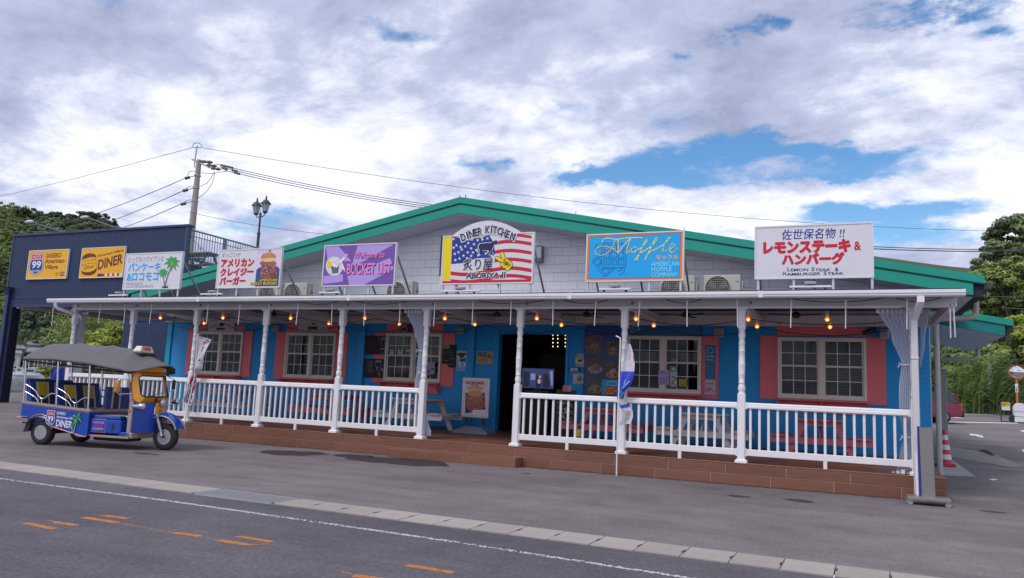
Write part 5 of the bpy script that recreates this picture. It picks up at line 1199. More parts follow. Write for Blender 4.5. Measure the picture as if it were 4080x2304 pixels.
# bed: side panels with wheel cut-out
side = [(-.475, rail(-.475)-.03), (-.475, .56), (-.30, .545)]+[(.0+.30*cos(a), .30+.27*sin(a)) for a in [radians(150-i*12) for i in range(14)] if .30+.27*sin(a) > .35]+[(.33, .36), (1.02, .22), (1.08, .22), (1.10, .25), (1.10, rail(1.1)-.03)]
for sy in (-1, 1): tp('side_panel', MB().plate([(x, sy*W2, z) for x, z in side], .02, (0, sy, 0)), TBLUE)
tp('bed_front_panel', MB().box((1.08, -W2+.02, .23), (1.10, W2-.02, .70)), TBLUE); tp('tail_panel', MB().box((-.475, -W2+.02, .55), (-.455, W2-.02, .80)), TBLUE); tp('bed_floor', MB().box((-.45, -W2+.03, .40), (1.08, W2-.03, .43)), ACD)
for sy in (-1, 1):
    tp('side_rail', MB().bar((-.48, sy*W2, rail(-.48)), (1.12, sy*W2, rail(1.12)), .045, .05), TRIM)
    tp('sill_trim', MB().tube([(.30, sy*(W2+.004), .37), (1.0, sy*(W2+.004), .222), (1.06, sy*(W2+.004), .215), (1.10, sy*(W2+.0), .23)], .011, 6), COPPER)
    tp('upper_trim', MB().bar((-.47, sy*(W2+.003), rail(-.47)-.045), (1.1, sy*(W2+.003), rail(1.1)-.045), .006, .012), COPPER)
    ar = [(.31*cos(a), sy*(W2+.02), .30+.285*sin(a)) for a in [radians(165-i*14) for i in range(12)]]
    tp('wheel_arch', MB().grid(lambda u, v: (lambda p: Vector((p[0]*(1-.0*v), sy*(W2-.06+.10*v), p[2]-.035*max(0, v-.6)*2.5)))(ar[min(int(u*11+.001), 11)]), 11, 4), CHROME)
    tp('arch_trim', MB().tube([(p[0]*1.06, sy*(W2+.006), .30+(p[2]-.30)*1.06) for p in ar[1:]], .010, 6), COPPER)
    tp('mud_flap', MB().plate([(-.24, sy*(W2+.02), .52), (-.31, sy*(W2+.02), .40), (-.36, sy*(W2+.02), .24), (-.24, sy*(W2+.02), .27), (-.20, sy*(W2+.02), .48)], .16, (0, sy, 0)), RUB)
tp('front_rail', MB().bar((1.12, -W2, rail(1.12)), (1.12, W2, rail(1.12)), .045, .05), TRIM); tp('rear_step', MB().bbox((-.60, -W2+.02, .50), (-.47, W2-.02, .53), .008), TRIM)
# decals on the side
ys_ = -W2-.021
def td(st, s0, s1, z0, z1, m=SIGNW, k=1, **kw): return text_on(MB(), st, (s0, ys_-.001*k, z0), (s1-s0, 0, -.065*(s1-s0)), (0, 0, z1-z0), **kw).build('lettering', m, tuk, world=False)
half = [(.5, .03), (.62, .055), (.72, .05), (.80, .0), (.95, .09), (.90, .2), (.90, .3), (.96, .45), (1.0, .6), (.97, .75), (.86, .86), (.68, .93), (.5, 1.0)]; shp = half+[(1-x, y) for x, y in half[::-1][1:-1]]
def tpoly(pts, m, k, nm): return MB().add([(x, ys_-.001*k, z) for x, z in pts], [tuple(range(len(pts)))]).build(nm, m, tuk, world=False)
S0, S1, ZA, ZB = .135, .355, .385, .705; sm = lambda u, v: (lerp(S0, S1, u), lerp(ZB, ZA, v))
tpoly([sm(*p) for p in shp], SIGNW, 0, 'shield_white'); ins = [(.5+(x-.5)*.9, .5+(y-.5)*.92) for x, y in shp]
tpoly([sm(*p) for p in [(.90, .31)]+[p for p in ins if p[1] > .31]+[(.10, .31)]], BLU, 1, 'shield_blue'); tpoly([sm(*p) for p in [p for p in ins[:13] if p[1] < .27]+[(.87, .275), (.13, .275)]+[p for p in ins[13:] if p[1] < .27]], RED, 1, 'shield_red')
td('99', .180, .316, .475, .59, k=2, bold=.03); td('ROUTE', .185, .308, .63, .66, k=2); td('ISLANDS', .19, .305, .43, .455, k=2)
td('SASEBO', .372, .585, .622, .682, bold=.02); td('American-Village', .377, .85, .535, .605, bold=.02); td('DINER', .385, .765, .385, .525, bold=.035)
ptk = mat('decal_trunk', (.35, .33, .3), .5)
tpoly([(.79, .27), (.815, .27), (.835, .40), (.855, .56), (.84, .56), (.82, .42)], ptk, 1, 'palm_trunk'); tpoly([(.765, .29), (.78, .29), (.77, .42), (.76, .42)], ptk, 1, 'palm_trunk')
for (cx_, cz_, R_) in ((.85, .575, .135), (.765, .43, .07)):
    for i in range(8):
        a = 2*pi*i/8+.3; l_ = R_; nx, nz = -sin(a)*R_*.17, cos(a)*R_*.17; mx_, mz_ = cx_+.5*l_*cos(a), cz_+.5*l_*sin(a)+R_*.06
        tpoly([(cx_, cz_), (mx_+nx, mz_+nz), (cx_+l_*cos(a), cz_+l_*sin(a)-R_*.15), (mx_-nx, mz_-nz)], GRNL if i % 2 else GRND, 2+.1*i, 'palm_leaf')
# seats
def bench(xb, zb, back_h, depth):
    st = [(-.64, -.47, VB), (-.47, -.42, VC), (-.42, -.16, VY), (-.16, -.11, VC), (-.11, .10, VN), (.10, .15, VC), (.15, .42, VY), (.42, .47, VC), (.47, .64, VB)]
    ca = MB().bbox((xb, -.64, .43), (xb+depth, .64, zb-.06), .01); ca = tp('seat_base', ca, TBLUE)
    for a, b, m in st:
        tp('seat_cushion', MB().bbox((xb+.06, a+.001, zb-.06), (xb+depth, b-.001, zb+.045), .02), m)
        lo, hi = zb+.03, zb+back_h; midz = lerp(lo, hi, .40)
        def bk(z0, z1, mm, nm='backrest'):
            v = [(xb-.02-(z-lo)*.22+dx, y, z) for z in (z0, z1) for dx, y in ((0, a+.001), (.09, a+.001), (.09, b-.001), (0, b-.001))]
            tp(nm, MB().add(v, [(3, 2, 1, 0), (4, 5, 6, 7), (0, 1, 5, 4), (1, 2, 6, 5), (2, 3, 7, 6), (3, 0, 4, 7)]), mm)
        if m is VY: bk(lo, midz, VN); bk(midz+.001, hi-.03, VY)
        else: bk(lo, hi-.03, m)
    tp('backrest_roll', MB().cyl((xb-.02-(back_h-.06)*.22+.045, -.64, zb+back_h-.03), (xb-.02-(back_h-.06)*.22+.045, .64, zb+back_h-.03), .048, 10), VN)
bench(-.36, .72, .56, .40); bench(.30, .70, .54, .40)
def dv(): 
    st = [(-.20, -.02, VB), (-.02, .04, VC), (.04, .22, VN), (.22, .28, VC), (.28, .66, VB)]
    for a, b, m in st: tp('driver_backrest', MB().bbox((1.02, a+.001, .60), (1.09, b-.001, 1.20), .015), m)
dv()
# tubes: uprights, arm rails
for sy in (-1, 1):
    for s_, zt_ in ((-.46, 1.70), (.31, 1.68), (1.05, 1.66)): tp('upright', MB().cyl((s_, sy*(W2-.01), rail(s_)), (s_-.06, sy*(W2-.0), zt_), .021, 8), CHROME)
    for s0 in (-.46, .31):
        z0 = rail(s0)+.35
        tp('arm_rail', MB().tube([(s0, sy*(W2-.02), z0), (s0+.12, sy*(W2-.02), z0-.05), (s0+.25, sy*(W2-.02), z0-.12), (s0+.33, sy*(W2-.02), z0-.22), (s0+.40, sy*(W2-.02), z0-.27), (s0+.47, sy*(W2-.02), z0-.26), (s0+.56, sy*(W2-.02), z0-.19), (s0+.64, sy*(W2-.02), z0-.155), (s0+.74, sy*(W2-.02), z0-.16)], .014, 6), CHROME)
        tp('arm_rail', MB().tube([(s0, sy*(W2-.02), z0-.14), (s0+.15, sy*(W2-.02), z0-.20), (s0+.26, sy*(W2-.02), z0-.25), (s0+.33, sy*(W2-.02), z0-.32), (s0+.345, sy*(W2-.02), rail(s0+.34))], .013, 6), CHROME)
        tp('arm_rail', MB().cyl((s0+.41, sy*(W2-.02), z0-.27), (s0+.42, sy*(W2-.02), rail(s0+.42)), .011, 6), CHROME)
# canopy
def lint(tab, x):
    for (a, b), (c_, d) in zip(tab, tab[1:]):
        if x <= c_: return lerp(b, d, max(0, (x-a)/(c_-a)))
    return tab[-1][1]
EZ = [(-.74, 1.70), (-.5, 1.685), (.2, 1.70), (.95, 1.65), (1.5, 1.58), (1.95, 1.52), (2.25, 1.55)]; HZ = [(-.74, .08), (-.64, .22), (-.4, .36), (.3, .36), (.95, .385), (1.35, .41), (1.7, .37), (2.0, .25), (2.25, .10)]
def canopy(u, v):
    s = lerp(-.74, 2.2, u); y = lerp(-1, 1, v); wd = lint([(-.74, .60), (-.6, .74), (-.4, .785), (1.5, .785), (1.9, .75), (2.25, .64)], s)
    fr_ = max(0, (u-.86)/.14); sx = s+.10*fr_*(1-y*y)-.16*fr_*abs(y)**2; rear = max(0, (.08-u)/.08); sx += .10*rear*abs(y)**3
    ridge = .026*max(0, 1-abs(s-.98)/.14)+.022*max(0, 1-abs(s-.22)/.14)+.02*max(0, 1-abs(s+.5)/.1)+.02*max(0, 1-abs(s-1.62)/.12)
    return Vector((sx, y*wd, lint(EZ, s)+(lint(HZ, s))*(1-abs(y)**1.9)+ridge*(1-abs(y)**3)))
cn = MB().grid(canopy, 60, 24); cn = tp('canopy', cn, CANV)
md = cn.modifiers.new('thick', 'SOLIDIFY'); md.thickness = .012; md.offset = -1
for sy in (0, 1): tp('canopy_hem', MB().tube([canopy(i/30, sy)+Vector((0, 0, -.005)) for i in range(31)], .014, 6), RUB)
for s_ in (-.5, .25, .98, 1.6): tp('canopy_bow', MB().tube([canopy((s_+.74)/2.94, j/12)+Vector((0, 0, -.03)) for j in range(13)], .014, 6), CHROME)
for k in range(7): tp('roof_bar_light', MB().tube([(-.35+k*.32, -.60, 1.60), (-.35+k*.32+.03, -.62, 1.57), (-.35+k*.32+.17, -.62, 1.565), (-.35+k*.32+.20, -.60, 1.60)], .013, 6), CHROME)
tp('roof_side_bar', MB().cyl((-.5, -.66, 1.65), (1.9, -.64, 1.50), .018, 6), ACD); tp('roof_side_bar', MB().cyl((-.5, .66, 1.65), (1.9, .64, 1.50), .018, 6), ACD)
# taxi sign
ts = MB().add([(1.60+dx, y, z) for z, dx, w_ in ((1.93, 0, .22), (1.96, 0, .23), (2.06, .03, .16)) for dx, y in ((dx, -w_), (.17-dx*.6, -w_), (.17-dx*.6, w_), (dx, w_))], [(3, 2, 1, 0), (0, 1, 5, 4), (1, 2, 6, 5), (2, 3, 7, 6), (3, 0, 4, 7), (4, 5, 9, 8), (5, 6, 10, 9), (6, 7, 11, 10), (7, 4, 8, 11), (8, 9, 10, 11)])
ts = tp('roof_sign', ts, mat('cream_plastic', (.66, .58, .42), .4))
text_on(MB(), 'DINER', (1.772, -.13, 1.968), (0, .26, 0), (-.012, 0, .075), bold=.03).build('lettering', RED, ts, world=False)
tp('sign_cushion', MB().bbox((1.56, -.24, 1.86), (1.82, .24, 1.93), .02), RUB)
# cowl, windscreen
cs = lambda y, z: 2.215-.75*y*y-.26*max(0, z-1.0)+.04*min(0, z-.6)
def cgrid(y0, y1, z0, z1, off=0, n=10, m=8): return MB().grid(lambda u, v: Vector((cs(lerp(y0, y1, u), lerp(z0, z1, v))+off, lerp(y0, y1, u), lerp(z0, z1, v))), n, m)
tp('cowl_side', cgrid(-.57, -.17, .34, .93), TBLUE); tp('cowl_side', cgrid(.17, .57, .34, .93), TBLUE); tp('cowl_nose', cgrid(-.17, .17, .70, .93, .012), TYEL); tp('cowl_nose_lower', cgrid(-.17, .17, .34, .70), TBLUE)
oy, oz0, oz1 = .575, .93, 1.55; iy, iz0, iz1 = .46, 1.045, 1.455
def ringpts(hy, z0, z1, r, n=6):
    pts = []
    for cy, cz, a in ((hy-r, z1-r, 0), (-hy+r, z1-r, pi/2), (-hy+r, z0+r, pi), (hy-r, z0+r, 3*pi/2)): pts += [(cy+r*cos(a+pi/2*i/n), cz+r*sin(a+pi/2*i/n)) for i in range(n+1)]
    return pts
ro, ri = ringpts(oy, oz0, oz1, .10), ringpts(iy, iz0, iz1, .07); k = len(ro)
mbw = MB()
for off in (0, -.05):
    mbw.add([(cs(y, z)+off+(.015 if off == 0 else 0), y, z) for y, z in ro+ri], [((i, (i+1) % k, (i+1) % k+k, i+k) if off == 0 else (i, i+k, (i+1) % k+k, (i+1) % k)) for i in range(k)])
mbw.add([(cs(y, z)+o_, y, z) for o_ in (.015, -.05) for y, z in ro], [(i, i+k, (i+1) % k+k, (i+1) % k) for i in range(k)]); mbw.add([(cs(y, z)+o_, y, z) for o_ in (.015, -.05) for y, z in ri], [(i, (i+1) % k, (i+1) % k+k, i+k) for i in range(k)])
ws = tp('windscreen_frame', mbw, TYEL)
tp('windscreen_seal', MB().tube([(cs(y, z)+.012, y, z) for y, z in ri+ri[:1]], .014, 6), RUB, ws); tp('windscreen', MB().add([(cs(y, z)-.005, y, z) for y, z in ri], [tuple(range(k))]), glass_mat('clear_glass', (.88, .92, .92), .03), ws)
tp('wiper', MB().tube([(2.13, -.25, 1.06), (2.16, -.05, 1.10), (2.13, .15, 1.13)], .007, 5), ACD, ws)
tp('visor_board', MB().grid(lambda u, v: Vector((cs(lerp(-.5, .5, u), 1.55)-.02+.05*v, lerp(-.55, .55, u), 1.54+.10*(1-(2*u-1)**2)*v)), 10, 2), TYEL)
tp('side_trim', MB().bbox((1.90, -.60, .32), (1.985, -.555, .95), .008), TRIM); tp('side_trim', MB().bbox((1.90, .555, .32), (1.985, .60, .95), .008), TRIM); tp('side_pillar', MB().bar((1.93, -.575, .95), (1.85, -.575, 1.52), .04, .05, (1, 0, 0)), CHROME)
tp('cowl_skirt', MB().bbox((1.90, -.60, .22), (2.02, .60, .34), .02), TRIM)
# lamps
def lamp(x, y, z, r, ln, nm='headlight'):
    h = tp(nm, MB().lathe((x-ln, y, z), [(.02, 0), (r*.7, ln*.2), (r, ln*.7), (r*1.05, ln), (r*.92, ln+.005)], 18, 'X'), CHROME); MB().lathe((x-ln, y, z), [(r*.92, ln+.004), (r*.6, ln+.022), (.001, ln+.03)], 18, 'X').build('lens', mat('headlamp_lens', (.55, .57, .6), .1, .3), h, world=False)
lamp(2.29, -.02, .93, .082, .10); lamp(2.22, -.58, .86, .062, .26, 'side_lamp'); lamp(2.22, .60, .95, .062, .16, 'side_lamp')
for sy in (-1, 1): tp('lamp_bracket', MB().cyl((2.0, sy*.52, .86), (2.1, sy*.62, .89), .012, 6), CHROME)
tp('reflector', MB().lathe((1.93, -.602, .76), [(.028, 0), (.02, -.02)], 10, 'Y'), mat('amber_reflector', (.7, .16, .05), .3)); tp('nose_badge', MB().bbox((2.22, -.10, .755), (2.235, .06, .785), .004), mat('badge', (.45, .2, .15), .4))
# fender, fork, wheel parts
def fend(u, v):
    a = lerp(radians(160), radians(15), u); y = lerp(-.17, .17, v); k_ = 1-(2*v-1)**2*.18
    return Vector((2.36+.36*cos(a)*1.0, y, .31+.42*sin(a)*k_+.02))
tp('front_fender', MB().grid(fend, 14, 8), TBLUE)
for v in (0, 1): tp('fender_trim', MB().tube([fend(i/14, v) for i in range(15)], .014, 6), TRIM)
for sy in (-1, 1):
    tp('fork_leg', MB().tube([(2.22, sy*.12, .70), (2.33, sy*.12, .42), (2.36, sy*.12, .36)], [.035, .035, .03], 8), RIMM); tp('fork_link', MB().tube([(2.33, sy*.12, .42), (2.38, sy*.12, .26)], .022, 8), CHROME)
tp('axle', MB().cyl((2.40, -.15, .262), (2.40, .15, .262), .02, 8), ACD)
# driver station
sb = tp('seat_box', MB().bbox((1.13, -.62, .30), (1.78, .45, .57), .02), TBLUE); MB().bbox((1.12, -.628, .31), (1.45, -.618, .575), .004).build('hatch', COPPER, sb, world=False); MB().bbox((1.13, -.632, .32), (1.44, -.622, .565), .004).build('hatch_panel', TBLUE, sb, world=False)
for z in (.365, .49): MB().box((1.17, -.634, z), (1.41, -.6325, z+.03)).build('emblem_bar', SIGNW, sb, world=False); MB().box((1.175, -.6355, z+.006), (1.405, -.6342, z+.024)).build('emblem_bar', TBLUE, sb, world=False)
text_on(MB(), 'L&S', (1.19, -.634, .415), (.20, 0, -.005), (0, 0, .055), bold=.04, shear=.2).build('lettering', RED, sb, world=False)
MB().bbox((1.58, -.625, .36), (1.64, -.615, .50), .004).build('latch_recess', INK, sb, world=False)
for a, b, m in ((-.62, -.40, VB), (-.40, -.33, VC), (-.33, -.05, VY), (-.05, .02, VC), (.02, .45, VB)): tp('driver_seat', MB().bbox((1.14, a+.001, .572), (1.75, b-.001, .645), .02), m)
tp('floor_board', MB().bbox((1.10, -.62, .235), (2.0, .62, .262), .006), mat('tread_floor', (.16, .15, .17), .5, bump=.4, bscale=80)); tp('floor_edge', MB().box((1.10, -.632, .225), (1.98, -.621, .268)), TRIM)
tp('step_plate', MB().bbox((1.74, -.60, .262), (1.98, -.3, .34), .01), TBLUE); tp('engine', MB().bbox((.9, -.25, .13), (1.7, .25, .235), .03), ACD); tp('rear_axle', MB().cyl((0, -.5, .245), (0, .5, .245), .04, 8), ACD); tp('chassis_rail', MB().box((-.3, -.30, .28), (1.1, -.22, .38)).box((-.3, .22, .28), (1.1, .30, .38)), ACD)
tp('handlebar', MB().tube([(2.02, -.34, 1.02), (2.05, -.2, 1.05), (2.08, 0, 1.03), (2.05, .2, 1.05), (2.02, .34, 1.02)], .014, 6), ACD); tp('steering_stem', MB().cyl((2.22, 0, .66), (2.08, 0, 1.03), .03, 8), ACD); tp('dashboard', MB().bbox((1.93, -.5, .84), (2.02, .5, .96), .02), TBLUE)
mr_ = tp('mirror', MB().bbox((1.70, -.86, 1.11), (1.755, -.70, 1.35), .025), TYEL); MB().tube([(1.93, -.58, 1.38), (1.78, -.80, 1.37), (1.76, -.82, 1.33), (1.77, -.82, 1.12), (1.79, -.80, 1.08), (1.95, -.58, 1.10)], .012, 6).build('mirror_bracket', CHROME, mr_, world=False)
mr2 = tp('mirror', MB().bbox((1.98, .66, 1.2), (2.03, .76, 1.40), .02), ACD); MB().tube([(1.95, .58, 1.45), (2.0, .70, 1.42), (2.0, .71, 1.18), (1.95, .58, 1.12)], .010, 6).build('mirror_bracket', CHROME, mr2, world=False)
tp('hanging_tag', MB().bbox((2.02, .36, 1.20), (2.03, .42, 1.38), .004), mat('wood_tag', (.45, .2, .06), .6))
# ================================================================== THINGS ON THE PORCH
def table_mat(nm, rgb): return mat(nm, rgb, .65, var=.10, scale=4, sc=(6, 1, 6), bump=.08, bscale=40)
PKW = table_mat('pink_painted_wood', (.46, .14, .19)); WHW = table_mat('white_painted_wood', (.58, .55, .55)); LBW = table_mat('pale_blue_painted_wood', (.42, .46, .56))
def picnic(label, x, y, m, rz=0, sc=1.0):
    t = thing('picnic_table', label, 'table', (x, y, dk(y)-.01), rz, group='picnic tables on the porch'); Ln, H = .68, .80
    for k in range(4): MB().bbox((-.425+k*.214, -Ln, H-.045), (-.425+k*.214+.205, Ln, H), .006).build('top_board', m, t, world=False)
    for s in (-1, 1):
        for k in range(2): MB().bbox((s*.70+s*k*.15-.07, -Ln, .43), (s*.70+s*k*.15+.07, Ln, .47), .006).build('seat_board', m, t, world=False)
    for yy in (-Ln+.12, Ln-.12):
        MB().bbox((-.40, yy-.022, H-.14), (.40, yy+.022, H-.046), .005).build('top_batten', m, t, world=False)
        MB().bbox((-.97, yy-.068, .30), (.97, yy-.024, .428), .005).build('seat_beam', m, t, world=False)
        for s in (-1, 1):
            MB().bar((s*.28, yy, H-.05), (s*.64, yy, 0), .04, .11, (1, 0, .4)).build('leg', m, t, world=False); MB().lathe((s*.46, yy-.07, .36), [(.014, 0), (.01, -.008)], 8, 'Y').build('bolt', ACD, t, world=False)
        MB().bar((0, yy*.25, H-.06), (0, yy*.95, .36), .035, .07).build('brace', m, t, world=False)
    return t
def cxy(c, l, r, y, Y): return (PY(*c(l, y), Y).x+PY(*c(r, y), Y).x)/2
TY = 2.15; TF = TY-.6
picnic('pink picnic table below the widest pink-shuttered window', cxy(C3, 330, 1020, 985, TF), TY, PKW)
picnic('white picnic table right of the blue banner, below the waffle shop window', cxy(crop(2300, 1500, 3.22), 985, 2200, 670, TF), TY, WHW)
picnic('pink picnic table under the food posters left of the blue banner', cxy(C2, 35, 780, 1000, TF), TY, PKW)
picnic('white picnic table beside the tied curtain at the entrance', cxy(C5, 600, 1470, 1060, TF), TY, WHW)
picnic('pink picnic table under the second window with a white plate', (PY(*C4(1310, 1030), TF).x+PY(*C5(310, 1030), TF).x)/2+.3, TY, PKW)
picnic('pale blue picnic table right of the chequered banner', cxy(C4, 380, 970, 1000, TF)-.1, TY, LBW)
# fire extinguisher like yellow can under the pink table
t = thing('yellow_can', 'yellow can standing on the deck by the pink table under posters', 'can', tuple(PY(*C2(222, 1135), 1.9)))
q = PY(*C2(222, 1135), 1.5); q.z = dk(1.5); t.location = q; MB().lathe((0, 0, 0), [(.08, 0), (.085, .02), (.085, .26), (.07, .30), (.03, .33)], 14).build('body', mat('can_yellow', (.55, .42, .05), .4), t, world=False); MB().lathe((0, 0, 0), [(.03, .33), (.03, .39), (.02, .40)], 10).build('cap', ACD, t, world=False); MB().lathe((0, 0, 0), [(.0865, .12), (.0865, .17)], 14).build('band', ACD, t, world=False)
# ------------------------------------------------------------------ poster stand (pavement sign)
FOOD = mat('food_photo', (.30, .14, .075), .4, var=.75, scale=14, detail=6); FOOD2 = mat('food_photo_dark', (.10, .055, .04), .4, var=.7, scale=7, detail=6)
YA = 2.4
x0, x1, z0, z1 = rectx(CD, 288, 515, 632, 970, YA)
t = thing('poster_stand', 'free standing poster frame with burger poster on a grey base by the door', 'poster stand', ((x0+x1)/2, YA, dk(YA)))
MB().bbox((x0, YA, z0), (x1, YA+.06, z1), .02).build('frame', mat('frame_silver', (.52, .52, .55), .35, .5), t); MB().box((x0+.05, YA-.004, z0+.06), (x1-.05, YA-.001, z1-.05)).build('poster', mat('poster_paper', (.62, .56, .56), .5), t)
F = Face(CD, YA, t); F.poly([(322, 760), (480, 760), (485, 905), (318, 930)], col('poster_navy', 30, 30, 60, 1.3), 3, 'poster_plate')
rnd = random.Random(9)
F.poly(blob(402, 858, 82, 62, 36, .05), MEAT, 4, 'poster_burger'); F.poly(blob(398, 800, 76, 40, 36, .09), FOOD, 4.3, 'poster_burger'); F.poly(blob(400, 762, 64, 26, 36, .06), BUN, 4.6, 'poster_burger'); F.polys([blob(400+rnd.uniform(-60, 60), 830+rnd.uniform(-80, 70), rnd.uniform(3, 9), rnd.uniform(2, 5), 8, .3) for _ in range(40)], mat('poster_shine', (.50, .24, .14), .4, var=.4), 5, 'poster_highlights')
F.text('BURGER', 330, 480, 668, 688, RED, 5, bold=.04); F.text('TRY THE', 365, 430, 692, 706, BRN, 5, bold=.02); F.text('CRAZY BURGER!!', 335, 468, 710, 732, ORNG, 5, bold=.04)
F.poly(rrect(380, 902, 488, 935, 8)[:-1], SIGNW, 5, 'speech_panel'); F.text('コーラといっしょに', 390, 480, 910, 918, GRYT, 6); F.text('いかがですか', 392, 470, 921, 929, GRYT, 6)
for k in (.2, .8):
    xx = lerp(x0, x1, k); MB().box((xx-.035, YA+.01, z0-.16), (xx+.035, YA+.05, z0)).build('leg', ACD, t)
a = rectx(CD, 240, 530, 1005, 1078, YA); zb = dk(YA)-.01; xm = (x0+x1)/2; wb = (a[1]-a[0])/2
MB().add([(xm+sx*wb*k, YA+.03+sy*.28*k2, zb+h) for h, k, k2 in ((0, 1, 1), (.06, 1, 1), (.17, .45, .5)) for sx, sy in ((-1, -1), (1, -1), (1, 1), (-1, 1))], [(3, 2, 1, 0), (0, 1, 5, 4), (1, 2, 6, 5), (2, 3, 7, 6), (3, 0, 4, 7), (4, 5, 9, 8), (5, 6, 10, 9), (6, 7, 11, 10), (7, 4, 8, 11), (8, 9, 10, 11)]).build('base', mat('grey_plastic', (.22, .24, .30), .6), t)
# ------------------------------------------------------------------ wall signs, posters, boards
YP = YW-.04
def wallcard(name, label, cat, c, l, r, tt, b, m, th=.02, edge=None, group=None, Y=YP):
    x0, x1, z0, z1 = rectx(c, l, r, tt, b, Y); t = thing(name, label, cat, ((x0+x1)/2, Y, z0), group=group)
    MB().bbox((x0, Y, z0), (x1, Y+th, z1), .003).build('panel', edge or m, t)
    if edge: MB().box((x0+.015, Y-.002, z0+.015), (x1-.015, Y-.0005, z1-.015)).build('face', m, t)
    return t, Face(c, Y-.003, t)
GOLD = mat('wifi_gold', (.50, .38, .22), .5, var=.1)
t, F = wallcard('wifi_sign', 'square tan plaque reading FREE WiFi on the blue wall', 'sign', CD, 414, 546, 417, 521, GOLD)
F.text('FREE', 424, 498, 424, 464, INK, 1, bold=.03); F.text('WiFi', 420, 508, 471, 512, mat('wifi_brown', (.33, .17, .06), .5), 1, bold=.03)
F.stroke([[(505, 440), (530, 452), (540, 472)], [(505, 452), (520, 460), (528, 475)], [(507, 463), (515, 470)]], 7, INK, 1, 'wifi_waves')
t, F = wallcard('cow_poster', 'white and pale blue poster left of the FREE WiFi plaque', 'poster', CD, 245, 337, 413, 583, mat('poster_white', (.48, .49, .53), .5, var=.1), .01)
F.poly([(247, 495), (335, 480), (333, 582), (247, 583)], col('poster_paleblue', 110, 150, 185, 1.3), 1, 'lower_area'); F.ell(290, 440, 38, 12, INK, 2, name='hat_brim'); F.polys([blob(285+rnd.uniform(-28, 28), 480+rnd.uniform(-35, 35), rnd.uniform(4, 12), rnd.uniform(5, 16), 9, .3) for _ in range(9)], NAVYI, 2.4, 'figures'); F.polys([blob(292+rnd.uniform(-28, 28), 535+rnd.uniform(-30, 30), rnd.uniform(5, 10), rnd.uniform(8, 20), 9, .3) for _ in range(6)], SIGNW, 2.4, 'figures')
SLATE = mat('blackboard', (.022, .021, .024), .7, var=.2)
CH = mat('chalk', (.42, .42, .43), .9, var=.2); CHP = mat('chalk_pink', (.45, .22, .2), .9)
def cup(F, x, y, w, h, k=2):
    F.stroke([[(x-w/2, y-h/2), (x-w*.35, y+h/2), (x+w*.35, y+h/2), (x+w/2, y-h/2), (x-w/2, y-h/2)]], 5, CH, k, 'chalk_cup'); F.polys([blob(x+w*q, y-h*.62, w*.22, w*.2, 10, .2) for q in (-.28, 0, .28)], CH, k, 'chalk_cream')
t, F = wallcard('blackboard', 'plain black menu board with drink cutouts beside the centre window', 'blackboard', CW3, 62, 462, 222, 578, SLATE); cup(F, 405, 350, 85, 110); cup(F, 395, 520, 80, 80); F.stroke([[(385, 240), (400, 300)], [(425, 245), (418, 300)], [(320, 230), (325, 320)]], 7, CH, 2, 'chalk_straws'); F.stroke([[(120, 380), (280, 375)], [(150, 400), (250, 398)]], 3, mat('chalk_faint', (.06, .06, .062), .9), 2, 'chalk_line')
t, F = wallcard('blackboard', 'black menu board with chalk list and sundae beside the centre window', 'blackboard', CW3, 40, 440, 658, 1012, SLATE)
for i, (a, b, tx) in enumerate(((80, 220, 'メロンソーダ'), (135, 215, '￥500'), (80, 222, 'コーラフロート'), (132, 212, '￥500'), (80, 215, 'レモネード'), (130, 210, '￥450'), (75, 245, 'アイスコーヒー'))): F.text(tx, a, b, 682+i*34, 704+i*34, CH, 1)
cup(F, 318, 800, 110, 150); F.polys([blob(300, 825, 20, 20, 12, .1), blob(388, 860, 22, 26, 12, .1), blob(330, 940, 20, 26, 12, .1)], CHP, 2, 'chalk_fruit'); F.stroke([[(318, 700), (325, 730)], [(330, 900), (332, 1000)]], 6, CH, 2, 'chalk_line')
t, F = wallcard('blackboard', 'black menu board with chalk writing on the pink shutter by the door', 'blackboard', CW3, 1515, 1757, 392, 752, SLATE, Y=YW-.062)
F.text('おすすめ', 1560, 1690, 520, 545, CH, 1); F.text('ハンバーガー', 1555, 1715, 570, 592, CH, 1); F.text('￥650', 1545, 1620, 680, 705, CH, 1); F.ell(1585, 430, 65, 40, CH, 1, name='chalk_burger'); F.ell(1585, 432, 50, 28, mat('chalk_tan', (.30, .24, .12), .9), 2, name='chalk_burger'); F.ell(1680, 760, 75, 65, SLATE, 2, name='chalk_bag'); F.stroke([[(1660, 690), (1650, 650), (1700, 640), (1735, 660), (1740, 690)], [(1640, 760), (1720, 770)]], 6, CH, 3, 'chalk_line')
# round drink emblem over the centre window
t = thing('round_emblem', 'round white ring emblem with a cup over the centre window', 'emblem', tuple(PY(*CW3(797, 95), YW-.1)))
F = Face(CW3, YW-.085, t); MB().box(PY(*CW3(715, 155), YW-.06), PY(*CW3(960, 0), YW-.05)).build('backing', mat('maroon', (.12, .03, .06), .6), t); F.ell(797, 95, 62, 62, SIGNW, 1, name='ring'); F.ell(797, 95, 52, 52, mat('maroon', (.12, .03, .06), .6), 2, name='ring_inner'); F.poly([(770, 85), (830, 85), (820, 125), (780, 125)], INK, 3, 'cup'); F.stroke([[(775, 30), (790, 80)], [(830, 25), (812, 80)]], 9, SIGNW, 3, 'straw')
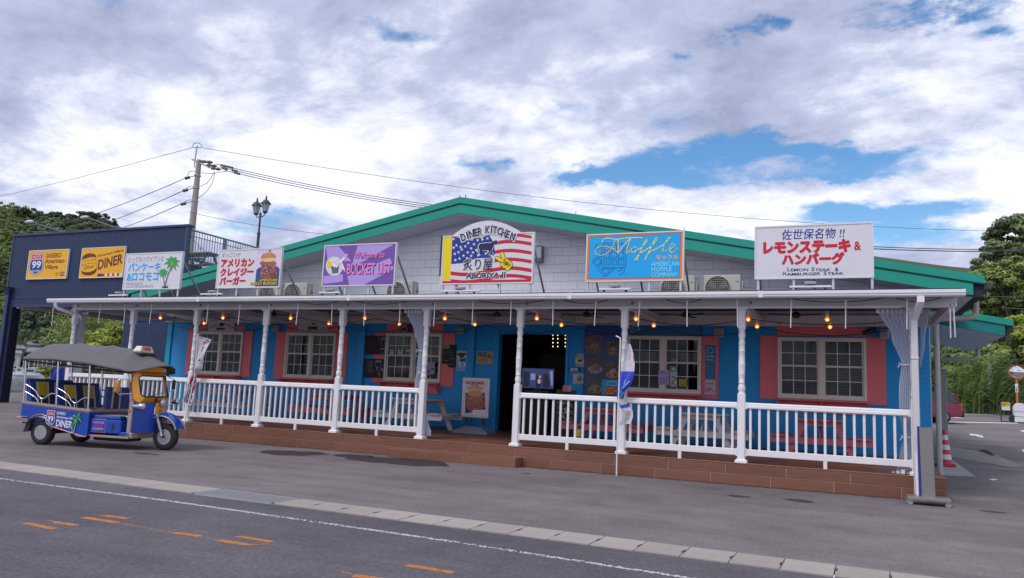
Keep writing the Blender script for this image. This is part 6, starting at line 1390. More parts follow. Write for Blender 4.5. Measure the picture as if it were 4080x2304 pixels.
# white plates over the two left windows
for c_, a_, lab in ((C4, (557, 812, 198, 290), 'white plate with black oval over the window left of the second'), (None, None, 'white plate with black oval over the second pink-shuttered window')):
    if c_ is None:
        w = WIN[1]; xa_, xb_ = PY(*C4(1430, 250), YW-.05).x, PY(*C5(258, 250), YW-.05).x; z0, z1 = w[3]+.03, w[3]+.46
    else: xa_, xb_, z0, z1 = rectx(c_, *a_, YW-.05); lab = 'white plate with black oval over the first pink-shuttered window'
    t = thing('window_plate', lab, 'plate', ((xa_+xb_)/2, YW-.05, z0), group='white plates above the left windows'); wd, ht = xb_-xa_, z1-z0
    MB().bbox((xa_, YW-.06, z0), (xb_, YW-.036, z1), .005).build('panel', mat('plate_white', (.52, .50, .49), .6), t)
    MB().add([(lerp(xa_, xb_, .52)+wd*.10*cos(a), YW-.062, lerp(z0, z1, .68)+ht*.2*sin(a)) for a in [2*pi*i/20 for i in range(20)]], [tuple(range(20))]).build('oval', INK, t); MB().box((lerp(xa_, xb_, .33), YW-.062, lerp(z0, z1, .14)), (lerp(xa_, xb_, .66), YW-.0605, lerp(z0, z1, .36))).build('caption_bar', INK, t)
    for u, v, r in ((.24, .62, .03), (.80, .62, .025), (.86, .28, .022)): MB().box((xa_+wd*(u-r), YW-.062, z0+ht*(v-r*3)), (xa_+wd*(u+r), YW-.0605, z0+ht*(v+r*3))).build('small_mark', GRYT, t)
# big blue menu banner with food photographs (left of and above the waffle window)
BAN = col('banner_blue', 12, 62, 125, 1.5); BAN2 = col('banner_cyan', 8, 84, 130, 1.5)
t, F = wallcard('menu_banner', 'tall blue menu banner covered in dessert photographs left of the waffle window', 'banner', C2, 262, 612, 178, 785, BAN, .015, mat('brown_frame', (.09, .045, .04), .6))
PAL = col('banner_outline', 90, 140, 175, 1.2)
F.stroke([rrect(310, 235, 395, 290, 10)], 4, PAL, 2, 'waffle_outline'); F.text('モッフル', 485, 555, 275, 290, PAL, 2)
FC = mat('photo_cream', (.34, .28, .22), .5, var=.6, scale=22); FCH = mat('photo_choc', (.07, .03, .02), .5)
for i, (l, r, tt, b, nm) in enumerate(((275, 411, 292, 436, ''), (440, 556, 323, 467, 'プレーン'), (282, 417, 462, 610, 'ブルーベリー'), (434, 556, 505, 650, 'チョコバナナ'), (285, 410, 634, 775, ''))):
    F.poly([(l, tt), (r, tt), (r, b), (l, b)], FOOD2, 2.2, 'dessert_photo'); cx_, cy_ = (l+r)/2, lerp(tt, b, .64); F.ell(cx_+5, cy_+10, (r-l)*.46, (b-tt)*.22, FOOD if i in (0, 1, 3) else FC, 3, name='dessert_plate'); F.poly(blob(cx_+8, cy_-8, (r-l)*.24, (b-tt)*.2, 20, .2), FC, 3.6, 'dessert_cream'); [F.poly(blob(cx_+rnd.uniform(-40, 45), cy_+rnd.uniform(-5, 28), 8, 5, 8, .2), FCH, 4+.05*z_, 'dessert_sauce') for z_ in range(7)]
    if nm: F.text(nm, l+8, l+8+(r-l)*.6, tt+12, tt+26, CH, 4)
F.poly([(412, 652), (548, 652), (548, 780), (410, 780)], CYAN, 2, 'cyan_field'); F.stroke([rrect(460, 668, 535, 700, 8)], 4, LTC, 3, 'waffle_outline'); F.stroke([[(415, 380), (432, 470)], [(380, 455), (430, 450)]], 8, col('banner_leaf', 70, 110, 90, 1.2), 2, 'garland')
e_ = [(484+58*cos(a), 742+38*sin(a)) for a in [2*pi*i/32 for i in range(32)]]
tq, Fq = t, F; to = thing('oval_plaque', 'orange oval plaque lettered AMC below the dessert photographs', 'plaque', tuple(PY(*C2(484, 780), YP-.03))); Fo = Face(C2, YP-.03, to)
MB().plate([Fo.pt(x, y, 0) for x, y in e_], .02).build('panel', INK, to); Fo.poly([(484+(x-484)*.93, 742+(y-742)*.9) for x, y in e_], ORNG, 1, 'face'); Fo.text('AMC', 445, 530, 722, 765, BRN, 2, bold=.0); Fo.polys([blob(440+i*28, 715+(3 if i in (0, 3) else -3), 4, 4, 8, .1) for i in range(4)], BRN, 2, 'dots')
t, F = wallcard('window_banner', 'long blue waffle banner above the window right of the blue flag', 'banner', C2, 612, 1240, 186, 286, BAN2, .015, mat('brown_frame', (.09, .045, .04), .6))
F.stroke([rrect(650, 208, 725, 260, 10), rrect(668, 200, 712, 240, 6)], 5, LTC, 2, 'waffle_outline')
for i, s in enumerate(('AMERICAN', 'MOFFLE', 'COMPANY')): F.text(s, 1088, 1190 if i == 1 else 1215, 205+i*23, 222+i*23, PAL, 2, bold=-.005)
F.text('モッフル', 985, 1045, 255, 270, PAL, 2)
t, F = wallcard('menu_strip', 'narrow blue menu strip on the pink panel beside the waffle window', 'menu', C2, 1268, 1350, 365, 648, BAN2, .008, Y=YW-.05)
F.stroke([rrect(1285, 385, 1332, 430, 8)], 4, LTC, 1, 'waffle_outline')
for i, s in enumerate(('Moffle', 'Menu', 'プレーン', 'あんこ', 'チョコ', '抹茶', 'いちご')): F.text(s, 1280, 1340, 448+i*28, 466+i*28, LTC if i < 2 else PAL, 1)
t, F = wallcard('price_sheet', 'pale pink price sheet under the blue menu strip', 'notice', C2, 1264, 1354, 650, 774, mat('sheet_pink', (.55, .42, .50), .6), .005, Y=YW-.058)
F.text('LONG CHURROS', 1272, 1340, 680, 690, INK, 1, bold=.03); F.text('¥400', 1325, 1345, 735, 750, INK, 1); F.stroke([[(1270, 745), (1285, 715)], [(1290, 750), (1305, 715)], [(1305, 745), (1315, 720)]], 6, BRN, 1, 'churros')
# notices left of the banner
t, F = wallcard('warning_notice', 'black and white warning notice reading AVISO on the blue wall', 'notice', C2, 192, 268, 432, 546, mat('notice_white', (.58, .58, .58), .6), .006)
F.poly([(192, 432), (266, 432), (266, 450), (192, 450)], INK, 1, 'bar'); F.text('WARNING', 196, 262, 435, 447, SIGNW, 2, bold=.03); F.poly([(192, 523), (268, 523), (268, 546), (192, 546)], INK, 1, 'bar'); F.text('AVISO', 196, 265, 526, 543, SIGNW, 2, bold=.04); F.text('ON THIS STORE\nCAMERA IN USE', 196, 264, 455, 478, INK, 1); F.caps([((218, 497), (245, 490), 8)], INK, 1, 'camera_symbol')
t, F = wallcard('open_plate', 'small black plate with OPEN lettering beside the AVISO notice', 'sign', C2, 140, 238, 552, 583, INK, .01); F.poly([(152, 555), (212, 555), (212, 580), (152, 580)], SIGNW, 1, 'label'); F.text('OPEN', 165, 205, 566, 578, INK, 2, bold=.04); F.text('GOOD FOOD', 156, 208, 557, 563, INK, 2)
t, F = wallcard('no_smoking_notice', 'white paper notice with crossed-out circle taped to blue wall', 'notice', C2, 173, 276, 602, 686, mat('notice_white', (.58, .58, .58), .6), .004)
F.ell(228, 644, 25, 25, INK, 1, name='ring'); F.ell(228, 644, 20, 20, mat('notice_white', (.58, .58, .58), .6), 2, name='ring_inner'); F.polys([blob(222, 650, 8, 12, 10, .2), blob(236, 640, 6, 12, 10, .2)], INK, 2.6, 'symbol'); F.stroke([[(212, 628), (244, 660)]], 5, INK, 3, 'slash'); F.text('立ち入り禁止です', 182, 268, 607, 613, INK, 1); F.text('STAFF ONLY', 190, 255, 676, 682, INK, 1)
# stickers on the waffle window, sheets on the windows
t, F = wallcard('window_poster', 'lilac patterned poster stuck on the waffle window', 'poster', C2, 880, 970, 572, 692, mat('poster_lilac', (.38, .30, .48), .5, var=.5, scale=9), .004, Y=YW-.09); F.stroke([[(890, 600), (930, 590), (960, 610)], [(890, 640), (930, 660), (962, 630)], [(900, 670), (950, 675)]], 6, PURP, 1, 'swirl')
t, F = wallcard('window_sticker', 'tall pale waffle sticker on the waffle window glass', 'sticker', C2, 976, 1036, 540, 708, mat('sticker_pale', (.40, .46, .42), .5, var=.4, scale=8), .003, Y=YW-.085); F.stroke([rrect(985, 545, 1028, 580, 8), [(985, 620), (1030, 640), (990, 680), (1025, 700)]], 6, INK, 1, 'drawing')
t, F = wallcard('window_sticker', 'yellow waffle sticker on the waffle window glass', 'sticker', C2, 1050, 1118, 645, 705, mat('sticker_yellow', (.52, .42, .04), .5, var=.2), .003, Y=YW-.05); F.stroke([rrect(1065, 650, 1112, 690, 8), [(1075, 660), (1105, 680)]], 4, INK, 1, 'drawing')
t, F = wallcard('window_sign', 'small lit white card with a bulb reflection in the waffle window', 'card', C2, 985, 1042, 472, 505, mat('white_card', (.6, .6, .62), .5), .003, Y=YW+.10)  # pale card stands in for the reflection of a bulb
for l, r, tt, b, lab in ((535, 608, 487, 567, 'small white card with black disc in the centre window'), (680, 765, 487, 567, 'small white card with green crest in the centre window'), (833, 895, 487, 592, 'small white card with two photos in the centre window')):
    t, F = wallcard('window_card', lab, 'card', CW3, l, r, tt, b, mat('notice_white', (.58, .58, .58), .6), .003, group='cards in the centre window', Y=YW-.06); F.ell((l+r)/2, lerp(tt, b, .38), 17, 17, INK if l < 600 else GRND if l < 800 else GRYT, 1, name='mark')
    if l > 800: F.poly([(845, 540), (885, 540), (885, 575), (845, 575)], INK, 1, 'mark')
t, F = wallcard('window_poster', 'lilac poster stuck on the centre window right of the curtain', 'poster', CW3, 1228, 1370, 718, 955, mat('poster_lilac2', (.36, .30, .46), .5, var=.15), .004, Y=YW-.085); F.polys([blob(1330, 845, 25, 20, 10, .2), blob(1255, 890, 28, 22, 10, .2)], NAVYI, 1, 'figures'); F.poly([(1228, 945), (1365, 945), (1320, 975), (1235, 970)], GRND, 1, 'grass')
# white boxes on the wall (speakers)
for c_, l, r, tt, b, lab in ((crop(700, 900, 2.342), 900, 960, 935, 990, 'small white wall speaker between the two left windows'), (C5, 1500, 1570, 252, 315, 'small white wall speaker left of the FREE WiFi plaque'), (C2, 1338, 1420, 224, 300, 'beige wall speaker right of the waffle window'), (C3, 1100, 1172, 206, 275, 'beige wall speaker half behind the corner curtain'), (C4, 372, 420, 235, 290, 'small white wall speaker beside the chequered banner post')):
    x0, x1, z0, z1 = rectx(c_, l, r, tt, b, YW-.1); t = thing('wall_speaker', lab, 'speaker', ((x0+x1)/2, YW-.1, z0), group='speakers on the blue wall')
    MB().bbox((x0, YW-.15, z0), (x1, YW-.014, z1), .025).build('body', mat('speaker_shell', (.46, .42, .38), .5), t); MB().bbox((x0+.03, YW-.156, z0+.03), (x1-.03, YW-.149, z1-.03), .01).build('grille', mat('speaker_grille', (.33, .30, .28), .7), t)
q = PY(*C3(1025, 215), YW-.2); t = thing('security_camera', 'black security camera on the wall above the widest window', 'camera', tuple(q)); MB().box((q.x+.02, YW-.06, q.z-.02), (q.x+.14, YW-.014, q.z+.16)).build('mount', ACD, t); MB().cyl((q.x+.06, YW-.05, q.z+.05), (q.x-.02, YW-.2, q.z), .03, 8).build('arm', ACD, t); MB().cyl((q.x+.08, YW-.2, q.z+.02), (q.x-.14, YW-.3, q.z-.07), .05, 12).build('body', ACD, t); MB().cyl((q.x-.13, YW-.295, q.z-.066), (q.x-.16, YW-.31, q.z-.078), .04, 12).build('lens', GALV, t)
# television and glowing LED reflections in the doorway, chalk menu by the door
YT = YW+.6
x0, x1, z0, z1 = rectx(CD, 792, 1052, 560, 722, YT); t = thing('television', 'flat television showing figures, standing inside the doorway', 'television', ((x0+x1)/2, YT, dk(YW)))
MB().bbox((x0-.02, YT, z0-.02), (x1+.02, YT+.06, z1+.02), .008).build('bezel', ACD, t); MB().box((x0, YT-.003, z0), (x1, YT-.0005, z1)).build('screen', mat('tv_screen', (.05, .07, .22), .3, emit=.32, var=.5, scale=3), t)
F = Face(CD, YT-.004, t); F.polys([[(800, 580), (850, 585), (850, 700), (800, 712)], [(905, 620), (935, 610), (950, 640), (945, 715), (905, 715)], [(965, 605), (995, 600), (1015, 640), (1020, 718), (960, 718)]], mat('tv_figures', (.02, .02, .05), .3, emit=.3), 1, 'screen_figures'); [F.poly(z_, MATS.get('tv_bright') or mat('tv_bright', (.25, .30, .55), .3, emit=.45), 1, 'screen_light') for z_ in ([(862, 600), (900, 600), (900, 650), (862, 655)], [(1020, 580), (1045, 580), (1045, 700), (1030, 700)])]; F.polys([blob(938, 628, 9, 13, 12, .1), blob(932, 665, 14, 20, 12, .1)], mat('tv_flesh', (.45, .25, .32), .3, emit=.7), 2, 'screen_figures')
MB().box(((x0+x1)/2-.35, YT-.05, dk(YW)-.005), ((x0+x1)/2+.35, YT+.3, z0-.06)).build('cabinet', ACD, t); MB().box(((x0+x1)/2-.1, YT+.01, z0-.06), ((x0+x1)/2+.1, YT+.05, z0-.02)).build('stand', ACD, t)
t = thing('fairy_light_curtain', 'grid of tiny warm lights hanging inside the doorway', 'fairy lights', tuple(PY(*CD(1095, 270), YW+1.2))); LIT = mat('warm_led', (1.0, .75, .45), .4, emit=2.0)  # LED reflections built as glowing bulbs on added strands
for x in (1046, 1086, 1148):
    MB().cyl(PY(*CD(x, 270), YW+1.2), PY(*CD(x, 390), YW+1.2), .004, 4).build('strand', ACD, t)
    for y in (283, 313, 345, 376): MB().sphere(PY(*CD(x, y), YW+1.19), .016, 8, 6).build('led', LIT, t)
YC_ = 2.55; x0, x1, z0, z1 = rectx(CD, 1068, 1230, 735, 1130, YC_)
t = thing('chalk_menu_stand', 'black chalk menu easel behind the railing beside the doorway', 'menu stand', ((x0+x1)/2, YC_, dk(YC_)))
MB().bbox((x0, YC_, dk(YC_)-.005), (x1, YC_+.05, z1), .006).build('frame', mat('dark_frame', (.05, .04, .05), .6), t); MB().box((x0+.04, YC_-.003, z0+.04), (x1-.04, YC_-.0005, z1-.04)).build('slate', SLATE, t)
F = Face(CD, YC_-.004, t); YG = mat('chalk_yellowgreen', (.36, .38, .10), .9)
for i in range(6): F.text(('Lunch', '11:00', 'カレー', 'Burger', '定食', 'セット')[i], 1085, 1150+rnd.uniform(-20, 20), 790+i*42, 812+i*42, CH if i % 2 else YG, 1); F.polys([blob(1095+rnd.uniform(0, 100), 905+rnd.uniform(-10, 60), 12, 10, 10, .1)], YG, 1, 'chalk_dot')
for k in range(4): F.stroke([[(1170, 810+k*55), (1200, 800+k*55), (1205, 830+k*55)]], 5, CH, 1, 'chalk_line')
x0, x1, z0, z1 = rectx(CD, 1116, 1186, 700, 748, YC_-.1); t = thing('pink_card', 'small pink card standing on the chalk menu easel', 'card', ((x0+x1)/2, YC_-.1, z0)); MB().bbox((x0, YC_-.004, z0), (x1, YC_+.004, z1), .002).build('card', mat('card_pink', (.60, .25, .33), .6), t); Face(CD, YC_-.006, t).text('本日\nOPEN', 1126, 1176, 708, 740, RED, 1)
# ------------------------------------------------------------------ hanging bulbs and cables
def bulb_mat():
    m = bpy.data.materials.new('amber_bulb_glass'); m.use_nodes = True; t = m.node_tree; t.nodes.clear(); o = N('ShaderNodeOutputMaterial', t); e_ = N('ShaderNodeEmission', t); e_.inputs[0].default_value = (1.0, .16, .02, 1); e_.inputs[1].default_value = .55
    tr = N('ShaderNodeBsdfTransparent', t); tr.inputs[0].default_value = (1, .62, .3, 1); mx = N('ShaderNodeMixShader', t); mx.inputs[0].default_value = .42; L(tr.outputs[0], mx.inputs[1], t); L(e_.outputs[0], mx.inputs[2], t); L(mx.outputs[0], o.inputs[0], t); return m
AMBG = mat('amber_glass', (.75, .13, .015), .15, emit=.9, var=.02); FIL = mat('bulb_filament', (1.0, .72, .45), .3, emit=6)
BZH = 3.16
bl = [(639, 1267), (888, 1267), (813, 1288), (1158, 1268), (1310.6, 1289), (1453, 1268), (1591, 1291.5), (1772.6, 1269), (1892, 1292.6), (2139, 1269), (2237, 1295), (2534, 1270.7), (2605, 1297), (2981, 1273), (3016.5, 1301), (3296, 1273), (3307, 1303)]
pos = [PZ(x, y, BZH) for x, y in bl]
BAYS = ['over the porch end', 'behind the far end curtain', 'above the tuk-tuk', 'left of the chequered banner', 'right of the chequered banner', 'over the first pink table', 'left of the entrance curtain', 'over the entrance step', 'over the food posters', 'right of the blue banner', 'over the widest window'][1:]; seen_b = {}
bp0 = None; glob = bulb_mat()
for p in pos:
    bi = sum(1 for x_ in POSTX if x_ < p.x); bay = BAYS[min(bi, 9)]; key = (bi, p.y > .9); seen_b[key] = seen_b.get(key, 0)+1
    t = thing('hanging_bulb', ('glowing amber bulb near the blue wall ' if key[1] else 'glowing amber bulb near the front beam ')+bay+('', ', second one', ', third one', ', fourth one')[seen_b[key]-1], 'light bulb', tuple(p), group='amber bulbs under the porch roof')
    if bp0 is None:
        MB().sphere((0, 0, 0), .056, 16, 12).build('globe', glob, t, world=False); MB().sphere((0, 0, .0), .030, 10, 8, (1, 1, 1.15)).build('filament', FIL, t, world=False); MB().lathe((0, 0, 0), [(.0545, .0), (.043, .04), (.03, .064)], 16).build('glow_cap', glob, t, world=False)
        MB().lathe((0, 0, 0), [(.028, .062), (.034, .075), (.034, .16), (.02, .17)], 12).build('socket', WHITE, t, world=False); MB().cyl((0, 0, .17), (0, 0, .30), .006, 5).build('cord', ACD, t, world=False); bp0 = t
    else:
        for ch in bp0.children: dup(ch, t)
def festoon(label, ys, sag, z, seed):
    rnd = random.Random(seed); t = thing('festoon_cable', label, 'cable', (RX, ys, z)); pts = []
    for i in range(len(POSTX)-1):
        a, b = POSTX[i], POSTX[i+1]
        for k in range(10): u = k/10; pts.append((lerp(a, b, u), ys+.1*sin(i*2+u*3), z-sag*4*u*(1-u)*(1+.25*sin(i*3.1))))
    MB().tube(pts, .009, 5).build('cable', ACD, t)
    for k in range(4, len(pts), 3): MB().cyl(pts[k], Vector(pts[k])+Vector((rnd.uniform(-.01, .01), 0, -.045)), .008, 5).build('lamp_drop', ACD, t)
festoon('dark festoon cable looping under the middle of the porch ceiling', 1.3, .12, 3.20, 1); festoon('dark festoon cable looping along the blue wall', 3.2, .20, 3.22, 2)
t = thing('eave_cable', 'thin black cable drooping under the white rain gutter', 'cable', (8, -.35, 3.4))
for x0_, x1_ in ((3.5, 4.7), (5.0, 6.6), (8.1, 9.9), (10.1, 11.2), (12.2, 13.0), (14.4, 16.2), (16.2, 17.0)): MB().tube([(lerp(x0_, x1_, i/8), -.33, 3.44-.10*4*(i/8)*(1-i/8)) for i in range(9)], .008, 5).build('loop', ACD, t)
# black reed of fan blades under the ceiling (thin bars)
for i in range(2, len(POSTX)-1):
    xm = POSTX[i]+.55; t = thing('ceiling_fan', 'thin black ceiling fan in porch bay %s' % ('next to the chequered banner', 'of the first pink table', 'left of the tied curtain', 'over the entrance', 'over the food posters', 'right of the blue banner', 'over the widest window')[i-2], 'ceiling fan', (xm+.3, 1.9, 3.36), .2*i, group='black ceiling fans under the porch roof')
    MB().lathe((0, 0, 0), [(.07, -.05), (.09, -.03), (.09, .03), (.03, .06)], 12).build('motor', ACD, t, world=False); MB().cyl((0, 0, .05), (0, 0, .17), .015, 6).build('rod', ACD, t, world=False)
    for k in range(3):
        a = 2*pi*k/3; MB().bar((.08*cos(a), .08*sin(a), -.02), (.58*cos(a), .58*sin(a), -.01), .10, .012).build('blade', ACD, t, world=False)
# ------------------------------------------------------------------ hanging rods along the eave
cR0, cR1, cR2, cR3 = crop(0, 1050, 2.91), crop(700, 900, 2.342), crop(1600, 750, 2.147), crop(2600, 850, 1.7405)
rods = [(cR0, 620, 510, 606, 670), (cR0, 880, 470, 876, 570), (cR0, 1172, 470, 1165, 640), (cR0, 1455, 470, 1440, 680), (cR0, 1765, 465, 1748, 650)]
rods += [(cR1, x, 728-i*2, x-11, 888) for i, x in enumerate((305, 603, 877, 1147, 1462, 1768, 2095, 2420))]+[(cR2, x, 962-i*2, x-6+i, 1142) for i, x in enumerate((612, 940, 1297, 1663, 2037, 2443))]+[(cR3, x, 595, x, 762) for x in (587, 963, 1340, 1765)]+[(cR3, 2063, 650, 2065, 775), (cR3, 2087, 645, 2103, 778)]
RODM = mat('rod_white', (.62, .60, .64), .35, var=.03); r0 = None
for c_, xt, yt, xb, yb in rods:
    Yr = -.42; a, b = PY(*c_(xt, yt), Yr), PY(*c_(xb, yb), Yr); ln = a.z-b.z
    t = thing('hanging_rod', 'slender white rod hanging from the porch eave', 'rod', (a.x, Yr, a.z), group='white rods hanging along the porch eave'); t.rotation_euler = (random.uniform(-.04, .04), random.uniform(-.03, .03), 0)
    if r0 is None:
        MB().cyl((0, 0, 0), (0, 0, -.52), .011, 8).build('rod', RODM, t, world=False); MB().lathe((0, 0, 0), [(.012, -.02), (.02, -.06), (.012, -.12)], 8).build('collar', RODM, t, world=False); MB().tube([(0, 0, .06), (.012, 0, .02), (0, 0, 0)], .006, 5).build('hook', ACD, t, world=False); r0 = t
    else:
        for ch in r0.children: dup(ch, t)
# ------------------------------------------------------------------ curtains
PLAS = cloth_mat('clear_plastic_curtain', (.72, .76, .88), .12, .3); GRYC = cloth_mat('grey_curtain', (.46, .46, .50), .06, .6)
def curtain(label, c, prof, Y, m, folds=9, amp=.05, name='curtain', hooks=True, ties=()):
    """prof: list of (y, left, right) in crop pixels, top to bottom"""
    a = PY(*c(prof[0][1], prof[0][0]), Y); t = thing(name, label, 'curtain', (a.x, Y, a.z), group='gathered porch curtains')
    n = 36; rows = []
    for j in range(n+1):
        v = prof[0][0]+(prof[-1][0]-prof[0][0])*j/n
        for p, q in zip(prof, prof[1:]):
            if p[0] <= v <= q[0]+1e-6: u = (v-p[0])/(q[0]-p[0]); u = u*u*(3-2*u); rows.append((v, lerp(p[1], q[1], u), lerp(p[2], q[2], u))); break
    w0 = abs(rows[0][2]-rows[0][1])
    def f(u, w):
        v, l, r = rows[min(n, int(round(w*n)))]; tight = abs(r-l)/w0
        p = PY(*c(lerp(l, r, u), v), Y); p.y += amp*(.5+.5*min(1, tight))*sin(u*folds*2*pi+.6*sin(w*5))+.02*sin(w*9+u*3); return p
    MB().grid(f, folds*8, n).build('sheet', m, t)
    if hooks:
        for k in range(folds+1): p = f(k/folds, 0); MB().bbox((p.x-.03, p.y-.02, p.z-.05), (p.x+.03, p.y+.02, p.z+.025), .008).build('runner', WHITE, t)
        a, b = f(0, 0), f(1, 0); MB().cyl((a.x-.05, Y, a.z+.03), (b.x+.03, Y, b.z+.03), .012, 6).build('rail', GALV, t)
    for (vy, l, r) in ties:
        a, b = PY(*c(l, vy), Y-amp-.01), PY(*c(r, vy), Y-amp-.01); MB().tube([a, lerp(a, b, .5)+Vector((0, -.02, -.005)), b], .010, 5).build('tie', WHITE, t); MB().tube([a, a+Vector((-.05, -.02, .04)), a+Vector((-.02, -.02, .01)), a+Vector((-.06, -.02, -.05))], .008, 5).build('bow', WHITE, t)
    return t
curtain('clear plastic curtain tied back at the corner post of the porch', C3, [(68, 1088, 1358), (250, 1185, 1358), (460, 1258, 1350), (620, 1240, 1345), (800, 1240, 1350), (985, 1272, 1350), (1120, 1242, 1352), (1235, 1225, 1350)], .14, PLAS, 8, .035, ties=((462, 1258, 1350), (988, 1275, 1355)))
curtain('narrow clear curtain on the end side of the porch corner', C3, [(70, 1398, 1455), (300, 1396, 1430), (480, 1392, 1402)], .55, PLAS, 3, .03)
curtain('clear plastic curtain tied back at the entrance post', C5, [(95, 1012, 1222), (300, 1085, 1220), (478, 1135, 1212), (650, 1118, 1208), (800, 1098, 1200), (1000, 1092, 1205), (1150, 1100, 1230), (1300, 1110, 1262)], .13, PLAS, 7, .04, ties=((480, 1135, 1212), (695, 1150, 1212)))
curtain('plain grey curtain drawn against the far end post of the porch', cR0, [(572, 822, 1012), (750, 836, 985), (950, 838, 962), (1300, 845, 960)], .10, GRYC, 6, .06)
t = thing('curtain_weight', 'bundle of white curtain clips lying at the foot of the corner post', 'clips', (16.2, .05, DECK+.01)); q = PY(*C3(1290, 1245), -.02)
for k in range(6): MB().bbox((q.x-.22+k*.075-16.2, -.05+.03*(k % 2), 0), (q.x-.16+k*.075-16.2, .02+.03*(k % 2), .035+.02*(k % 3)), .006).build('clip', WHITE if k % 3 else GALV, t, world=False)
# ------------------------------------------------------------------ banners tied to the posts
def banner(label, c, centre, Y, m, decals, pole, wob=.05, bands=None):
    """centre: (left x, right x, y left, y right) rows in crop pixels, top to bottom"""
    a = PY(*c(*pole[-1]), Y-.06); t = thing('banner_flag', label, 'flag', (a.x, Y-.06, 0))
    MB().tube([PY(*c(*p), Y-.06) for p in pole], .014, 8).build('pole', WHITE, t)
    n = len(centre)-1; sub = 6
    def f(u, w, o=0):
        k = w*n; i = min(n-1, int(k)); s = k-i; s = s*s*(3-2*s)*.5+s*.5; l0, r0_, yl0, yr0 = centre[i]; l1, r1, yl1, yr1 = centre[i+1]
        x = lerp(lerp(l0, r0_, u), lerp(l1, r1, u), s); y = lerp(lerp(yl0, yr0, u), lerp(yl1, yr1, u), s)
        p = PY(*c(x, y), Y); p.y += wob*sin(w*7+u*2.5)+wob*.5*sin(u*6+w*3)-o; return p
    if bands:
        for w0, w1, mm in bands: MB().grid(lambda u, v: f(u, lerp(w0, w1, v)), 8, 18).build('cloth', mm, t)
    else: MB().grid(f, 8, n*sub).build('cloth', m, t)
    for pts, mm, nm in decals: MB().add([f(u, w, .006) for u, w in pts], [tuple(range(len(pts)))]).build(nm, mm, t)
    return t, f
FLW = mat('flag_white', (.58, .57, .62), .7, var=.04); cF = crop(700, 1320, 4.406); FLB = col('flag_blue', 45, 60, 165, 1.5)
dec = []
def sq(u, w, du, dw): return [(u, w), (u+du, w), (u+du, w+dw), (u, w+dw)]
for i in range(4):
    for j in range(3):
        if (i+j) % 2 == 0: dec.append((sq(.55+i*.09, .03+j*.022, .09, .022), INK, 'chequer'))
for i in range(7):
    for j in range(6):
        if (i+j) % 2 == 0 and i+j > 2: dec.append((sq(.10+i*.1, .84+j*.022, .1, .022), INK, 'chequer'))
dec += [([(.35, .07), (.5, .055), (.62, .075), (.6, .115), (.45, .13), (.33, .10)], RED, 'emblem'), ([(.4, .15), (.6, .155), (.62, .25), (.45, .27), (.5, .21), (.35, .24)], NAVYI, 'glyph'), ([(.55, .28), (.62, .29), (.35, .36), (.3, .35)], NAVYI, 'glyph'), ([(.3, .36), (.7, .38), (.75, .36), (.8, .41), (.6, .40), (.35, .42)], NAVYI, 'glyph'), ([(.3, .45), (.65, .46), (.6, .52), (.4, .56), (.25, .55)], GRYT, 'glyph'), ([(.3, .63), (.8, .60), (.9, .66), (.5, .76), (.2, .78), (.45, .70)], RED, 'glyph'), ([(.85, .70), (.95, .71), (.6, .80), (.5, .80)], NAVYI, 'glyph'), ([(.7, .80), (.95, .79), (.9, .88), (.65, .87)], RED, 'glyph'),
        ([(.08, .02), (.92, .02), (.92, .026), (.08, .026)], NAVYI, 'border'), ([(.9, .026), (.92, .026), (.88, .44), (.86, .44)], NAVYI, 'border'), ([(.08, .97), (.92, .97), (.92, .977), (.08, .977)], NAVYI, 'border')]
banner('white chequered banner with red and navy print twisted round a porch post', cF, [(390, 615, 85, 145), (375, 590, 250, 230), (355, 540, 380, 360), (340, 500, 520, 480), (320, 470, 700, 650), (270, 340, 800, 790), (205, 330, 960, 900), (150, 315, 1100, 1010), (90, 265, 1250, 1310)], -.20, FLW, dec, [(400, 40), (385, 90), (330, 800), (230, 1250), (150, 1655)])
cG = crop(2260, 1270, 3.83)
dec = [([(.55, .07), (.72, .06), (.78, .10), (.6, .105)], col('flag_flesh', 235, 150, 130, 1.4), 'emblem'), ([(.45, .115), (.95, .125), (.97, .175), (.45, .165)], FLB, 'emblem'), ([(.5, .185), (.78, .19), (.72, .235), (.55, .235)], col('flag_flesh', 235, 150, 130, 1.4), 'emblem'), ([(.5, .36), (.55, .35), (.7, .50), (.65, .51)], LTC, 'glyph'), ([(.8, .36), (.85, .37), (.6, .46), (.58, .44)], LTC, 'glyph'), ([(.55, .5), (.62, .49), (.8, .60), (.75, .61)], LTC, 'glyph'), ([(.5, .58), (.9, .50), (.9, .52), (.5, .60)], LTC, 'glyph'), ([(.3, .85), (.5, .82), (.7, .86), (.5, .89)], col('flag_flesh', 235, 150, 130, 1.4), 'emblem')]
banner('blue and white banner with burger emblem twisted round a porch post', cG, [(900, 962, 378, 385), (880, 1008, 520, 530), (850, 1036, 660, 690), (800, 1030, 850, 850), (770, 985, 1010, 1000), (755, 880, 1130, 1110), (765, 850, 1230, 1220), (800, 900, 1330, 1300), (860, 985, 1420, 1400), (840, 995, 1520, 1500), (775, 960, 1630, 1600)], -.20, FLW, dec, [(745, 265), (800, 292), (812, 300), (800, 700), (790, 1100), (770, 1500), (750, 2470)], bands=((0, .27, FLW), (.27, .60, FLB), (.60, .70, FLW), (.70, .75, FLB), (.75, 1, FLW)))
